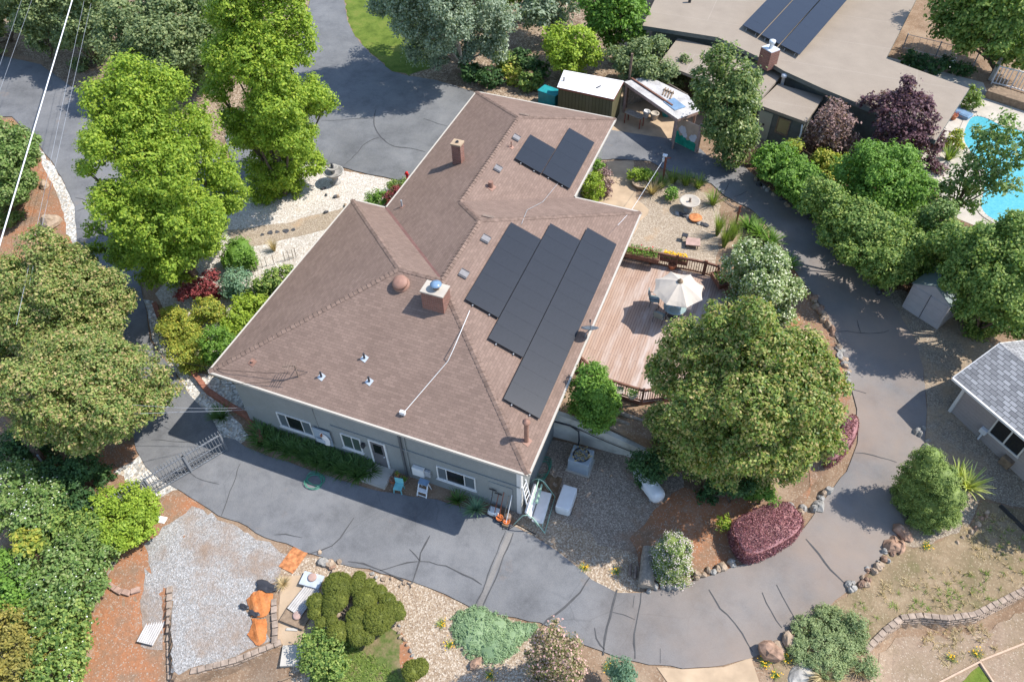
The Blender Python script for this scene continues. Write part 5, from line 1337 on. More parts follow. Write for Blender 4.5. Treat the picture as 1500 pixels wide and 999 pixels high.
shrub('mid green bush between the white flowering bush and the brambles', 100, 770, [(95, 765, 24), (125, 775, 20), (80, 785, 18)], 'leaf_privet', size=0.14, base_px=(105, 795), hz=1.1, ls=1.15)
shrub('tall thorny bramble at the left edge above the olive yellow bush', 12, 845, [(10, 830, 24), (25, 860, 26), (5, 880, 22), (40, 880, 18)], 'leaf_green', size=0.15, base_px=(15, 895), ls=1.1, hz=1.3)
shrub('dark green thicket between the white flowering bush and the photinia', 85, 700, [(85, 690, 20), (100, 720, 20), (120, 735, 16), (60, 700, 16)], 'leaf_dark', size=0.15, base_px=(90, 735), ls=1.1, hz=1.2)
shrub('mid green thicket between the clipped shrub and the brambles', 140, 800, [(130, 790, 22), (150, 808, 18), (120, 805, 18)], 'leaf_bramble', size=0.14, base_px=(138, 822), ls=1.15, hz=1.0)
tree('round_tree', 'round tree at the right frame edge whose shadow falls on the dry grass', 'tree', (1565, 765), [(1580, 715, 40), (1605, 690, 44), (1560, 690, 26)], 'leaf_privet', size=0.2, cov=1.3, clump=0.4, r0=0.1)
# garden left of the house
shrub('round mid green shrub at the end of the gravel path', 350, 372, [(350, 368, 20), (340, 380, 14), (360, 382, 14)], 'leaf_green', size=0.12, base_px=(350, 395), dense=True)
shrub('grey green lavender mound below the round green shrub', 345, 415, [(345, 410, 18), (340, 425, 14), (355, 428, 12)], 'leaf_bluegreen', size=0.12, base_px=(346, 435), name='lavender_bush')
shrub('dark red lace leaf maple in the white gravel garden', 290, 422, [(305, 408, 13), (290, 422, 16), (272, 430, 14), (308, 430, 15), (300, 442, 12)], 'leaf_maple', size=0.13, base_px=(290, 445), name='maple_tree', cat='shrub', squash=0.6)
shrub('yellow green shrub with the most yellow tips, below the red maple', 305, 455, [(300, 450, 16), (315, 460, 14), (310, 445, 10)], 'leaf_yellow', size=0.12, base_px=(307, 475))
shrub('wide green and yellow shrub along the brick edging', 265, 478, [(252, 465, 18), (275, 472, 20), (260, 490, 20), (285, 492, 18), (242, 480, 12)], 'leaf_yellow', size=0.11, base_px=(265, 510), hz=0.7)
shrub('yellow green shrub nearest the pebble strip and the roof corner', 275, 522, [(262, 518, 17), (285, 512, 17), (300, 528, 14), (278, 535, 13)], 'leaf_yellow', size=0.11, base_px=(278, 545))
shrub('mid green shrub tucked under the front left roof corner', 325, 508, [(315, 495, 20), (335, 508, 18), (310, 520, 16), (330, 528, 12)], 'leaf_green', size=0.12, base_px=(325, 535))
shrub('glossy light green shrub along the left eave', 360, 462, [(358, 448, 20), (375, 440, 16), (345, 468, 20), (362, 475, 18), (335, 485, 14)], 'leaf_lime', size=0.14, base_px=(358, 495), hz=0.8)
shrub('dark leafy shrub along the left eave nearest the gravel path', 402, 412, [(385, 415, 15), (405, 405, 15), (420, 400, 12), (395, 425, 14), (375, 425, 12)], 'leaf_privet', size=0.16, base_px=(402, 432))
tuft('ornamental_grass', 'golden tuft of dry grass beside the gravel path', 'grass clump', gr(402, 368), 0.45, 0.65, 140, 'leaf_straw', 0.014, 3, 0.35)
shrub('small bright green shrub in the notch of the roof', 552, 292, [(545, 294, 11), (558, 288, 11)], 'leaf_green', size=0.13, base_px=(552, 302))
shrub('dark red and green shrub in the notch of the roof', 575, 290, [(572, 292, 10), (582, 282, 10), (578, 298, 8)], 'leaf_maple', size=0.13, base_px=(577, 302))
shrub('green shrub by the parking corner of the eave', 580, 274, [(576, 273, 9), (586, 270, 8)], 'leaf_privet', size=0.13, base_px=(580, 282))
# upper patio and path
shrub('bright green shrub beside the tan path under the eave', 868, 272, [(862, 268, 13), (874, 262, 11), (866, 284, 12), (876, 280, 10)], 'leaf_lime', size=0.12, base_px=(868, 294))
shrub('low green shrub at the top of the tan path', 876, 242, [(876, 240, 8), (872, 250, 8)], 'leaf_green', size=0.12, base_px=(875, 256))
shrub('reddish brown leafed shrub in the bed along the tan path', 890, 262, [(886, 255, 8), (892, 268, 8), (888, 280, 7)], 'leaf_pinkplum', size=0.12, base_px=(889, 288))
shrub('lime green bush in a wide pot by the wooden post', 940, 258, [(932, 255, 11), (946, 258, 11), (955, 256, 8)], 'leaf_lime', size=0.13, base_px=(942, 268))
pot(gr(938, 273), 0.55, 0.35, 'wide low tan pot under the lime green bush', 'stone_tan', nl=0)
shrub('small round green bush beside the stone fountain on the upper patio', 983, 285, [(983, 283, 10)], 'leaf_green', size=0.12, base_px=(983, 293))
for i, (px, py, lab, mt) in enumerate([(968, 276, 'grassy clump under the wooden post with the cable', 'leaf_grass'), (985, 268, 'long grassy clump along the drive, second from the cable post', 'leaf_grass'), (1004, 272, 'grassy clump behind the fountain bowl', 'leaf_grass'), (1022, 276, 'tall grassy clump right behind the fountain, nearest the drive', 'leaf_grass'), (1044, 300, 'tall grassy clump right of the fountain at the drive edge', 'leaf_grass'), (955, 285, 'dry reedy clump beside the lime green bush', 'leaf_straw')]):
    tuft('ornamental_grass', lab, 'grass clump', gr(px, py), 0.75, 0.75, 170, mt, 0.02, 30+i, 0.4)
for i, (px, py, lab) in enumerate([(1050, 345, 'tall feathery grass at the right end of the upper patio, farthest from the deck'), (1060, 362, 'tall feathery grass beside the deck corner, middle clump'), (1072, 352, 'feathery grass under the leaning red post'), (1082, 372, 'feathery grass touching the cream flowering bush')]):
    tuft('ornamental_grass', lab, 'grass clump', gr(px, py), 0.55, 1.25, 190, 'leaf_grass', 0.016, 40+i, 0.3)
for i, (px, py, lab) in enumerate([(1096, 335, 'strappy green plant by the inside of the drive, uppermost'), (1112, 345, 'strappy green plant by the inside of the drive, second from the top'), (1128, 358, 'strappy green plant by the inside of the drive, third from the top'), (1150, 392, 'strappy green plant right of the cream flowering bush')]):
    tuft('agapanthus', lab, 'plant', gr(px, py), 0.95, 0.6, 150, 'leaf_green', 0.035, 50+i, 0.5)
# acanthus bed behind the house
for i, (px, py, r_, lab, mt) in enumerate([(690, 105, 17, 'dark broad leafed clump at the parking edge of the back bed', 'leaf_dark'), (718, 112, 17, 'dark broad leafed clump just behind the back roof corner', 'leaf_dark'), (740, 88, 16, 'mid green broad leafed clump in the centre of the back bed', 'leaf_privet'), (752, 108, 12, 'yellow green plant in the back bed', 'leaf_yellow'), (775, 118, 16, 'broad leafed clump beside the teal bin', 'leaf_privet'), (768, 85, 15, 'dark clump with pale flower spikes in the back bed', 'leaf_dark'), (790, 100, 13, 'dark shrub between the back bed and the white roofed shed', 'leaf_dark')]):
    shrub(lab, px, py, [(px-6, py-3, r_*0.75), (px+7, py, r_*0.75), (px, py+7, r_*0.7)], mt, size=0.24, base_px=(px, py+14), clump=0.35)
shrub('shrub under the big leafy tree along the wire fence', 1348, 88, [(1335, 85, 14), (1355, 92, 14), (1372, 98, 12)], 'leaf_dark', size=0.24, base_px=(1352, 105))
shrub('white spotted shrub along the wire fence', 1390, 92, [(1388, 90, 9), (1396, 98, 8)], 'leaf_dark', size=0.2, base_px=(1392, 106), flowers=('white_petal', 0.1, 0.14))
shrub('low dark shrub at the end of the wire fence', 1412, 100, [(1408, 100, 11), (1420, 104, 9)], 'leaf_dark', size=0.2, base_px=(1413, 113))
shrub('feathery yellow green shrub at the corner of the beige roof', 1425, 140, [(1425, 135, 10), (1420, 150, 10), (1432, 148, 9)], 'leaf_grass', size=0.2, base_px=(1424, 162))
shrub('orange and yellow leafed shrub by the pool steps', 1398, 205, [(1402, 196, 8), (1394, 207, 10), (1405, 212, 8)], 'leaf_yellow', size=0.18, base_px=(1398, 220))
tuft('palm_plant', 'spiky green fan plant between the plum tree and the pool', 'plant', gr(1388, 235), 0.9, 0.9, 60, 'leaf_grass', 0.045, 61, 0.4)
shrub('small purple leafed shrub beside the spiky fan plant', 1370, 242, [(1366, 240, 9), (1376, 246, 8)], 'leaf_plum', size=0.17, base_px=(1370, 253))
# inside the loop
box_hedge('fringe_hedge', 'narrow purple fringe flower hedge at the right foot of the magnolia', [(1250, 600), (1260, 607), (1259, 628), (1247, 652), (1230, 670), (1214, 678), (1211, 664), (1224, 643), (1237, 618)], 0.75, 'leaf_fringe', 0.075, 1.3, 5)
box_hedge('fringe_hedge', 'large clipped purple fringe flower hedge at the bottom of the loop', [(1068, 766), (1090, 751), (1138, 729), (1164, 734), (1182, 757), (1172, 780), (1132, 804), (1099, 816), (1082, 803)], 0.95, 'leaf_fringe', 0.075, 1.3, 6)
shrub('round bush half covered in tiny white flowers beside the old log', 985, 815, [(985, 812, 24), (984, 828, 23), (988, 800, 19)], 'leaf_juniper', size=0.06, base_px=(985, 838), dense=True, cov=2.0, flowers=('blush_petal', 0.045, 0.24), name='escallonia_bush')
shrub('fluffy conical juniper beside the grey tiled house', 1362, 718, [(1358, 682, 24), (1345, 705, 28), (1378, 700, 24), (1335, 728, 26), (1365, 730, 34), (1392, 728, 20), (1352, 755, 24), (1380, 752, 22), (1365, 668, 14)], 'leaf_juniper', size=0.07, base_px=(1362, 760), dense=True, cov=2.0, name='juniper_bush', clump=0.16, inner=0.0, ls=0.97)
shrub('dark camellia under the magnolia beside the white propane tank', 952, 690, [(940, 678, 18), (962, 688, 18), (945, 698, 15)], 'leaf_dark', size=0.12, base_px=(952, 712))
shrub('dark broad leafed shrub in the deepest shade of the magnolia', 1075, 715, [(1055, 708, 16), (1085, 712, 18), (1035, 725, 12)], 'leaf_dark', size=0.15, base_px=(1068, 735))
shrub('fresh green shrub at the lower edge of the magnolia shade', 1112, 728, [(1102, 722, 11), (1120, 718, 12), (1130, 726, 9)], 'leaf_green', size=0.10, base_px=(1112, 738))
shrub('small lime green bush at the left end of the large purple hedge', 1060, 765, [(1058, 763, 8), (1064, 768, 7)], 'leaf_lime', size=0.10, base_px=(1060, 775))
# lower gardens
shrub('soft rosemary mound sprawling by the lower right boulders', 1215, 940, [(1185, 925, 20), (1215, 915, 24), (1200, 950, 26), (1230, 945, 24), (1180, 950, 18), (1215, 972, 20), (1238, 920, 14)], 'leaf_rosemary', size=0.10, base_px=(1212, 968), name='rosemary_bush', aspect=0.35, squash=0.5, cov=2.0, up=0.9, ls=1.1, clump=0.2, hz=0.25)
shrub('small rosemary tuft right of the sprawling rosemary mound', 1270, 972, [(1268, 970, 11), (1276, 980, 9)], 'leaf_rosemary', size=0.10, base_px=(1270, 984), name='rosemary_bush', aspect=0.35)
shrub('thin curved rosemary branch on the right rim of the mound', 1256, 918, [(1244, 902, 8), (1256, 912, 9), (1262, 928, 9), (1260, 945, 8)], 'leaf_rosemary', size=0.10, base_px=(1258, 932), name='rosemary_bush', aspect=0.35)
shrub('flat silvery green succulent mat against the front drive', 710, 930, [(685, 915, 16), (700, 905, 12), (700, 930, 22), (725, 925, 18), (720, 945, 18), (745, 935, 14), (760, 925, 10), (735, 950, 10), (775, 922, 7)], 'leaf_succulent', size=0.085, base_px=(712, 945), name='succulent_mat', aspect=0.4, squash=0.32, cov=2.4, up=0.9, clump=0.12, ls=1.4, dense=True, hz=0.05, trunk=False)
shrub('pinkish white blossoming shrub at the bottom edge beside the succulent mat', 812, 960, [(800, 940, 20), (825, 942, 22), (790, 968, 20), (818, 970, 24), (840, 972, 18), (812, 922, 12), (800, 992, 18), (835, 995, 16)], 'leaf_pinkish', size=0.10, base_px=(815, 990), name='hawthorn_bush', flowers=('pink_petal', 0.08, 0.07), spread=0.6, cov=1.3)
shrub('blue green spiky shrub at the bottom edge beside the concrete walk', 912, 985, [(905, 982, 14), (922, 980, 12), (915, 997, 14)], 'leaf_bluegreen', size=0.12, base_px=(912, 1000), aspect=0.35)
shrub('loose green shrub below the clipped juniper', 472, 960, [(460, 945, 18), (485, 950, 18), (465, 970, 18), (490, 978, 16), (450, 965, 12)], 'leaf_privet', size=0.11, base_px=(472, 985), hz=0.6, ls=1.1)
# clipped juniper: pads of foliage on one trunk
cj = [(495, 859, 20), (491, 879, 17), (484, 893, 11), (463, 882, 12), (461, 897, 9), (526, 846, 9), (523, 859, 13), (535, 878, 16), (541, 857, 9), (555, 868, 11), (568, 880, 11), (578, 892, 12), (584, 899, 9), (553, 907, 20), (568, 901, 13), (522, 903, 14), (520, 920, 14), (525, 933, 12), (538, 934, 9), (495, 926, 15), (470, 911, 8), (486, 910, 8)]
tree('clipped_juniper', 'large olive juniper clipped into rounded cloud pads in the lower garden', 'shrub', (520, 925), cj, 'leaf_topiary', size=0.045, cov=2.6, clump=0.05, r0=0.07, back=False, dense=True, squash=0.72, shell=(0.90, 0.97), rnd=0.45, inner=0.0, aspect=0.5, ls=1.14, hz=0.72, crown_name='foliage_pad')
shrub('small clipped ball shrub near the bottom of the pea gravel', 608, 980, [(604, 982, 15), (615, 977, 13)], 'leaf_topiary', size=0.045, base_px=(609, 992), dense=True, cov=2.6, clump=0.05, shell=(0.90, 0.97), inner=0.0, name='clipped_shrub')
# strappy plants
ag = [(382+9.6*k, 640+3.75*k) for k in range(17)]
src = None
for i, (px, py) in enumerate(ag):
    P = gr(px, py); P[1] = 0.05-0.38*(i % 2)
    if src is None:
        src = tuft('agapanthus', 'dark strappy plant in the row along the shaded front wall', 'plant', P, 0.95, 0.62, 150, 'leaf_strap', 0.036, 71, 0.5, group='strappy plants along the front wall'); continue
    dup(src, P, rz=i*1.3, scale=(0.9, 0.9, 0.7+0.25*random.random()))
P = gr(672, 733); P[1] = min(P[1], 0.1); tuft('agapanthus', 'strappy green clump under the right front window', 'plant', P, 0.65, 0.5, 90, 'leaf_strap', 0.028, 72, 0.5)
P = gr(697, 747); P[1] = min(P[1], 0.1); tuft('agapanthus', 'blue green strappy clump beside the leaning garden tools', 'plant', P, 0.75, 0.5, 90, 'leaf_bluegreen', 0.032, 73, 0.55)
P = gr(325, 612); tuft('agapanthus', 'dark strappy clump at the hinge end of the iron gate', 'plant', P, 0.8, 0.5, 110, 'leaf_strap', 0.03, 74, 0.5)
tuft('yucca', 'pale yellow striped yucca rosette below the grey tiled house, lower of the two', 'yucca', gr(1415, 715), 0.95, 0.85, 70, 'leaf_yucca', 0.05, 75, 0.35)
tuft('yucca', 'pale striped yucca rosette tucked behind the juniper, upper of the two', 'yucca', gr(1402, 700), 0.7, 0.75, 50, 'leaf_yucca', 0.045, 76, 0.35)
tuft('ornamental_grass', 'pale straw grass clump beside the orange board', 'grass clump', gr(415, 856), 0.45, 0.3, 120, 'leaf_straw', 0.014, 77, 0.5)
tuft('ornamental_grass', 'straw coloured grass spilling from under the rosemary by the flat stones', 'grass clump', gr(1205, 992), 0.8, 0.4, 200, 'leaf_straw', 0.016, 78, 0.6)
tuft('ornamental_grass', 'golden dry grass at the right foot of the rosemary mound', 'grass clump', gr(1255, 982), 0.5, 0.35, 120, 'leaf_straw', 0.014, 79, 0.6)
for i, (px, py, lab) in enumerate([(647, 915, 'yellow flowering tuft left of the succulent mat, upper'), (658, 945, 'yellow and white flowering tuft left of the succulent mat, lower'), (856, 833, 'yellow flowering tuft on the upper edge of the front drive'), (903, 838, 'yellow flowering tuft near the old log'), (1357, 800, 'yellow flowering tuft below the juniper'),
                                    (1120, 973, 'yellow flowering tuft beside the concrete walk'), (1150, 965, 'small yellow flowering tuft below the largest boulder'), (1135, 990, 'orange yellow flowering tuft at the bottom edge beside the concrete walk'), (890, 977, 'orange flowering tuft at the bottom edge below the drive'), (718, 990, 'yellow flowering tuft at the bottom edge below the succulent mat'), (1392, 965, 'yellow flowering tuft in the lower right dry ground, right of the block wall bend'), (1430, 958, 'yellow flowering tuft nearest the lower right edging')]):
    tuft('flower_tuft', lab, 'flowers', gr(px, py), 0.30, 0.18, 50, 'leaf_grass', 0.012, 80+i, 0.5, flowers=('yellow_petal', 16, 0.06, 0.2))
# ================================================================== iron gate, pole, wires
def gate(P, Q, h, label, name='iron_gate', drop=0.0, group=None):
    P = np.array(P, float); Q = np.array(Q, float); root = thing(name, label, 'gate', P, group)
    d = Q-P; L_ = np.linalg.norm(d[:2]); d = d/np.linalg.norm(d)
    t = MB(); t.bar(P+[0, 0, h], Q+[0, 0, h], 0.07, 0.06); t.bar(P+[0, 0, h*0.52], Q+[0, 0, h*0.52], 0.045, 0.05); t.bar(P+[0, 0, 0.12], Q+[0, 0, 0.12], 0.06, 0.06); t.build('rail', MATS['gate_metal'], root)
    n = int(L_/0.15)
    for k in range(n+1):
        p = P+d*(L_*k/n); t = MB(); t.bar(p+[0, 0, 0.08], p+[0, 0, h+0.26], 0.026)
        t.lathe(p+[0, 0, h+0.26], [(0.03, 0), (0.012, 0.08), (0, 0.1)], 6); t.build('picket', MATS['gate_metal'], root)
    for p in (P, (P+Q)/2, Q):
        t = MB(); t.box(p+[0, 0, h/2], (0.10, 0.10, h+0.06)); t.build('post', MATS['gate_metal'], root)
    return root
ga = gr(333, 660); gb = gr(226, 724); gdir = unit(gb-ga)
gate(ga, gb, 1.35, 'open black iron picket gate across the left end of the front drive')
gc = gb+gdir*0.12; gd = gc+unit(np.array([gdir[0]*0.9-0.1, gdir[1], 0]))*2.3; gd[2] = float(H(gd[0], gd[1]))
gate(gc, gd, 1.2, 'short black iron fence panel half buried in the bright clipped shrub', name='iron_fence')
p0 = gr(74, 690); zt = 9.5
up1 = at(0, 578, p0[2]+4.6)
dirp = (up1-p0); dirp = unit(dirp*np.array([0.35, 0.35, 1])); top = p0+dirp*9.5
pole = thing('utility_pole', 'tall weathered wooden utility pole rising out of the left photinia', 'utility pole', p0)
t = MB(); t.tube([p0-[0, 0, .2], p0+(top-p0)*0.5, top], [0.19, 0.16, 0.12], 12); t.build('pole', MATS['pole_wood'], pole)
t = MB(); q_ = p0+np.array([0.22, -0.12, 0]); t.tube([q_, q_+(top-p0)*0.16], 0.05, 8); t.build('cable_guard', MATS['galvanised'], pole)
t = MB(); xa = unit(np.array([0.9, -0.35, 0])); t.bar(top-xa*1.1-[0, 0, .5], top+xa*1.1-[0, 0, .5], 0.10, 0.12); t.build('crossarm', MATS['pole_wood'], pole)
def wire(name, pts, r_, mat, label, group=None, sag=0.0):
    t = MB(); P = []
    for i in range(len(pts)-1):
        a, b_ = np.array(pts[i]), np.array(pts[i+1]); 
        for k in range(12): f = k/12; P.append(a+(b_-a)*f-np.array([0, 0, sag*4*f*(1-f)]))
    P.append(np.array(pts[-1])); t.tube(P, r_, 6)
    o = single(t, name, MATS[mat], label, 'cable', loc=P[0], group=group); return o
def ext(a, b_, f0, f1): a = np.array(a); b_ = np.array(b_); return [a+(b_-a)*f0, a+(b_-a)*f1]
wire('power_cable', ext(at(0, 357, 8.6), at(106, 0, 8.6), -0.25, 1.6), 0.036, 'wire', 'thick pale power cable crossing the upper left corner')
for i, (a, b_, r_, lab) in enumerate([((0, 132, 7.9), (45, 5, 7.9), 0.008, 'thin overhead wire at the far left, the leftmost of four'), ((0, 95, 7.9), (25, 20, 7.9), 0.008, 'thin overhead wire at the extreme upper left, beside the leftmost one'), ((75, 232, 8.0), (112, 55, 8.0), 0.009, 'thin overhead wire just right of the thick pale cable'), ((85, 225, 8.0), (118, 75, 8.0), 0.009, 'thin overhead wire farthest right of the thick pale cable')]):
    wire('overhead_wire', ext(at(*a), at(*b_), -0.9, 1.6), r_, 'wire_thin', lab)
m0 = rpx(434, 549, 'F')+np.array([0, 0, 0.7])
wire('service_wire', [rpx(425, 547, 'F', 0.45), rpx(330, 542, 'F', 0.2), at(265, 530, 4.2)], 0.011, 'wire_black', 'thin black wire from the antenna over the upper left roof corner', sag=0.05)
wire('service_wire', [rpx(422, 557, 'F', 0.4), rpx(372, 561, 'F', 0.12), at(190, 566, 4.4)], 0.011, 'wire_black', 'thin black wire from the antenna over the front eave', sag=0.03)
wire('service_wire', [at(372, 599, 2.6), at(272, 603, 3.6), at(150, 606, 5.2)], 0.008, 'wire_thin', 'grey wire from the front left house corner over the gate', sag=0.05)
wire('service_wire', [at(372, 596, 2.9), at(285, 598, 3.8), at(160, 590, 5.4)], 0.006, 'wire_thin', 'thinner second wire above the grey wire at the house corner', sag=0.05)

# red posts on the patio
def post(base, top_px, label, r_=0.07):
    B = gr(*base); h = up_at(B, *top_px); root = thing('wooden_post', label, 'post', B)
    T = at(top_px[0], top_px[1], B[2]+h); T = B+(T-B)*np.array([0.6, 0.6, 1])
    t = MB(); t.tube([B-[0, 0, .2], T], r_, 8, smooth=False); t.build('post', MATS['red_wood'], root); return root, T
pr1, T1 = post((971, 264), (976, 228), 'red brown wooden post with a cable on the upper patio')
t = MB(); t.box(T1+np.array([-0.08, -0.06, 0.02]), (0.3, 0.26, 0.10), bev=0.03); t.box(T1+np.array([-0.14, -0.08, -0.28]), (0.16, 0.2, 0.26), bev=0.04); t.build('insulator', MATS['white_plastic'], pr1)
t = MB(); t.bar(T1+np.array([-0.05, -0.1, -0.12]), T1+np.array([0.3, 0.12, -0.2]), 0.05); t.build('bracket', MATS['red_wood'], pr1)
wire('service_wire', [T1+np.array([-0.1, -0.1, -0.2]), at(925, 308, 4.4), rpx(905, 330, 'M', 0.0)], 0.010, 'wire', 'pale cable from the red post on the patio to the house roof', sag=0.02)
pr2, T2 = post((1075, 338), (1085, 302), 'bare red brown wooden post leaning at the drive edge', 0.06)
t = MB(); t.bar(T2+np.array([-0.12, -0.05, -0.5]), T2+np.array([0.12, 0.05, -0.42]), 0.05); t.build('bracket', MATS['red_wood'], pr2)

# ================================================================== fountains
P = gr(492, 268); fo = thing('stone_fountain', 'tiered round stone fountain in the white gravel garden', 'fountain', P)
t = MB(); t.lathe(P, [(0.34, 0), (0.34, 0.10), (0.22, 0.16), (0.18, 0.55), (0.26, 0.62), (0, 0.62)], 20); t.build('pedestal', MATS['stone_fountain'], fo)
t = MB(); t.lathe(P+[0, 0, 0.6], [(0.15, 0), (0.55, 0.14), (0.66, 0.30), (0.68, 0.34), (0.60, 0.34), (0.52, 0.22), (0.0, 0.16)], 26); t.build('basin', MATS['stone_fountain'], fo)
t = MB(); t.lathe(P+[0, 0, 0.74], [(0.12, 0), (0.10, 0.3), (0.32, 0.42), (0.36, 0.5), (0.30, 0.49), (0.0, 0.42)], 22); t.build('upper_bowl', MATS['stone_fountain'], fo)
t = MB(); t.lathe(P+[0, 0, 1.15], [(0.09, 0), (0.07, 0.12), (0.11, 0.2), (0.05, 0.3), (0.07, 0.36), (0, 0.42)], 12); t.build('finial', MATS['stone_dark'], fo)
P = gr(1008, 308); fo = thing('stone_fountain', 'wide shallow stone bowl fountain on the upper patio', 'fountain', P)
t = MB(); t.lathe(P, [(0.30, 0), (0.30, 0.08), (0.2, 0.15), (0.2, 0.5), (0.28, 0.56), (0, 0.56)], 18); t.build('pedestal', MATS['stone_fountain'], fo)
t = MB(); t.lathe(P+[0, 0, 0.54], [(0.2, 0), (0.55, 0.08), (0.64, 0.16), (0.64, 0.21), (0.56, 0.20), (0.45, 0.14), (0, 0.12)], 26); t.build('basin', MATS['concrete_pale'], fo)
t = MB(); t.lathe(P+[0, 0, 0.64], [(0.12, 0), (0.08, 0.08), (0.05, 0.2), (0.08, 0.26), (0, 0.3)], 10); t.build('spout', MATS['patina'], fo)
P = gr(1018, 322)+[0, 0, 0.0]; t = MB(); t.lathe([0, 0, 0], [(0.30, 0), (0.42, 0.18), (0.40, 0.2), (0.1, 0.16), (0, 0.16)], 16); single(t, 'planter_bowl', MATS['orange_board'], 'rusty orange bowl standing in front of the patio fountain', 'bowl').location = P
rg = np.random.default_rng(4)
for k in range(9):
    px, py = 992+5.2*k, 309+1.9*k+(3 if k > 5 else 0); P = gr(px, py+4); t = MB(); t.blob((0, 0, 0.05), (0.20, 0.15, 0.11), 9, 6, 0.12, 100+k)
    o = single(t, 'edging_stone', MATS['stone_dark' if k % 3 else 'stone_grey'], 'dark rough stone in the edging around the patio fountain', 'stone', group='stones edging the patio fountain'); o.location = P
t = MB(); P = gr(1003, 390)
# folded pink paver on the upper patio
P = gr(1014, 360); t = MB(); t.box((0, 0, 0.30), (0.85, 0.7, 0.06), rz=0.2, bev=0.02)
tb2 = thing('side_table', 'low pink topped table near the deck railing on the upper patio', 'table', P)
t.v = [tuple(np.array(v)+P) for v in t.v]; t.build('tabletop', MATS['pink_board'], tb2)
for sx_ in (-1, 1):
    for sy_ in (-1, 1): t = MB(); t.bar(P+[sx_*0.34, sy_*0.27, 0], P+[sx_*0.34, sy_*0.27, 0.28], 0.05); t.build('leg', MATS['dark_metal'], tb2)
P = gr(1002, 352); tb_ = thing('garden_stool', 'small dark stool beside the pink topped table', 'stool', P)
t = MB(); t.box(P+[0, 0, 0.4], (0.36, 0.34, 0.05), bev=0.02); t.build('seat', MATS['dark_metal'], tb_)
for sx_ in (-1, 1):
    for sy_ in (-1, 1): t = MB(); t.bar(P+[sx_*0.15, sy_*0.14, 0], P+[sx_*0.15, sy_*0.14, 0.4], 0.03); t.build('leg', MATS['dark_metal'], tb_)

# ================================================================== walls of the garden
def block_wall(name, label, pts, courses, bh=0.15, bw=0.32, bd=0.24, mat='block', px=True, z0=None, lean=0.03, cat='retaining wall'):
    P = [gr(*q) for q in pts] if px else [np.array(q, float) for q in pts]
    mb = MB(); rg = np.random.default_rng(hash_s(label) % 999)
    base = min(p[2] for p in P)
    for c in range(courses):
        acc = (c % 2)*bw/2
        for i in range(len(P)-1):
            a, b_ = P[i], P[i+1]; d = b_-a; Ln = np.linalg.norm(d[:2]); dd = d/Ln; nn = np.array([-dd[1], dd[0], 0])
            k = acc
            while k < Ln:
                p = a+dd*k; z = p[2] + (z0 or 0)+bh*(c+0.5)
                ang = math.atan2(dd[1], dd[0])+rg.normal(0, 0.03)
                mb.box((p[0]+nn[0]*lean*c, p[1]+nn[1]*lean*c, z), (bw-0.02, bd*(0.95+0.1*rg.random()), bh-0.012), rz=ang, bev=0.018)
                k += bw
            acc = k-Ln
    return single(mb, name, MATS[mat], label, cat, loc=P[0])
block_wall('block_wall', 'low tan block retaining wall along the left side of the white gravel pad', [(246, 860), (246, 900), (246, 940), (248, 995)], 4, z0=-0.46)
block_wall('block_wall', 'tan block retaining wall curving along the bottom of the white gravel pad', [(250, 996), (290, 985), (345, 971), (385, 955), (410, 945)], 4, z0=-0.46)
block_wall('block_wall', 'single row of tan blocks beside the orange soil heap', [(403, 938), (404, 920), (402, 900), (402, 882)], 1, z0=0.0)
block_wall('block_wall', 'low block retaining wall curving across the lower right dry slope', [(1270, 956), (1300, 925), (1322, 908), (1350, 905), (1390, 909), (1430, 903), (1460, 888), (1500, 868), (1560, 840)], 4, z0=-0.48)
block_wall('block_wall', 'short curved row of red stones edging below the brambles', [(165, 860), (175, 866), (188, 869), (205, 864)], 1, bw=0.4, mat='block_red')
# concrete retaining wall behind the air conditioner
mb = MB(); wp = [(15.45, 5.22), (17.2, 5.28), (19.9, 5.36), (20.6, 5.4)]
zt_ = [1.95, 1.75, 0.95, 0.75]
for i in range(3):
    a, b_ = wp[i], wp[i+1]
    mb.prism([a, b_, (b_[0], b_[1]+0.25), (a[0], a[1]+0.25)], -0.2, [zt_[i], zt_[i+1], zt_[i+1], zt_[i]])
m, nt, out = new_mat('stained_concrete'); p = pos(nt)
c = ramp(nt, noise(nt, p, 0.9, 8, 0.65), [(0.3, (0.28, 0.27, 0.23)), (0.5, (0.48, 0.47, 0.42)), (0.7, (0.60, 0.58, 0.53))])
bsdf(nt, out, c, 0.9, 0.15)
single(mb, 'retaining_wall', MATS['stained_concrete'], 'stained grey concrete retaining wall behind the air conditioner', 'retaining wall', loc=(15.5, 5.3, 0))
t = MB(); 
for k, (dy, dz) in enumerate([(0.45, 0.0), (0.85, 0.14), (1.25, 0.28)]):
    t.bar((17.7, 5.3+dy, 1.60+dz*0.9), (20.6, 5.45+dy, 0.95+dz*1.1), 0.14, 0.16)
single(t, 'timber_edging', MATS['grey_wood'], 'three grey timber steps above the concrete retaining wall', 'timbers', loc=(19, 5.8, 1))
t = MB(); a = np.array([15.5, 5.19, 1.35]); t.tube([a, (16.3, 5.17, 1.42), (16.75, 5.15, 1.2), (16.85, 5.0, 0.7), (16.9, 4.6, 0.5)], 0.04, 8)
single(t, 'drain_pipe', MATS['dark_metal'], 'bent black pipe from the house wall down to the air conditioner', 'pipe', loc=(16.3, 5.2, 1))
t = MB(); t.tube([(16.4, 5.19, 1.38), (18.2, 5.21, 0.95), (19.9, 5.30, 0.55)], 0.025, 6)
single(t, 'wall_pipe', MATS['dark_metal'], 'thin dark pipe running along the concrete retaining wall', 'pipe', loc=(18, 5.2, 1))
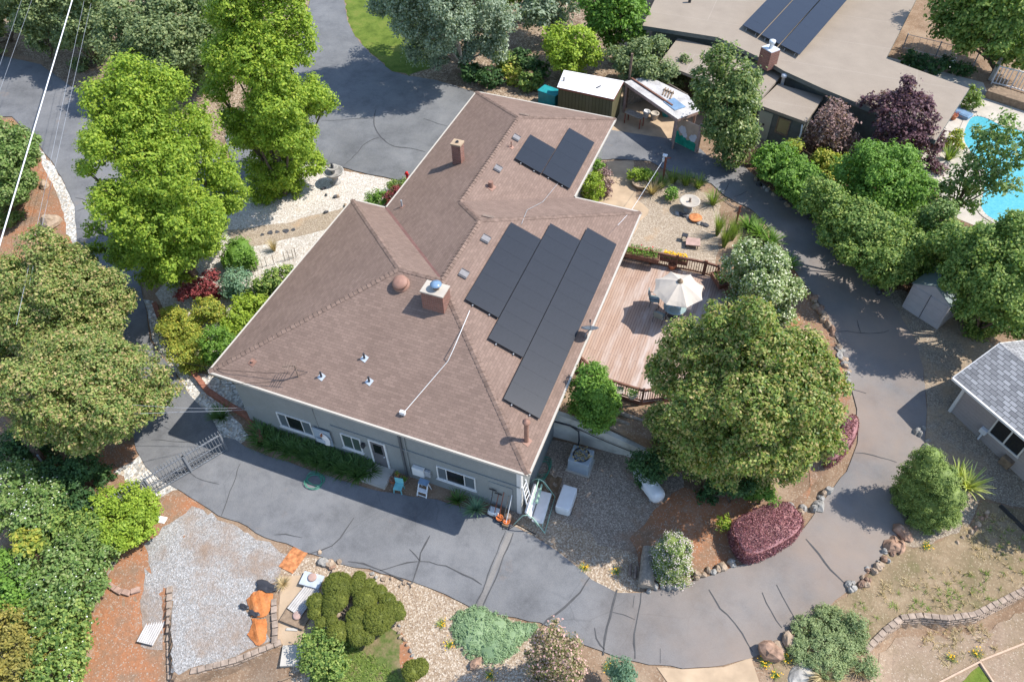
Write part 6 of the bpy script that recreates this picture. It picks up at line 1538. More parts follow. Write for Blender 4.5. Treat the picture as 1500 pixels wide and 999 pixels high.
# brick edging beside the gate
t = MB(); P = [gr(*q) for q in ((228, 448), (236, 470), (250, 500), (278, 540), (305, 575), (338, 597), (360, 610), (376, 625), (384, 650))]
Q = []
for i in range(len(P)-1):
    for k in range(4): Q.append(P[i]+(P[i+1]-P[i])*k/4)
Q.append(P[-1])
for i in range(len(Q)-1): t.bar(Q[i]+[0, 0, 0.14], Q[i+1]+[0, 0, 0.14], 0.26, 0.36)
single(t, 'brick_edging', MATS['brick_edge'], 'curved brown brick edging between the pebble strip and the house corner', 'edging', loc=P[4])
# stone walls along the drive
def stones(pts, n, label, group, mats, size, seed, name='edging_stone', jit=0.12, cat='stone', hz=0.6):
    rg = np.random.default_rng(seed); P = [gr(*q) for q in pts]; L = [0]
    for i in range(len(P)-1): L.append(L[-1]+np.linalg.norm(P[i+1]-P[i]))
    srcs = {}
    for k in range(n):
        s = L[-1]*(k+0.5)/n; i = max(j for j in range(len(L)-1) if L[j] <= s); f = (s-L[i])/(L[i+1]-L[i]); p = P[i]+(P[i+1]-P[i])*f
        p[:2] += rg.normal(0, jit, 2); p[2] = float(H(p[0], p[1]))
        mt = mats[int(rg.integers(len(mats)))]; v = int(rg.integers(3)); sc = size*(0.7+0.6*rg.random())
        if (mt, v) not in srcs:
            t = MB(); t.blob((0, 0, 0.28*hz), (0.62, 0.50, hz), 8, 6, 0.14, seed*10+v)
            o = single(t, name, MATS[mt], label, cat, group=group); srcs[(mt, v)] = o
        else:
            o = srcs[(mt, v)].copy(); COL.objects.link(o)
        o.location = p; o.scale = (sc, sc*(0.8+0.4*rg.random()), sc); o.rotation_euler = (0, 0, rg.uniform(0, 6.28))
stones([(1238, 868), (1262, 848), (1285, 828), (1302, 808)], 22, 'rust or grey stone in the row edging the lower right of the drive', 'stones edging the lower right drive', ['stone_red', 'stone_tan', 'stone_grey'], 0.26, 11, jit=0.16)
stones([(1306, 802), (1318, 788), (1326, 778)], 5, 'larger reddish stone at the upper end of the row by the juniper', 'large stones by the juniper', ['stone_red'], 0.5, 12, jit=0.2)
stones([(1184, 432), (1200, 455), (1213, 478), (1222, 492)], 12, 'tan stone in the low wall inside the upper curve of the drive', 'stones of the low wall inside the upper curve', ['stone_tan', 'stone_red'], 0.34, 13, jit=0.06)
stones([(1226, 505), (1234, 525), (1241, 545), (1243, 562)], 11, 'flat pale stone edging the drive beside the magnolia', 'flat stones beside the magnolia', ['stone_tan', 'stone_grey'], 0.32, 14, jit=0.05, hz=0.35)
stones([(950, 866), (985, 858), (1020, 848), (1052, 832), (1085, 818)], 18, 'grey or tan stone of the low wall along the inner bottom bend', 'stones along the inner bottom bend', ['stone_grey', 'stone_tan'], 0.30, 15, jit=0.08)
stones([(1155, 740), (1170, 755), (1190, 745), (1212, 715)], 9, 'pale stone in the wall between the two purple hedges', 'stones between the purple hedges', ['stone_tan', 'stone_grey'], 0.36, 16, jit=0.1)
stones([(1345, 625), (1352, 640), (1350, 660)], 6, 'grey white stone beside the drive above the juniper', 'stones above the juniper', ['stone_grey'], 0.3, 17, jit=0.15)
stones([(1400, 795), (1420, 782), (1438, 762), (1448, 748)], 9, 'reddish stone edging between gravel and dry grass by the grey tiled house', 'stones by the grey tiled house', ['stone_red', 'stone_tan'], 0.2, 18, jit=0.06)
stones([(465, 815), (490, 828), (505, 835)], 8, 'rust coloured rock at the drive edge above the clipped juniper', 'rocks above the clipped juniper', ['stone_red', 'stone_tan', 'stone_grey'], 0.28, 19, jit=0.22)
stones([(540, 843), (575, 848), (608, 858)], 7, 'small stone along the drive edge right of the clipped juniper', 'small stones right of the clipped juniper', ['stone_tan', 'stone_grey'], 0.16, 20, jit=0.08)
stones([(582, 915), (592, 935), (600, 950), (606, 962)], 7, 'whitish stone bordering the grass patch', 'stones bordering the grass patch', ['stone_grey', 'stone_tan'], 0.17, 21, jit=0.04)
stones([(448, 270), (470, 290), (505, 285), (480, 312)], 7, 'brown stone scattered in the white gravel garden', 'stones in the white gravel garden', ['stone_dark', 'stone_tan'], 0.22, 22, jit=0.4)
stones([(378, 345), (394, 342), (408, 340), (422, 338), (436, 336)], 5, 'dark stepping stone set into the gravel path', 'stepping stones in the gravel path', ['stone_dark'], 0.30, 23, name='stepping_stone', jit=0.03, hz=0.12)
def boulder(px, py, r_, label, mat='stone_red', sq=0.75, seed=1):
    P = gr(px, py); t = MB(); t.blob((0, 0, r_*sq*0.35), (r_*1.15, r_*0.9, r_*sq), 10, 7, 0.13, seed)
    o = single(t, 'boulder', MATS[mat], label, 'boulder'); o.location = P; return o
boulder(1128, 958, 0.50, 'large rust coloured boulder at the drive edge beside the concrete walk', 'stone_red', 0.8, 3)
boulder(1154, 938, 0.30, 'upright tan boulder touching the left side of the rosemary mound', 'stone_tan', 1.1, 4)
boulder(1141, 948, 0.28, 'flat pale boulder lying between the two bigger ones', 'stone_tan', 0.5, 5)
boulder(1168, 990, 0.42, 'flat grey slab stone at the bottom edge under the rosemary', 'stone_grey', 0.3, 6)
boulder(1186, 980, 0.38, 'pale flat stone wedged beside the straw grass', 'concrete_pale', 0.4, 7)
boulder(75, 328, 0.62, 'smooth tan boulder on the dirt bank', 'stone_tan', 0.8, 8)
boulder(66, 272, 0.36, 'small tan rock on the upper part of the dirt bank', 'stone_tan', 0.7, 9)
boulder(698, 972, 0.26, 'reddish tan rock below the succulent mat', 'stone_red', 0.8, 10)
# old log standing at the bend
P = gr(944, 866); lg = thing('old_log', 'weathered log lying upright against the bank at the bottom bend', 'log', P)
a = P+np.array([0, 0.1, 0.22]); b_ = gr(948, 808)+[0, 0, 0.42]
t = MB(); t.tube([a, a*0.6+b_*0.4+[0.03, 0, 0.03], a*0.3+b_*0.7, b_], [0.36, 0.33, 0.30, 0.24], 14); t.build('trunk', MATS['grey_wood'], lg)
t = MB(); dl = unit(a-b_); a1 = unit(np.cross(dl, [0, 0, 1])); a2 = np.cross(dl, a1); t.lathe(a-dl*0.01, [(0.0, 0.02), (0.2, 0.018), (0.34, 0.01)], 14, axes=(a1, a2, dl)); t.build('cut_face', MATS['bark_pale'], lg)
for i, (px, py) in enumerate([(922, 838), (930, 842)]):
    P = gr(px, py+6); Q_ = gr(px+1, py-10); t = MB(); t.tube([P+[0, 0, 0.08], Q_+[0, 0, 0.22]], [0.09, 0.06], 7); o = single(t, 'tree_stump', MATS['patina'], ['rotten stump left of the old log, the farther of two', 'rotten stump left of the old log, the nearer of two'][i], 'stump', loc=P)

# ================================================================== things on the lower gravel
def slab(px, py, sx_, sy_, rz, h, mat, label, name, cat, z=0.0, group=None, bev=0.01):
    P = gr(px, py); t = MB(); t.box((0, 0, h/2+z), (sx_, sy_, h), rz=rz, bev=bev); o = single(t, name, MATS[mat], label, cat, group=group); o.location = P; return o
def rz_px(a, b_): A, B = gr(*a), gr(*b_); return math.atan2(B[1]-A[1], B[0]-A[0])
slab(236, 761, 0.52, 0.34, 0.15, 0.04, 'white_plastic', 'white plastic cover lying on the red soil near the gate', 'plastic_cover', 'cover', bev=0.018)
slab(211, 783, 0.22, 0.55, 0.25, 0.10, 'tarp_brown', 'short dark timber offcut beside the clipped shrub', 'timber_offcut', 'timber')
slab(168, 826, 0.10, 1.1, rz_px((160, 838), (174, 815))-1.57, 0.04, 'grey_wood', 'pale plank leaning left on the red soil', 'plank', 'plank')
slab(164, 824, 0.07, 0.95, rz_px((160, 838), (172, 818))-1.57, 0.05, 'concrete_pale', 'narrow white plank lying beside the pale plank', 'plank', 'plank')
slab(431, 818, 0.78, 1.25, rz_px((418, 830), (440, 800))-1.57, 0.05, 'orange_board', 'rust orange board lying at the edge of the drive', 'wooden_board', 'board')
slab(458, 852, 0.95, 0.62, rz_px((440, 852), (470, 860)), 0.10, 'galvanised', 'blue grey metal sheet with a round stone on it', 'metal_sheet', 'metal sheet', z=0.12)
P = gr(459, 849); t = MB(); t.lathe((0, 0, 0.22), [(0.0, 0), (0.19, 0.0), (0.2, 0.05), (0.15, 0.09), (0, 0.09)], 14); o = single(t, 'round_stone', MATS['pink_board'], 'round pinkish stone on the blue grey metal sheet', 'stone'); o.location = P
slab(434, 905, 1.15, 0.75, rz_px((410, 904), (450, 920)), 0.06, 'brown_board', 'brown board with a round stone near its corner', 'wooden_board', 'board', z=0.08)
P = gr(437, 903); t = MB(); t.lathe((0, 0, 0.14), [(0.0, 0), (0.2, 0.0), (0.21, 0.05), (0.16, 0.09), (0, 0.09)], 14); o = single(t, 'round_stone', MATS['pink_board'], 'round pinkish stone on the brown board', 'stone'); o.location = P
plain('corr', (0.40, 0.38, 0.36), 0.6, 0.3, var=0.15)
def corrugated(px, py, w, l, rz, label, tilt=0.0, z=0.05, mat='corr'):
    P = gr(px, py); t = MB(); n = int(w/0.02); V = []
    for i in range(n+1):
        x = -w/2+w*i/n; zz = 0.018*math.sin(i*2*math.pi/5)
        for s_ in (-1, 1): 
            V.append((x, s_*l/2, z+zz+(tilt if s_ > 0 else 0)))
    V = [(v[0]*math.cos(rz)-v[1]*math.sin(rz), v[0]*math.sin(rz)+v[1]*math.cos(rz), v[2]) for v in V]
    m_ = len(V); V += [(v[0], v[1], v[2]-0.006) for v in V]
    F = [(2*i, 2*i+2, 2*i+3, 2*i+1) for i in range(n)]+[(m_+2*i, m_+2*i+1, m_+2*i+3, m_+2*i+2) for i in range(n)]
    t.add(V, F); o = single(t, 'corrugated_sheet', MATS[mat], label, 'metal sheet'); o.location = P; return o
corrugated(446, 880, 0.75, 1.3, rz_px((433, 895), (455, 865))-1.57, 'white corrugated sheet between the metal sheet and the brown board', 0.06, z=0.14)
corrugated(226, 918, 0.78, 1.5, rz_px((216, 940), (234, 895))-1.57, 'grey corrugated sheet lying on the gravel beside the block wall', 0.02, z=0.06)
slab(430, 961, 0.95, 0.85, 0.42, 0.16, 'concrete', 'square pale concrete slab beside the loose green shrub', 'paving_slab', 'slab')
slab(428, 922, 0.5, 0.12, 0.3, 0.06, 'concrete', 'short concrete lintel under the brown board', 'concrete_lintel', 'lintel')
heap('soil_heap', [(360.9, 877.9), (379.7, 863.2), (400.7, 869.5), (400.7, 880.0), (395.4, 894.6), (391.3, 903.0), (381.8, 904.6), (369.3, 904.0), (366.2, 894.6)], 'orange_soil', 0.16, 'rust orange soil heap on the gravel pad, upper larger part', 'soil heap', 1)
heap('soil_heap', [(369.3, 906.3), (381.8, 907.2), (390.8, 906.3), (391.7, 923.9), (389.2, 940.6), (379.7, 946.5), (371.4, 940.6), (362.6, 930.6), (369.3, 917.6)], 'orange_soil', 0.13, 'rust orange soil heap on the gravel pad, lower smaller part', 'soil heap', 2)
for px, py, r_, lab in [(392, 861, 0.34, 'crumpled black plastic sheeting at the top of the orange heap'), (359, 890, 0.15, 'black plastic lump at the left of the orange heap'), (374, 900, 0.17, 'black plastic lump on the middle of the orange heap')]:
    P = gr(px, py); t = MB(); t.blob((0, 0, 0.08), (r_*1.5, r_*0.7, 0.10), 14, 8, 0.20, 7); o = single(t, 'plastic_sheeting', MATS['dark_metal'], lab, 'plastic sheeting'); o.location = P
P = gr(438, 992); t = MB(); t.bar(gr(410, 998)+[0, 0, .05], gr(458, 980)+[0, 0, .05], 0.07, 0.10); single(t, 'timber_edging', MATS['brown_board'], 'dark timber edging at the bottom edge left of the grass', 'timber', loc=P)
for a_, b__, lab in [((1360, 1008), (1434, 970), 'pinkish edging board at the bottom right corner, running down to the left'), ((1434, 969), (1520, 935), 'pinkish edging board at the bottom right corner, running up to the right'), ((1434, 970), (1455, 1002), 'short edging board closing the corner of the grass bed')]:
    t = MB(); t.bar(gr(*a_)+[0, 0, .06], gr(*b__)+[0, 0, .06], 0.07, 0.12); single(t, 'edging_board', MATS['mural_peach'], lab, 'edging', loc=gr(*a_))
sheet('lawn', [(1402, 1005), (1433, 975), (1452, 1000), (1440, 1040), (1400, 1040)], MATS['lawn'], S4, 0.5, 0.03)

# ================================================================== by the front door and under the front wall
t = MB(); rg = np.random.default_rng(9); P = gr(470, 692); P[1] = -1.35; pts = []
for k in range(150):
    a_ = k*0.24; r_ = 0.42+0.10*math.sin(k*0.37)+0.06*math.sin(k*0.11); pts.append(P+np.array([r_*math.cos(a_), r_*0.85*math.sin(a_), 0.06+0.0008*k+0.02*math.sin(k)]))
t.tube(pts, 0.016, 5); single(t, 'garden_hose', MATS['hose_green'], 'green garden hose coiled on the drive under the strappy plants', 'hose', loc=P)
P = wpx(476, 640)
ap = thing('painted_panel', 'faded pale blue and white panel leaning on the front wall', 'panel', (P[0], 0.4, 1.2))
t = MB(); t.box((P[0], 0.43, 1.25), (0.95, 0.06, 1.15)); t.build('board', MATS['ac_paint'], ap)
t = MB(); t.blob((P[0]+0.18, 0.36, 1.15), (0.28, 0.06, 0.35), 10, 7, 0.2, 3); t.build('pale_cloth', MATS['white_cushion'], ap)
t = MB(); t.blob((P[0]+0.05, 0.34, 1.55), (0.12, 0.05, 0.1), 8, 6, 0.2, 4); t.build('red_cloth', MATS['terracotta'], ap)
t = MB(); t.box((P[0]-0.1, 0.33, 0.98), (0.5, 0.05, 0.3), bev=0.01); t.build('blue_box', MATS['galvanised'], ap)
# turquoise chair and pots
def small_chair(P, rz, s, label, mat):
    root = thing('garden_chair', label, 'chair', P); P = np.array(P); ax = np.array([math.cos(rz), math.sin(rz), 0]); ay = np.array([-ax[1], ax[0], 0]); az = np.array([0, 0, 1.])
    t = MB(); t.box(P+az*0.40*s, (0.42*s, 0.40*s, 0.04), bev=0.015, axes=(ax, ay, az)); t.build('seat', MATS[mat], root)
    t = MB(); t.box(P+ay*0.2*s+az*0.64*s, (0.42*s, 0.04, 0.42*s), bev=0.015, axes=(ax, ay, az)); t.build('backrest', MATS[mat], root)
    for a_ in (-1, 1):
        for b__ in (-1, 1): t = MB(); t.bar(P+ax*a_*0.20*s+ay*b__*0.19*s, P+ax*a_*0.17*s+ay*b__*0.16*s+az*0.4*s, 0.035); t.build('leg', MATS[mat], root)
P = gr(585, 719); small_chair(P, 0.15, 1.0, 'small turquoise chair on the drive right of the front door step', 'turquoise')
P = gr(573, 711); P[1] = -0.05; pot(P, 0.14, 0.26, 'terracotta flower pot at the right of the door step', 'terracotta', 'leaf_pinkplum', 60, 21)
P = gr(589, 714); P[1] = 0.15; pot(P, 0.13, 0.24, 'brown flower pot behind the turquoise chair', 'patina', 'leaf_green', 70, 22)
P = gr(580, 708); P[1] = 0.2; pot(P, 0.10, 0.5, 'slim tall dark pot against the wall beside the door', 'terracotta', 'leaf_grass', 30, 23)
# step stool
P = gr(621, 722); st = thing('step_stool', 'white folding step stool with a blue top below the electric boxes', 'step stool', P)
for s_ in (-1, 1):
    t = MB(); t.bar(P+[s_*0.24, -0.25, 0], P+[s_*0.22, 0.12, 0.75], 0.05); t.bar(P+[s_*0.24, 0.32, 0], P+[s_*0.22, 0.16, 0.75], 0.04); t.build('leg', MATS['white_plastic'], st)
t = MB(); t.box(P+[0, 0.15, 0.77], (0.50, 0.32, 0.05), bev=0.02); t.build('top', MATS['blue_metal'], st)
t = MB(); t.box(P+[0, -0.10, 0.38], (0.46, 0.22, 0.04), bev=0.015); t.build('step', MATS['white_plastic'], st)
t = MB(); t.bar(P+[-0.24, -0.22, 0.08], P+[0.24, -0.22, 0.08], 0.035); t.build('crossbar', MATS['white_plastic'], st)
# tools leaning on the storage door
base = wpx(740, 764)
for i, (dx, h, mat, lab, hd) in enumerate([(-0.55, 1.55, 'dark_metal', 'black garden fork leaning on the front wall, leftmost of the tools', 1), (-0.28, 1.35, 'red_wood', 'red handled rake leaning on the front wall', 1), (-0.02, 1.6, 'red_wood', 'long brown handled hoe leaning on the storage door', 2), (0.22, 1.45, 'grey_wood', 'grey handled shovel leaning near the house corner', 2), (0.38, 1.6, 'white_plastic', 'white handled broom leaning against the house corner', 0)]):
    p = np.array([base[0]+dx, -0.12-0.06*i, 0.03]); q = np.array([base[0]+dx+0.05, 0.47, h])
    root = thing('garden_tool', lab, 'garden tool', p)
    t = MB(); t.tube([p, q], 0.02, 6); t.build('handle', MATS[mat], root)
    t = MB(); e = q if hd == 1 else p+[0, 0, 0.1]
    if hd == 2: t.box(e, (0.24, 0.05, 0.28), bev=0.02)
    elif hd == 1:
        t.bar(e+[-0.18, -0.03, 0], e+[0.18, -0.03, 0], 0.04)
        for k in range(5): t.bar(e+[-0.17+0.085*k, -0.03, 0], e+[-0.17+0.085*k, -0.10, 0.10], 0.014)
    else: t.box(e, (0.3, 0.08, 0.2), bev=0.02)
    t.build('head', MATS['dark_metal' if hd else 'tarp_brown'], root)
P = gr(727, 745); P[1] = 0.1; t = MB(); t.box((0, 0, 0.22), (0.52, 0.36, 0.30), bev=0.05); o = single(t, 'storage_box', MATS['white_plastic'], 'white plastic box on the ground under the storage door', 'box'); o.location = P
for px, py, lab in [(732, 762, 'orange rubber cone shaped bucket at the foot of the tools, left one'), (742, 767, 'orange bucket at the foot of the tools, right one')]:
    P = gr(px, py); pot(P, 0.16, 0.28, lab, 'orange_plastic', nl=0, cat='bucket', name='bucket')
P = gr(750, 748); P[1] = 0.05; t = MB(); t.lathe((0, 0, 0), [(0.14, 0), (0.16, 0.35), (0.14, 0.4), (0, 0.42)], 12); o = single(t, 'gas_bottle', MATS['patina'], 'rusty brown gas bottle at the corner of the house', 'bottle'); o.location = P
t = MB(); P = gr(738, 770); pts = [gr(737, 768), gr(736, 776), gr(745, 776), gr(757, 768), gr(765, 772), gr(785, 783)]; t.tube([p+[0, 0, 0.05] for p in pts], 0.022, 6); single(t, 'rubber_hose', MATS['wire_black'], 'black rubber hose lying across the edge of the drive', 'hose', loc=P)
t = MB(); P = gr(795, 688); pts = []
for k in range(120):
    a_ = k*0.26; r_ = 0.45+0.16*math.sin(k*0.21); pts.append(P+np.array([0.1*math.sin(k*.05)+r_*0.7*math.cos(a_), r_*1.3*math.sin(a_), 0.05+0.03*math.sin(k*0.6)+0.001*k]))
t.tube(pts, 0.016, 5); single(t, 'garden_hose', MATS['hose_green'], 'tangled green hose beside the sunny house wall', 'hose', loc=P)
# white ladder rack at the corner
P = np.array([15.62, 0.9, 0.0]); lad = thing('ladder', 'white ladder leaning against the sunny house corner', 'ladder', P)
for s_ in (0, 1):
    t = MB(); t.bar((15.85, 0.62+0.42*s_, 0.02), (15.50, 0.62+0.42*s_, 2.3), 0.05, 0.06); t.build('rail', MATS['white_plastic'], lad)
for k in range(7):
    f = (k+0.5)/7; t = MB(); t.bar((15.85-0.35*f, 0.62, 2.3*f), (15.85-0.35*f, 1.04, 2.3*f), 0.035); t.build('rung', MATS['white_plastic'], lad)

# garden swing parked beside the house: mint frame, two white cushions
A0 = gr(765, 772); A1 = gr(786, 704); dS = unit((A1-A0)*[1, 1, 0]); nS = np.array([dS[1], -dS[0], 0])
c0 = gr(783, 748); sw = thing('garden_swing', 'mint green garden swing frame with two white cushions beside the house corner', 'swing', c0)
az = np.array([0, 0, 1.0])
t = MB(); t.box(c0+nS*0.34+az*0.50, (0.55, 1.65, 0.16), bev=0.07, axes=(nS, dS, az)); t.build('cushion', MATS['white_cushion'], sw)
bz = unit(az*0.9-nS*0.45); bn = np.cross(dS, bz)
t = MB(); t.box(c0-nS*0.12+az*0.78+dS*0.05, (0.14, 1.6, 0.55), bev=0.06, axes=(unit(np.cross(dS, bz)), dS, bz)); t.build('cushion', MATS['white_cushion'], sw)
t = MB()
for s_ in (-1, 1):
    e = c0+dS*s_*0.98
    t.tube([e+nS*0.75+az*0.02, e+nS*0.2+az*1.1, e-nS*0.05+az*1.28, e-nS*0.3+az*1.1, e-nS*0.75+az*0.02], 0.025, 8)
    t.tube([e+nS*0.42+az*0.42, e+nS*0.10+az*1.2], 0.014, 6)
t.tube([c0-dS*0.98-nS*0.05+az*1.28, c0+dS*0.98-nS*0.05+az*1.28], 0.03, 8)
t.tube([c0-dS*0.98+nS*0.75+az*0.04, c0+dS*0.98+nS*0.75+az*0.04], 0.02, 8)
t.tube([c0-dS*0.9+nS*0.6+az*0.42, c0+dS*0.9+nS*0.6+az*0.42], 0.02, 8); t.build('frame', MATS['mint_metal'], sw)
t = MB(); t.tube([c0+dS*0.9+nS*0.1+az*0.95, c0-dS*0.1+nS*0.12+az*0.98], [0.05, 0.08], 8); t.build('rolled_canopy', MATS['mint_metal'], sw)
# white storage chest, propane tank, tarp, air conditioner
P = gr(829, 738); rz_ = rz_px((820, 752), (833, 715))-math.pi/2; ct = thing('storage_chest', 'white rounded plastic tub standing on the grey yard gravel', 'storage tub', P)
ax = np.array([math.cos(rz_), math.sin(rz_), 0]); ay = np.array([-ax[1], ax[0], 0])
t = MB(); t.box(P+az*0.30, (0.74, 1.32, 0.58), bev=0.14, axes=(ax, ay, az)); t.build('body', MATS['white_plastic'], ct)
t = MB(); t.box(P+az*0.58, (0.70, 1.28, 0.14), bev=0.06, axes=(ax, ay, az)); t.build('lid', MATS['white_plastic'], ct)
for s_ in (-1, 1): t = MB(); t.lathe(P+ax*s_*0.36-ay*0.45+az*0.1, [(0.1, -0.03), (0.1, 0.03)], 12, axes=(ay, az, ax)); t.build('wheel', MATS['dark_metal'], ct)
a = gr(966, 740)+az*0.46; b_ = gr(932, 694)+az*0.46; pt_ = thing('propane_tank', 'white horizontal propane tank half under the magnolia', 'propane tank', (a+b_)/2-az*0.46)
dl = unit(b_-a); a1 = unit(np.cross(dl, az)); a2 = np.cross(a1, dl); Ln = np.linalg.norm(b_-a)
t = MB(); t.lathe(a, [(0, 0), (0.2, 0.03), (0.34, 0.12), (0.40, 0.3), (0.40, Ln-0.3), (0.34, Ln-0.12), (0.2, Ln-0.03), (0, Ln)], 22, axes=(a1, a2, dl)); t.build('tank', MATS['white_plastic'], pt_)
t = MB(); t.lathe((a*0.62+b_*0.38)+az*0.38, [(0.12, 0), (0.12, 0.12), (0.09, 0.16), (0, 0.17)], 12); t.build('valve_cover', MATS['pale_metal'], pt_)
for f in (0.2, 0.8):
    t = MB(); q = a+(b_-a)*f; t.box(q-az*0.34, (0.6, 0.12, 0.24), axes=(a1, dl, az)); t.build('foot', MATS['grey_metal'], pt_)
P = gr(806, 712); t = MB(); V = []; n = 9
for i in range(n):
    for j in range(n): V.append(((i/(n-1)-0.5)*0.9, (j/(n-1)-0.5)*1.2, 0.05+0.05*math.sin(i*1.3+j*.7)+0.03*math.cos(j*1.9)))
t.add(V, [(i*n+j, (i+1)*n+j, (i+1)*n+j+1, i*n+j+1) for i in range(n-1) for j in range(n-1)]); o = single(t, 'tarpaulin', MATS['tarp_brown'], 'crumpled brown tarpaulin between the swing and the white tub', 'tarpaulin'); o.location = P
ac0 = gr(853, 682); acc = np.array([17.25, 4.05, 0.0]); ac = thing('air_conditioner', 'grey blue air conditioner box with a round fan grille in front of the concrete wall', 'air conditioner', acc)
t = MB(); t.box(acc+az*0.50, (1.05, 0.95, 0.88), bev=0.03); t.build('cabinet', MATS['ac_paint'], ac)
t = MB(); t.box(acc+az*0.03, (1.2, 1.1, 0.1)); t.build('pad', MATS['concrete'], ac)
t = MB(); t.lathe(acc+az*0.95, [(0.40, -0.02), (0.42, 0.02), (0.36, 0.03), (0.34, -0.015)], 24); 
for k in range(9): a_ = k*math.pi/9; t.bar(acc+[0.37*math.cos(a_), 0.37*math.sin(a_), 0.965], acc-[0.37*math.cos(a_), 0.37*math.sin(a_), -0.965], 0.012)
t.build('fan_grille', MATS['dark_metal'], ac)
t = MB(); rg = np.random.default_rng(8)
C = acc+np.c_[rg.normal(0, 0.2, (60, 2)), 0.99+0.02*rg.random(60)]; leaves_mesh('fallen_leaves', C, unit(rg.normal(0, .3, (60, 3))+[0, 0, 1]), 0.12, 0.6, MATS['leaf_straw'], ac, 3)
t = MB(); t.lathe((0, 0, 0), [(0.10, 0), (0.10, 0.1), (0.07, 0.14), (0.07, 0.5), (0.1, 0.52), (0.1, 0.62), (0, 0.68)], 12); t.bar((-0.15, 0, 0.45), (0.15, 0, 0.45), 0.08); o = single(t, 'fire_hydrant', MATS['red_petal'], 'small red hydrant at the eave corner by the parking area', 'hydrant'); o.location = gr(597, 264)
for k, (px, py) in enumerate([(372, 398), (378, 392), (385, 388), (391, 385), (402, 383), (418, 378), (424, 376), (430, 374), (434, 372)]):
    P = gr(px, py+5); t = MB(); t.tube([(0, 0, 0), (0.02, 0.01, 0.75)], 0.02, 5); o = single(t, 'garden_stake', MATS['grey_wood'], 'thin grey flower stalk standing in the white gravel by the eave', 'stake', group='stalks in the white gravel'); o.location = P

# loose dry tufts on the lower right slope and in the grass patch
def scatter(name, polys, n, h, mat, seed):
    rg = np.random.default_rng(seed); mb = MB()
    for poly in polys:
        W_ = np.array([gr(*q)[:2] for q in poly]); lo, hi = W_.min(0), W_.max(0); k = 0
        while k < n:
            x, y = rg.uniform(lo, hi); ins = False; j = len(W_)-1
            for i in range(len(W_)):
                if (W_[i][1] > y) != (W_[j][1] > y) and x < (W_[j][0]-W_[i][0])*(y-W_[i][1])/(W_[j][1]-W_[i][1])+W_[i][0]: ins = not ins
                j = i
            k += 1
            if not ins or noise2(x*0.6+seed, y*0.6) < 0.0: continue
            tuft_mesh(mb, (x, y, float(H(x, y))+0.01), 0.16+0.10*rg.random(), h*(0.6+0.8*rg.random()), 9, 0.012, int(rg.integers(1e6)), 0.5, seg=2)
    o = mb.build(name, MATS[mat]); o['kind'] = 'stuff'; o['label'] = name.replace('_', ' ')+' growing in loose patches'; o['category'] = 'grass'
def noise2(x, y): return math.sin(x*1.7+1.3*math.sin(y*1.1))+math.sin(y*1.9+1.7*math.sin(x*0.8))
dg = [(1320, 815), (1440, 745), (1560, 790), (1560, 850), (1430, 895), (1340, 900), (1290, 915), (1250, 980), (1240, 900), (1270, 850)]
scatter('dry_grass_tufts', [dg, [(1300, 940), (1420, 915), (1560, 870), (1560, 930), (1430, 965), (1340, 999)]], 700, 0.12, 'leaf_straw', 2)
scatter('green_grass_tufts', [dg], 500, 0.12, 'leaf_grass', 9)
scatter('meadow_grass', [[(475, 935), (512, 910), (560, 908), (590, 938), (586, 985), (596, 1010), (460, 1010), (462, 985)]], 1100, 0.12, 'leaf_grass', 5)
# ================================================================== plastic shed by the upper drive
a = gr(1321, 449); b_ = gr(1372, 483); sx_ = unit((b_-a)*[1, 1, 0]); wS = np.linalg.norm((b_-a)[:2]); bk = np.array([-sx_[1], sx_[0], 0]); zS = min(a[2], b_[2]); az = np.array([0, 0, 1.0])
hE = 0.5*(up_at(a, 1339, 414)+up_at(b_, 1393, 448)); mid = (a+b_)/2; hP = up_at(mid, 1370, 419); dS_ = 2.0
A = a*[1, 1, 0]+az*zS; 
shed = thing('plastic_shed', 'pale grey plastic shed with double doors beside the upper drive', 'shed', mid*[1, 1, 0]+az*zS)
def SP(x, y, z): return A+sx_*x+bk*y+az*z
t = MB(); F0 = [SP(0, 0, 0), SP(wS, 0, 0), SP(wS, 0, hE), SP(wS/2, 0, hP), SP(0, 0, hE)]; B0 = [SP(0, dS_, 0), SP(wS, dS_, 0), SP(wS, dS_, hE), SP(wS/2, dS_, hP), SP(0, dS_, hE)]
t.add(F0+B0, [(0, 1, 2, 3, 4), (9, 8, 7, 6, 5), (0, 5, 6, 1), (1, 6, 7, 2), (0, 4, 9, 5)]); t.build('wall', MATS['shed_plastic'], shed)
t = MB()
for x0_, z0_, x1_, z1_ in [(-0.08, hE-0.04, wS/2, hP+0.03), (wS/2, hP+0.03, wS+0.08, hE-0.04)]:
    q = [SP(x0_, -0.06, z0_), SP(x1_, -0.06, z1_), SP(x1_, dS_+0.06, z1_), SP(x0_, dS_+0.06, z0_)]; t.add(q+[p+az*0.06 for p in q], [(3, 2, 1, 0), (4, 5, 6, 7), (0, 1, 5, 4), (1, 2, 6, 5), (2, 3, 7, 6), (3, 0, 4, 7)])
t.build('roof', MATS['shed_roof'], shed)
for i in range(2):
    x0_ = 0.10+i*(wS/2-0.09); ww = wS/2-0.11; t = MB(); t.box(SP(x0_+ww/2, -0.015, hE*0.5-0.02), (ww, 0.03, hE-0.16), axes=(sx_, bk, az))
    for k in range(4): t.box(SP(x0_+ww/2, -0.036, 0.25+k*(hE-0.4)/3.4), (ww-0.16, 0.014, (hE-0.4)/4.6), axes=(sx_, bk, az))
    dr = t.build('door', MATS['shed_plastic'], shed)
t = MB(); t.box(SP(wS/2, -0.02, hE*0.5), (0.03, 0.05, hE-0.1), axes=(sx_, bk, az)); t.build('door_gap', MATS['dark_metal'], shed)

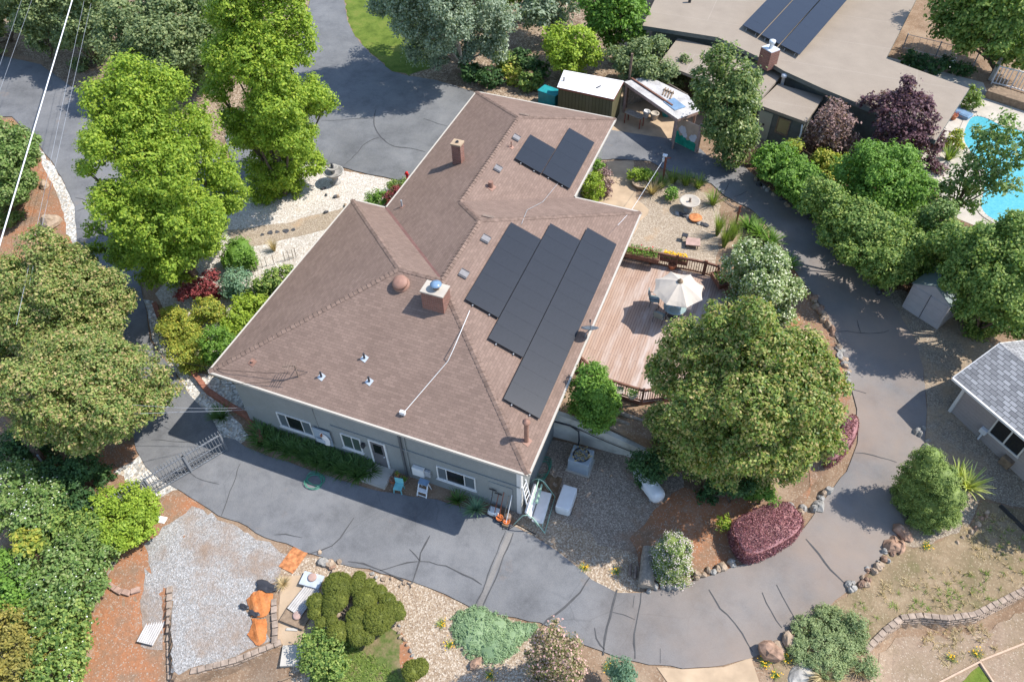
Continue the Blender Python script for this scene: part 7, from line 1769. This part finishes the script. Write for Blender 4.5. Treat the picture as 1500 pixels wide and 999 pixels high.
# ================================================================== grey tiled house at the right edge
T0 = np.array([33.05, 12.65, 3.45]); T0 = at(1397, 553, 3.45); e1 = at(1497, 637, 3.45); ex = unit((e1-T0)*[1, 1, 0]); n_ = np.array([-ex[1], ex[0], 0])
rr = ray(1465, 503); M_ = np.array([n_, az, -rr]).T; sol = np.linalg.solve(M_, CAM-T0); wG, zG = sol[0], sol[1]
if not (2.0 < wG < 7): wG = 4.2; zG = 1.3
rh = thing('grey_tiled_house', 'mauve walled house with a grey shingle roof at the right frame edge', 'house', T0*[1, 1, 0]+az*float(H(T0[0], T0[1])))
LH = 16.0
t = MB()
def GP(x, y, z): return T0+ex*x+n_*y+az*z
sl_ = math.hypot(wG, zG)
t.face([GP(0, 0, 0), GP(LH, 0, 0), GP(LH, wG, zG), GP(0, wG, zG)], [(0, 0), (LH, 0), (LH, sl_), (0, sl_)])
t.face([GP(0, wG, zG), GP(LH, wG, zG), GP(LH, 2*wG, 0), GP(0, 2*wG, 0)], [(0, sl_), (LH, sl_), (LH, 0), (0, 0)])
t.build('roof', MATS['shingles_grey'], rh)
t = MB(); t.bar(GP(0, -0.05, -0.06), GP(LH, -0.05, -0.06), 0.10, 0.12); t.bar(GP(-0.02, 0, -0.08), GP(-0.02, wG, zG-0.08), 0.05, 0.14); t.bar(GP(-0.02, 2*wG, -0.08), GP(-0.02, wG, zG-0.08), 0.05, 0.14); t.build('gutter', MATS['white_paint'], rh)
io = 0.55; zbase = 0.0
t = MB(); w0 = GP(io, io, 0); wpts = [GP(io, io, 0), GP(LH, io, 0), GP(LH, 2*wG-io, 0), GP(io, 2*wG-io, 0)]
zt2 = T0[2]-0.12
V = [(*p[:2], zbase) for p in wpts]+[(*p[:2], zt2) for p in wpts]; gp = GP(io, wG, zG-0.18)
V.append(tuple(gp)); t.add(V, [(0, 1, 5, 4), (1, 2, 6, 5), (2, 3, 7, 6), (3, 0, 4, 8, 7)]); t.build('wall', MATS['siding_mauve'], rh, uvbox=True)
t = MB(); t.face([GP(0, 0, -0.1), GP(LH, 0, -0.1), GP(LH, 2*wG, -0.1), GP(0, 2*wG, -0.1)]); t.build('soffit', MATS['white_paint'], rh)
t = MB(); cN = GP(io-0.02, io-0.02, 0); t.box((cN[0], cN[1], (zbase+zt2)/2), (0.14, 0.14, zt2-zbase), rz=math.atan2(ex[1], ex[0])); t.build('corner_board', MATS['white_paint'], rh)
pn = (-n_[0], -n_[1], 0); cW = float(np.dot(pn, GP(0, io, 0)))
def GW(px, py): return onplane(px, py, pn, cW)
wa, wb = GW(1464, 618), GW(1489, 668)
def onx(p): return float((p-T0)@ex)
x0_, x1_ = onx(GW(1457, 622)), onx(GW(1500, 658)); zt3, zb3 = GW(1470, 616)[2], GW(1458, 640)[2]
zt3 = min(zt3, T0[2]-0.45); zb3 = zt3-1.15
t = MB()
for x in (x0_, (x0_+x1_)/2, x1_): t.box(GP(x, io-0.03, 0)*[1, 1, 0]+az*(zt3+zb3)/2, (0.07, 0.07, zt3-zb3), axes=(ex, n_, az))
for z in (zt3, zb3): t.box(GP((x0_+x1_)/2, io-0.03, 0)*[1, 1, 0]+az*z, (x1_-x0_+0.16, 0.08, 0.09), axes=(ex, n_, az))
wf_ = t.build('window', MATS['white_paint'], rh)
for f in (0.25, 0.75): t = MB(); t.box(GP(x0_+(x1_-x0_)*f, io-0.01, 0)*[1, 1, 0]+az*(zt3+zb3)/2, ((x1_-x0_)/2-0.07, 0.02, zt3-zb3-0.09), axes=(ex, n_, az)); t.build('pane', MATS['glass_dark'], wf_)
q = GW(1443, 630); t = MB(); t.box(GP(onx(q), io-0.1, 0)*[1, 1, 0]+az*q[2], (0.34, 0.2, 0.3), bev=0.02, axes=(ex, n_, az)); q2 = GP(onx(q), io-0.06, 0)
t.bar((q2[0], q2[1], q[2]), (q2[0], q2[1], float(H(q2[0], q2[1]))), 0.08); t.build('meter_box', MATS['pale_metal'], rh)
q = GW(1470, 683); q2 = GP(onx(q), io-0.12, 0); t = MB(); t.box((q2[0], q2[1], float(H(q2[0], q2[1]))+0.3), (0.5, 0.3, 0.5), rz=math.atan2(ex[1], ex[0])); single(t, 'wooden_crate', MATS['brown_board'], 'brown wooden crate against the mauve wall', 'crate', loc=(q2[0], q2[1], float(H(q2[0], q2[1]))))
t = MB(); a_ = GP(io, io-0.04, 0); b__ = GP(LH, io-0.04, 0); t.bar((a_[0], a_[1], 0.22), (b__[0], b__[1], 0.22), 0.06, 0.5); plain('plinth_red', (0.33, 0.20, 0.16), 0.9, 0.1); t.build('plinth', MATS['plinth_red'], rh)
t = MB(); P = [gr(1463, 742)+az*0.12, gr(1512, 790)+az*0.12]; t.bar(P[0], P[1], 0.05, 0.24); single(t, 'steel_edging', MATS['dark_metal'], 'dark straight edging between gravel and dry grass at the right frame edge', 'edging', loc=P[0])

# ================================================================== white roofed garden building, carport, bin
zU = 1.7
def quad_building(name, label, roof_px, zr, th, wall_mat, roof_mat, inset=0.25, cat='building', zslope=None, fascia='red_wood', extra=None):
    zs = zslope or [0]*len(roof_px); P = [at(px, py, zr+dz) for (px, py), dz in zip(roof_px, zs)]
    c = np.mean(P, axis=0); root = thing(name, label, cat, (c[0], c[1], float(H(c[0], c[1]))))
    n = len(P); a2 = sum(P[i][0]*P[(i+1) % n][1]-P[(i+1) % n][0]*P[i][1] for i in range(n))
    if a2 < 0: P = P[::-1]
    t = MB(); t.face(P, [(p[0], p[1]) for p in P]); t.build('roof', MATS[roof_mat], root)
    t = MB()
    for i in range(n):
        a, b_ = P[i], P[(i+1) % n]; t.add([a-az*0.004, b_-az*0.004, b_-az*th, a-az*th], [(0, 3, 2, 1)])
    t.build('fascia', MATS[fascia], root)
    if wall_mat:
        I = []
        for i in range(n):
            p, q, r_ = P[i-1], P[i], P[(i+1) % n]; d1 = unit((q-p)*[1, 1, 0]); d2 = unit((r_-q)*[1, 1, 0])
            n1 = np.array([-d1[1], d1[0], 0]); n2 = np.array([-d2[1], d2[0], 0]); s = n1+n2; I.append(q+s/(s@s)*2*inset*1.0)
        t = MB(); t.prism([(p[0], p[1]) for p in I], 0.5, [p[2]-th*0.5 for p in I]); t.build('wall', MATS[wall_mat], root, uvbox=True)
        return root, P, I
    return root, P, None
gb_, P, I = quad_building('garden_building', 'dull green shed with a bright white roof behind the house', [(816, 128), (899, 146), (914, 119), (826, 103)], 4.15, 0.14, 'siding_green', 'roof_white', 0.08, 'shed', zslope=[0, 0, 0.15, 0.15])
P0 = at(826, 119, 4.2); t = MB(); t.tube([P0-az*0.05, P0+az*0.3], 0.05, 8); t.build('vent_pipe', MATS['dark_metal'], gb_)
P0 = at(877, 128, 4.2); t = MB(); t.box(P0+az*0.02, (0.12, 0.5, 0.02), rz=-0.5); t.build('roof_patch', MATS['dark_metal'], gb_)
# carport
cpx = [(914, 120), (993, 175), (1025, 163), (1008, 140), (950, 112)]
cz_ = 4.1
cp, P, _ = quad_building('carport', 'open carport with a patched white roof on pink posts', cpx, cz_, 0.22, None, 'roof_patched', cat='carport', fascia='pink_board')
for px, py in [(992, 176), (918, 124), (1020, 160)]:
    q = at(px, py, cz_-0.15); z0_ = float(H(q[0], q[1])); t = MB(); t.bar((q[0], q[1], z0_), (q[0], q[1], cz_-0.1), 0.14); t.build('post', MATS['pink_board'], cp)
t = MB(); q0 = at(925, 116, cz_); q1 = at(985, 156, cz_); t.bar(q0+az*0.05, q1+az*0.05, 0.12, 0.1); t.build('roof_beam', MATS['rail_wood'], cp)
t = MB(); q0 = at(988, 153, cz_+0.03); t.box(q0, (1.3, 0.9, 0.03), rz=-0.7); t.build('tarp_patch', MATS['blue_metal'], cp)
q0 = at(973, 134, cz_+0.04); t = MB()
for k in range(4): t.bar(q0+[0.2*k, -0.5-0.1*k, 0], q0+[0.2*k, 0.5-0.1*k, 0], 0.07)
t.bar(q0+[-0.1, 0.2, 0.03], q0+[0.7, -0.1, 0.03], 0.07); single(t, 'wooden_pallet', MATS['brown_board'], 'small slatted pallet lying on the carport roof', 'pallet', loc=q0)
q = [at(915, 118, cz_-0.3), at(955, 108, cz_-0.3), at(1010, 140, cz_-0.3)]
t = MB()
for a, b_ in zip(q[:-1], q[1:]):
    d = unit((b_-a)*[1, 1, 0]); n = int(np.linalg.norm(b_-a)/0.2)
    for k in range(n): p = a+d*(0.2*k+0.1); t.box((p[0], p[1], (zU+cz_)/2-0.2), (0.18, 0.04, cz_-zU-0.2), rz=math.atan2(d[1], d[0]))
t.build('back_fence', MATS['grey_wood'], cp)
# mural wall at the carport mouth
a = gr(986, 208); b_ = gr(1020, 224); dm = unit((b_-a)*[1, 1, 0]); nm = np.array([dm[1], -dm[0], 0]); Lm = np.linalg.norm((b_-a)[:2]); hm = 2.0; zm = min(a[2], b_[2])
mw = thing('mural_screen', 'peach painted screen with a mural of white flowers on green leaves', 'screen', a)
def MP(x, y, z): return a*[1, 1, 0]+dm*x+nm*y+az*(zm+z)
t = MB(); t.box(MP(Lm/2, 0, hm/2), (Lm, 0.1, hm), axes=(dm, nm, az)); t.build('panel', MATS['mural_peach'], mw)
for x in (0, Lm): t = MB(); t.box(MP(x, 0.02, hm/2+0.1), (0.2, 0.2, hm+0.2), axes=(dm, nm, az)); t.build('post', MATS['pink_board'], mw)
t = MB(); t.v = []
pts_ = [(0.12, 0.08), (Lm-0.12, 0.05), (Lm-0.12, 0.62), (Lm-0.5, 0.80), (Lm-0.85, 0.62), (Lm*0.5, 0.72), (0.75, 0.9), (0.45, 0.72), (0.3, 1.05), (0.12, 0.95)]
t.add([MP(x, 0.058, z) for x, z in pts_], [tuple(range(len(pts_)))]); t.build('painted_leaves', MATS['mural_green'], mw)
for k, (x, z, r_) in enumerate([(0.62, 1.25, 0.30), (0.85, 0.95, 0.2), (Lm-0.45, 0.95, 0.26), (Lm-0.3, 1.15, 0.16)]):
    t = MB(); t.add([MP(x+r_*math.cos(i*math.pi/8)*(1+0.15*math.sin(5*i)), 0.062+0.003*k, z+r_*math.sin(i*math.pi/8)*(1+0.12*math.cos(4*i))) for i in range(16)], [tuple(range(16))]); t.build('painted_flower', MATS['mural_white'], mw)
# bench, shelves and tubs in the carport
P = gr(928, 183); bn = thing('workbench', 'wooden workbench in the mouth of the carport', 'bench', P)
t = MB(); t.box(P+az*0.85, (1.4, 0.6, 0.06), rz=-0.3, bev=0.01); t.build('top', MATS['grey_wood'], bn)
for sx2 in (-1, 1):
    for sy2 in (-1, 1):
        x, y = sx2*0.62, sy2*0.24; t = MB(); t.bar(P+[x*math.cos(-.3)-y*math.sin(-.3), x*math.sin(-.3)+y*math.cos(-.3), 0], P+[x*math.cos(-.3)-y*math.sin(-.3), x*math.sin(-.3)+y*math.cos(-.3), 0.83], 0.07); t.build('leg', MATS['red_wood'], bn)
for px, py, r_, mt, lab in [(958, 175, 0.3, 'concrete_pale', 'pale tub in the shade of the carport'), (975, 170, 0.32, 'teal_plastic', 'teal tub in the shade of the carport'), (946, 172, 0.25, 'white_plastic', 'white bucket in the shade of the carport')]:
    pot(gr(px, py), r_, 0.5, lab, mt, nl=0, cat='tub', name='plastic_tub')
P = gr(805, 152); t = MB(); t.box((0, 0, 0.5), (1.5, 0.9, 1.0), rz=-0.25, bev=0.06); bi = thing('rubbish_bin', 'teal lidded bin between the house roof and the green shed', 'bin', P)
t.v = [tuple(np.array(v)+P) for v in t.v]; t.build('body', MATS['teal_plastic'], bi); t = MB(); t.box(P+az*1.03, (1.58, 0.98, 0.08), rz=-0.25, bev=0.03); t.build('lid', MATS['teal_plastic'], bi)
P = at(918, 120, 4.1); B = np.array([P[0], P[1]+0.6, 1.7]); t = MB(); t.tube([(0, 0, 0), (0.05, 0, 4.2)], 0.09, 8); o = single(t, 'wooden_post', MATS['pole_wood'], 'slim brown trunk like post between the white roof and the carport', 'post'); o.location = B

# ================================================================== neighbouring house with beige roofs
ZN = 5.0
nh = [(941, 38), (1051, 55), (1128, 92), (1148, 104), (1205, 130), (1280, 161), (1371, 206), (1420, 130), (1298, 86), (1342, 0), (1380, -75), (1010, -90), (962, -6)]
nb, P, I = quad_building('neighbour_house', 'large neighbouring house with low beige roofs and blue black solar panels', nh, ZN, 0.3, 'neighbour_wall', 'roof_flat', 0.7, 'house', fascia='neighbour_wall')
# low porch roof and garden room under the main roof
def slab_roof(px, z, th, mat, par, name='porch_roof'):
    Q = [at(*q, z) for q in px]; t = MB(); n = len(Q); a2 = sum(Q[i][0]*Q[(i+1) % n][1]-Q[(i+1) % n][0]*Q[i][1] for i in range(n))
    if a2 < 0: Q = Q[::-1]
    t.prism([(p[0], p[1]) for p in Q], z-th, z); return t.build(name, MATS[mat], par, uvbox=True), Q
slab_roof([(993, 56), (1040, 68), (1118, 84), (1150, 105), (1117, 142), (1070, 133), (966, 92)], 4.35, 0.2, 'roof_flat', nb)
gz = 4.15
gr_, Q = slab_roof([(1109, 153), (1140, 123), (1207, 142), (1181, 179)], gz, 0.2, 'roof_flat', nb, 'garden_room_roof')
t = MB(); I2 = [q*0.92+np.mean(Q, axis=0)*0.08 for q in Q]; t.prism([(p[0], p[1]) for p in I2], 1.0, gz-0.15); gw = t.build('garden_room_wall', MATS['neighbour_wall'], nb)
# front wall of the garden room: between the two corners nearest the camera
Q2 = sorted(I2, key=lambda p: depth(p))[:2]; 
fa = min(I2, key=lambda p: np.hypot(*(p-at(1109, 153, gz))[:2])); fb = min(I2, key=lambda p: np.hypot(*(p-at(1181, 179, gz))[:2]))
df = unit((fb-fa)*[1, 1, 0]); nf = np.array([df[1], -df[0], 0])
if nf@(CAM-fa) < 0: nf = -nf
Lf = np.linalg.norm((fb-fa)[:2])
def FP(x, y, z): return fa*[1, 1, 0]+df*x+nf*y+az*z
zg = float(H(fa[0], fa[1]))
t = MB(); t.box(FP(0.62, 0.03, zg+1.05), (0.95, 0.06, 2.1), axes=(df, nf, az)); dr = t.build('door', MATS['door_sage'], nb)
t = MB(); t.box(FP(0.62, 0.07, zg+1.15), (0.14, 0.03, 0.14), axes=(df, nf, az)); t.build('peephole', MATS['dark_metal'], dr)
t = MB()
for x in (-0.42, 0.42): t.box(FP(1.95+x, 0.03, zg+1.5), (0.08, 0.08, 1.15), axes=(df, nf, az))
for z in (-0.55, 0.55): t.box(FP(1.95, 0.032, zg+1.5+z), (0.92, 0.08, 0.08), axes=(df, nf, az))
wn_ = t.build('window', MATS['brown_board'], nb); t = MB(); t.box(FP(1.95, 0.01, zg+1.5), (0.78, 0.03, 1.04), axes=(df, nf, az)); t.build('pane', MATS['glass_yellow'], wn_)
t = MB(); t.tube([FP(Lf-0.05, 0.1, gz-0.3), FP(Lf+0.1, 0.35, gz-0.8), FP(Lf+0.0, 0.4, zg)], 0.06, 8); t.build('downspout', MATS['pale_metal'], nb)
q = at(1147, 118, 4.35); t = MB(); t.lathe(q-az*0.1, [(0.12, -0.4), (0.12, 0.35), (0.2, 0.36), (0.2, 0.55), (0.0, 0.6)], 14); t.build('roof_vent', MATS['pale_metal'], nb)
# chimney
q = at(1124, 92, ZN); rzn = math.atan2(*(at(1148, 104, ZN)-at(1128, 92, ZN))[[1, 0]]); t = MB(); t.box(q+az*0.35, (1.0, 0.85, 1.3), rz=rzn); ch = t.build('chimney', MATS['brick_red'], nb, uvbox=True)
t = MB(); t.box(q+az*1.03, (0.95, 0.8, 0.08), rz=rzn); t.build('chimney_cap', MATS['pale_metal'], ch)
t = MB(); t.lathe(q+az*1.06, [(0.14, 0), (0.14, 0.35), (0.22, 0.37), (0.22, 0.55), (0.0, 0.58)], 14); t.build('flue', MATS['pale_metal'], ch)
q = at(1010, 4, ZN); t = MB(); t.tube([q, q+az*0.6], 0.12, 10); t.build('vent_pipe', MATS['dark_metal'], nb)
# solar field: three columns
c0_ = at(1087, 37, ZN+0.3); c1_ = at(1172, 81, ZN+0.3); c2_ = at(1256, -3, ZN+0.3); e1_ = c1_-c0_; wN = np.linalg.norm(e1_[:2]); dx_ = unit(e1_*[1, 1, 0]); dy_ = unit(unit((c2_-c1_)*[1, 1, 0])+np.array([0, 0, 0.10]))
lN = float(np.linalg.norm(c2_-c1_))*1.35
plain('frame_dark', (0.03, 0.032, 0.036), 0.5, 0.3)
brickmat('panel_blue', (0.020, 0.030, 0.055), (0.022, 0.034, 0.062), (0.04, 0.05, 0.07), 0.5, 1.05, 0.012, 0.3, 0.0, 0.1, offset=0)
nc = 3; cw = wN/nc; nrw = max(4, int(lN/1.02))
for c in range(nc):
    r_ = MB()
    for f in (0.25, 0.75): r_.bar(c0_+dx_*cw*(c+f)-az*0.14, c0_+dx_*cw*(c+f)+dy_*lN-az*0.14, 0.06)
    for k in range(0, nrw+1, 3):
        for f in (0.25, 0.75): r_.bar(c0_+dx_*cw*(c+f)+dy_*lN*k/nrw-az*0.3, c0_+dx_*cw*(c+f)+dy_*lN*k/nrw-az*0.1, 0.05)
    ar = r_.build('solar_array', MATS['grey_metal'], nb)
    for k in range(nrw):
        cc = c0_+dx_*cw*(c+0.5)+dy_*(lN/nrw)*(k+0.5); p = MB(); p.box(cc, (cw-0.10, lN/nrw-0.004, 0.04), axes=(dx_, dy_, np.cross(dx_, dy_))); p.build('solar_panel', MATS['panel_blue'], ar)
# pale sheltered table under the plum trees
q = gr(1258, 205); t = MB(); t.box((0, 0, 0.7), (1.8, 1.0, 0.06), rz=-0.5, bev=0.02)
for a_ in (-1, 1):
    for b__ in (-1, 1): t.box((a_*0.7, b__*0.35, 0.34), (0.08, 0.08, 0.68), rz=-0.5)
o = single(t, 'garden_table', MATS['concrete_pale'], 'pale table under the pinkish plum tree beside the beige roof', 'table'); o.location = q

# ================================================================== pool
zp = 1.58
sheet_px = [(1421, 168), (1410, 186), (1406, 205), (1416, 222), (1430, 236), (1440, 256), (1437, 280), (1430, 300), (1440, 318), (1470, 332), (1530, 345), (1580, 340), (1560, 210), (1500, 192), (1470, 186), (1446, 172)]
o = sheet('pool_water', [at(px, py, 1.7)[:2] for px, py in sheet_px], MATS['pool_water'], 1.735, 1.0, 0.0, px=False, smooth=2, zfun=lambda x, y: np.zeros(len(x)))
t = MB(); Pw = smooth_poly(np.array([at(px, py, 1.7)[:2] for px, py in sheet_px]), 2); 
for i in range(len(Pw)): a_, b__ = Pw[i], Pw[(i+1) % len(Pw)]; t.bar((*a_, 1.745), (*b__, 1.745), 0.34, 0.05)
o = t.build('pool_coping', MATS['concrete_pale']); o['kind'] = 'structure'
q = at(1408, 168, 1.8); t = MB(); t.box((0, 0, 0.15), (1.3, 0.8, 0.3), rz=-0.5, bev=0.05); t.box((0, 0, 0.28), (1.05, 0.55, 0.08), rz=-0.5); o = single(t, 'pool_bench', MATS['blue_metal'], 'blue tiled ledge at the head of the pool', 'ledge'); o.location = (q[0], q[1], 1.7)
q = gr(1395, 175); pot(q, 0.25, 0.35, 'terracotta pot at the roof corner by the pool', 'terracotta', 'leaf_maple', 90, 77)
# fences by the pool
def picket_fence(pts, h, gap, mat, label, rail=0.05, pick=0.03, name='metal_fence'):
    P = [gr(*q) for q in pts]; root = thing(name, label, 'fence', P[0])
    for i in range(len(P)-1):
        a, b_ = P[i], P[i+1]; t = MB(); d = unit(b_-a); L_ = np.linalg.norm(b_-a)
        for z in (0.12, h): t.bar(a+az*z, b_+az*z, rail)
        for k in range(1, int(L_/gap)): p = a+d*k*gap; t.bar(p+az*0.12, p+az*h, pick)
        t.build('fence_panel', MATS[mat], root)
    for p in P: t = MB(); t.bar(p, p+az*(h+0.08), 0.08); t.build('post', MATS[mat], root)
picket_fence([(1452, 123), (1480, 130), (1512, 140)], 1.4, 0.24, 'white_paint', 'white metal picket fence in the shade at the upper right edge', 0.07, 0.05)
picket_fence([(1322, 72), (1370, 84), (1425, 98)], 1.2, 0.5, 'grey_metal', 'thin wire fence behind the beige roofed house', 0.03, 0.02, 'wire_fence')
t = MB(); q = gr(1450, 118); t.bar((0, 0, 0), (0.3, 0.6, 3.2), 0.24); o = single(t, 'concrete_post', MATS['concrete'], 'grey slanting post at the end of the white picket fence', 'post'); o.location = q
q = gr(1478, 150); t = MB(); t.box((0, 0, 0.3), (3.2, 1.2, 0.6), rz=-0.35, bev=0.03); o = single(t, 'raised_bed', MATS['brown_board'], 'long brown raised bed beside the pool paving', 'raised bed'); o.location = q
# poles and canes in the hedge
for a_, b__, lab in [((1207, 338), (1218, 305), 'thin pale cane leaning in the hedge by the upper drive'), ((1303, 428), (1324, 384), 'long pale pole leaning left of the plastic shed')]:
    A_ = gr(*a_); h = up_at(A_, *b__); T_ = at(b__[0], b__[1], A_[2]+h); t = MB(); t.tube([A_, T_], 0.035, 6); single(t, 'leaning_pole', MATS['grey_wood'], lab, 'pole', loc=A_)
# bamboo screen at the end of the loquat
a = gr(1088, 238); b_ = gr(1112, 246); d = unit((b_-a)*[1, 1, 0]); t = MB(); n = int(np.linalg.norm((b_-a)[:2])/0.07)
for k in range(n): p = a+d*k*0.07; t.tube([p, p+az*(1.3+0.12*math.sin(k*2.1))], 0.03, 5)
single(t, 'bamboo_screen', MATS['tarp_brown'], 'short brown cane screen below the loquat tree', 'screen', loc=a)
for k, (px, py) in enumerate([(1112, 258), (1132, 268), (1160, 288), (1190, 305)]):
    P = gr(px, py-4); t = MB(); t.tube([(0, 0, 0), (0.1, 0.1, 1.6)], 0.04, 6); o = single(t, 'fence_stake', MATS['grey_wood'], 'thin stake at the foot of the hedge along the upper drive', 'stake', group='stakes along the hedge'); o.location = P
stones([(1100, 262), (1145, 297), (1182, 316), (1212, 338), (1240, 366), (1272, 408), (1290, 436)], 26, 'dark stone in the low edging under the hedge along the upper drive', 'stones under the hedge', ['stone_grey', 'stone_dark', 'stone_tan'], 0.30, 24, jit=0.10)
# ================================================================== light, sky, camera, render
world = bpy.data.worlds.new('World'); SC.world = world; world.use_nodes = True
wn = world.node_tree; bg = wn.nodes['Background']
sky = wn.nodes.new('ShaderNodeTexSky'); sky.sky_type = 'NISHITA'; sky.sun_disc = False
SUN = np.array([0.67, 0.335, 1.0]); SUN /= np.linalg.norm(SUN)
el = math.asin(SUN[2]); az_ = math.atan2(SUN[0], SUN[1])
sky.sun_elevation = el; sky.sun_rotation = az_; sky.altitude = 300; sky.air_density = 1.0; sky.dust_density = 0.6; sky.ozone_density = 1.0
wn.links.new(sky.outputs[0], bg.inputs[0]); bg.inputs[1].default_value = 0.15
sl = bpy.data.lights.new('sun', 'SUN'); sl.energy = 3.35; sl.angle = R(0.55); sl.color = (1.0, 0.95, 0.88)
so = bpy.data.objects.new('sun', sl); COL.objects.link(so)
so.rotation_euler = Vector(-SUN).to_track_quat('-Z', 'Y').to_euler(); so.location = (0, 0, 60)

cd = bpy.data.cameras.new('camera'); co = bpy.data.objects.new('camera', cd); COL.objects.link(co)
Mx = Matrix(((_r[0], _u[0], -_f[0]), (_r[1], _u[1], -_f[1]), (_r[2], _u[2], -_f[2])))
co.matrix_world = Matrix.Translation(Vector(CAM)) @ Mx.to_4x4()
cd.sensor_fit = 'HORIZONTAL'; cd.sensor_width = 36; cd.lens = F_PX/1500*36
cd.clip_start = 0.1; cd.clip_end = 1500
SC.camera = co
SC.view_settings.view_transform = 'Standard'; SC.view_settings.look = 'None'; SC.view_settings.gamma = 1
SC.view_settings.exposure = 1.04; SC.view_settings.use_curve_mapping = False
SC.render.film_transparent = False
SC.cycles.max_bounces = 5; SC.cycles.diffuse_bounces = 3; SC.cycles.transmission_bounces = 2; SC.cycles.transparent_max_bounces = 4
SC.cycles.use_denoising = True
for o in bpy.data.objects:
    if '_w' in o.keys(): del o['_w']
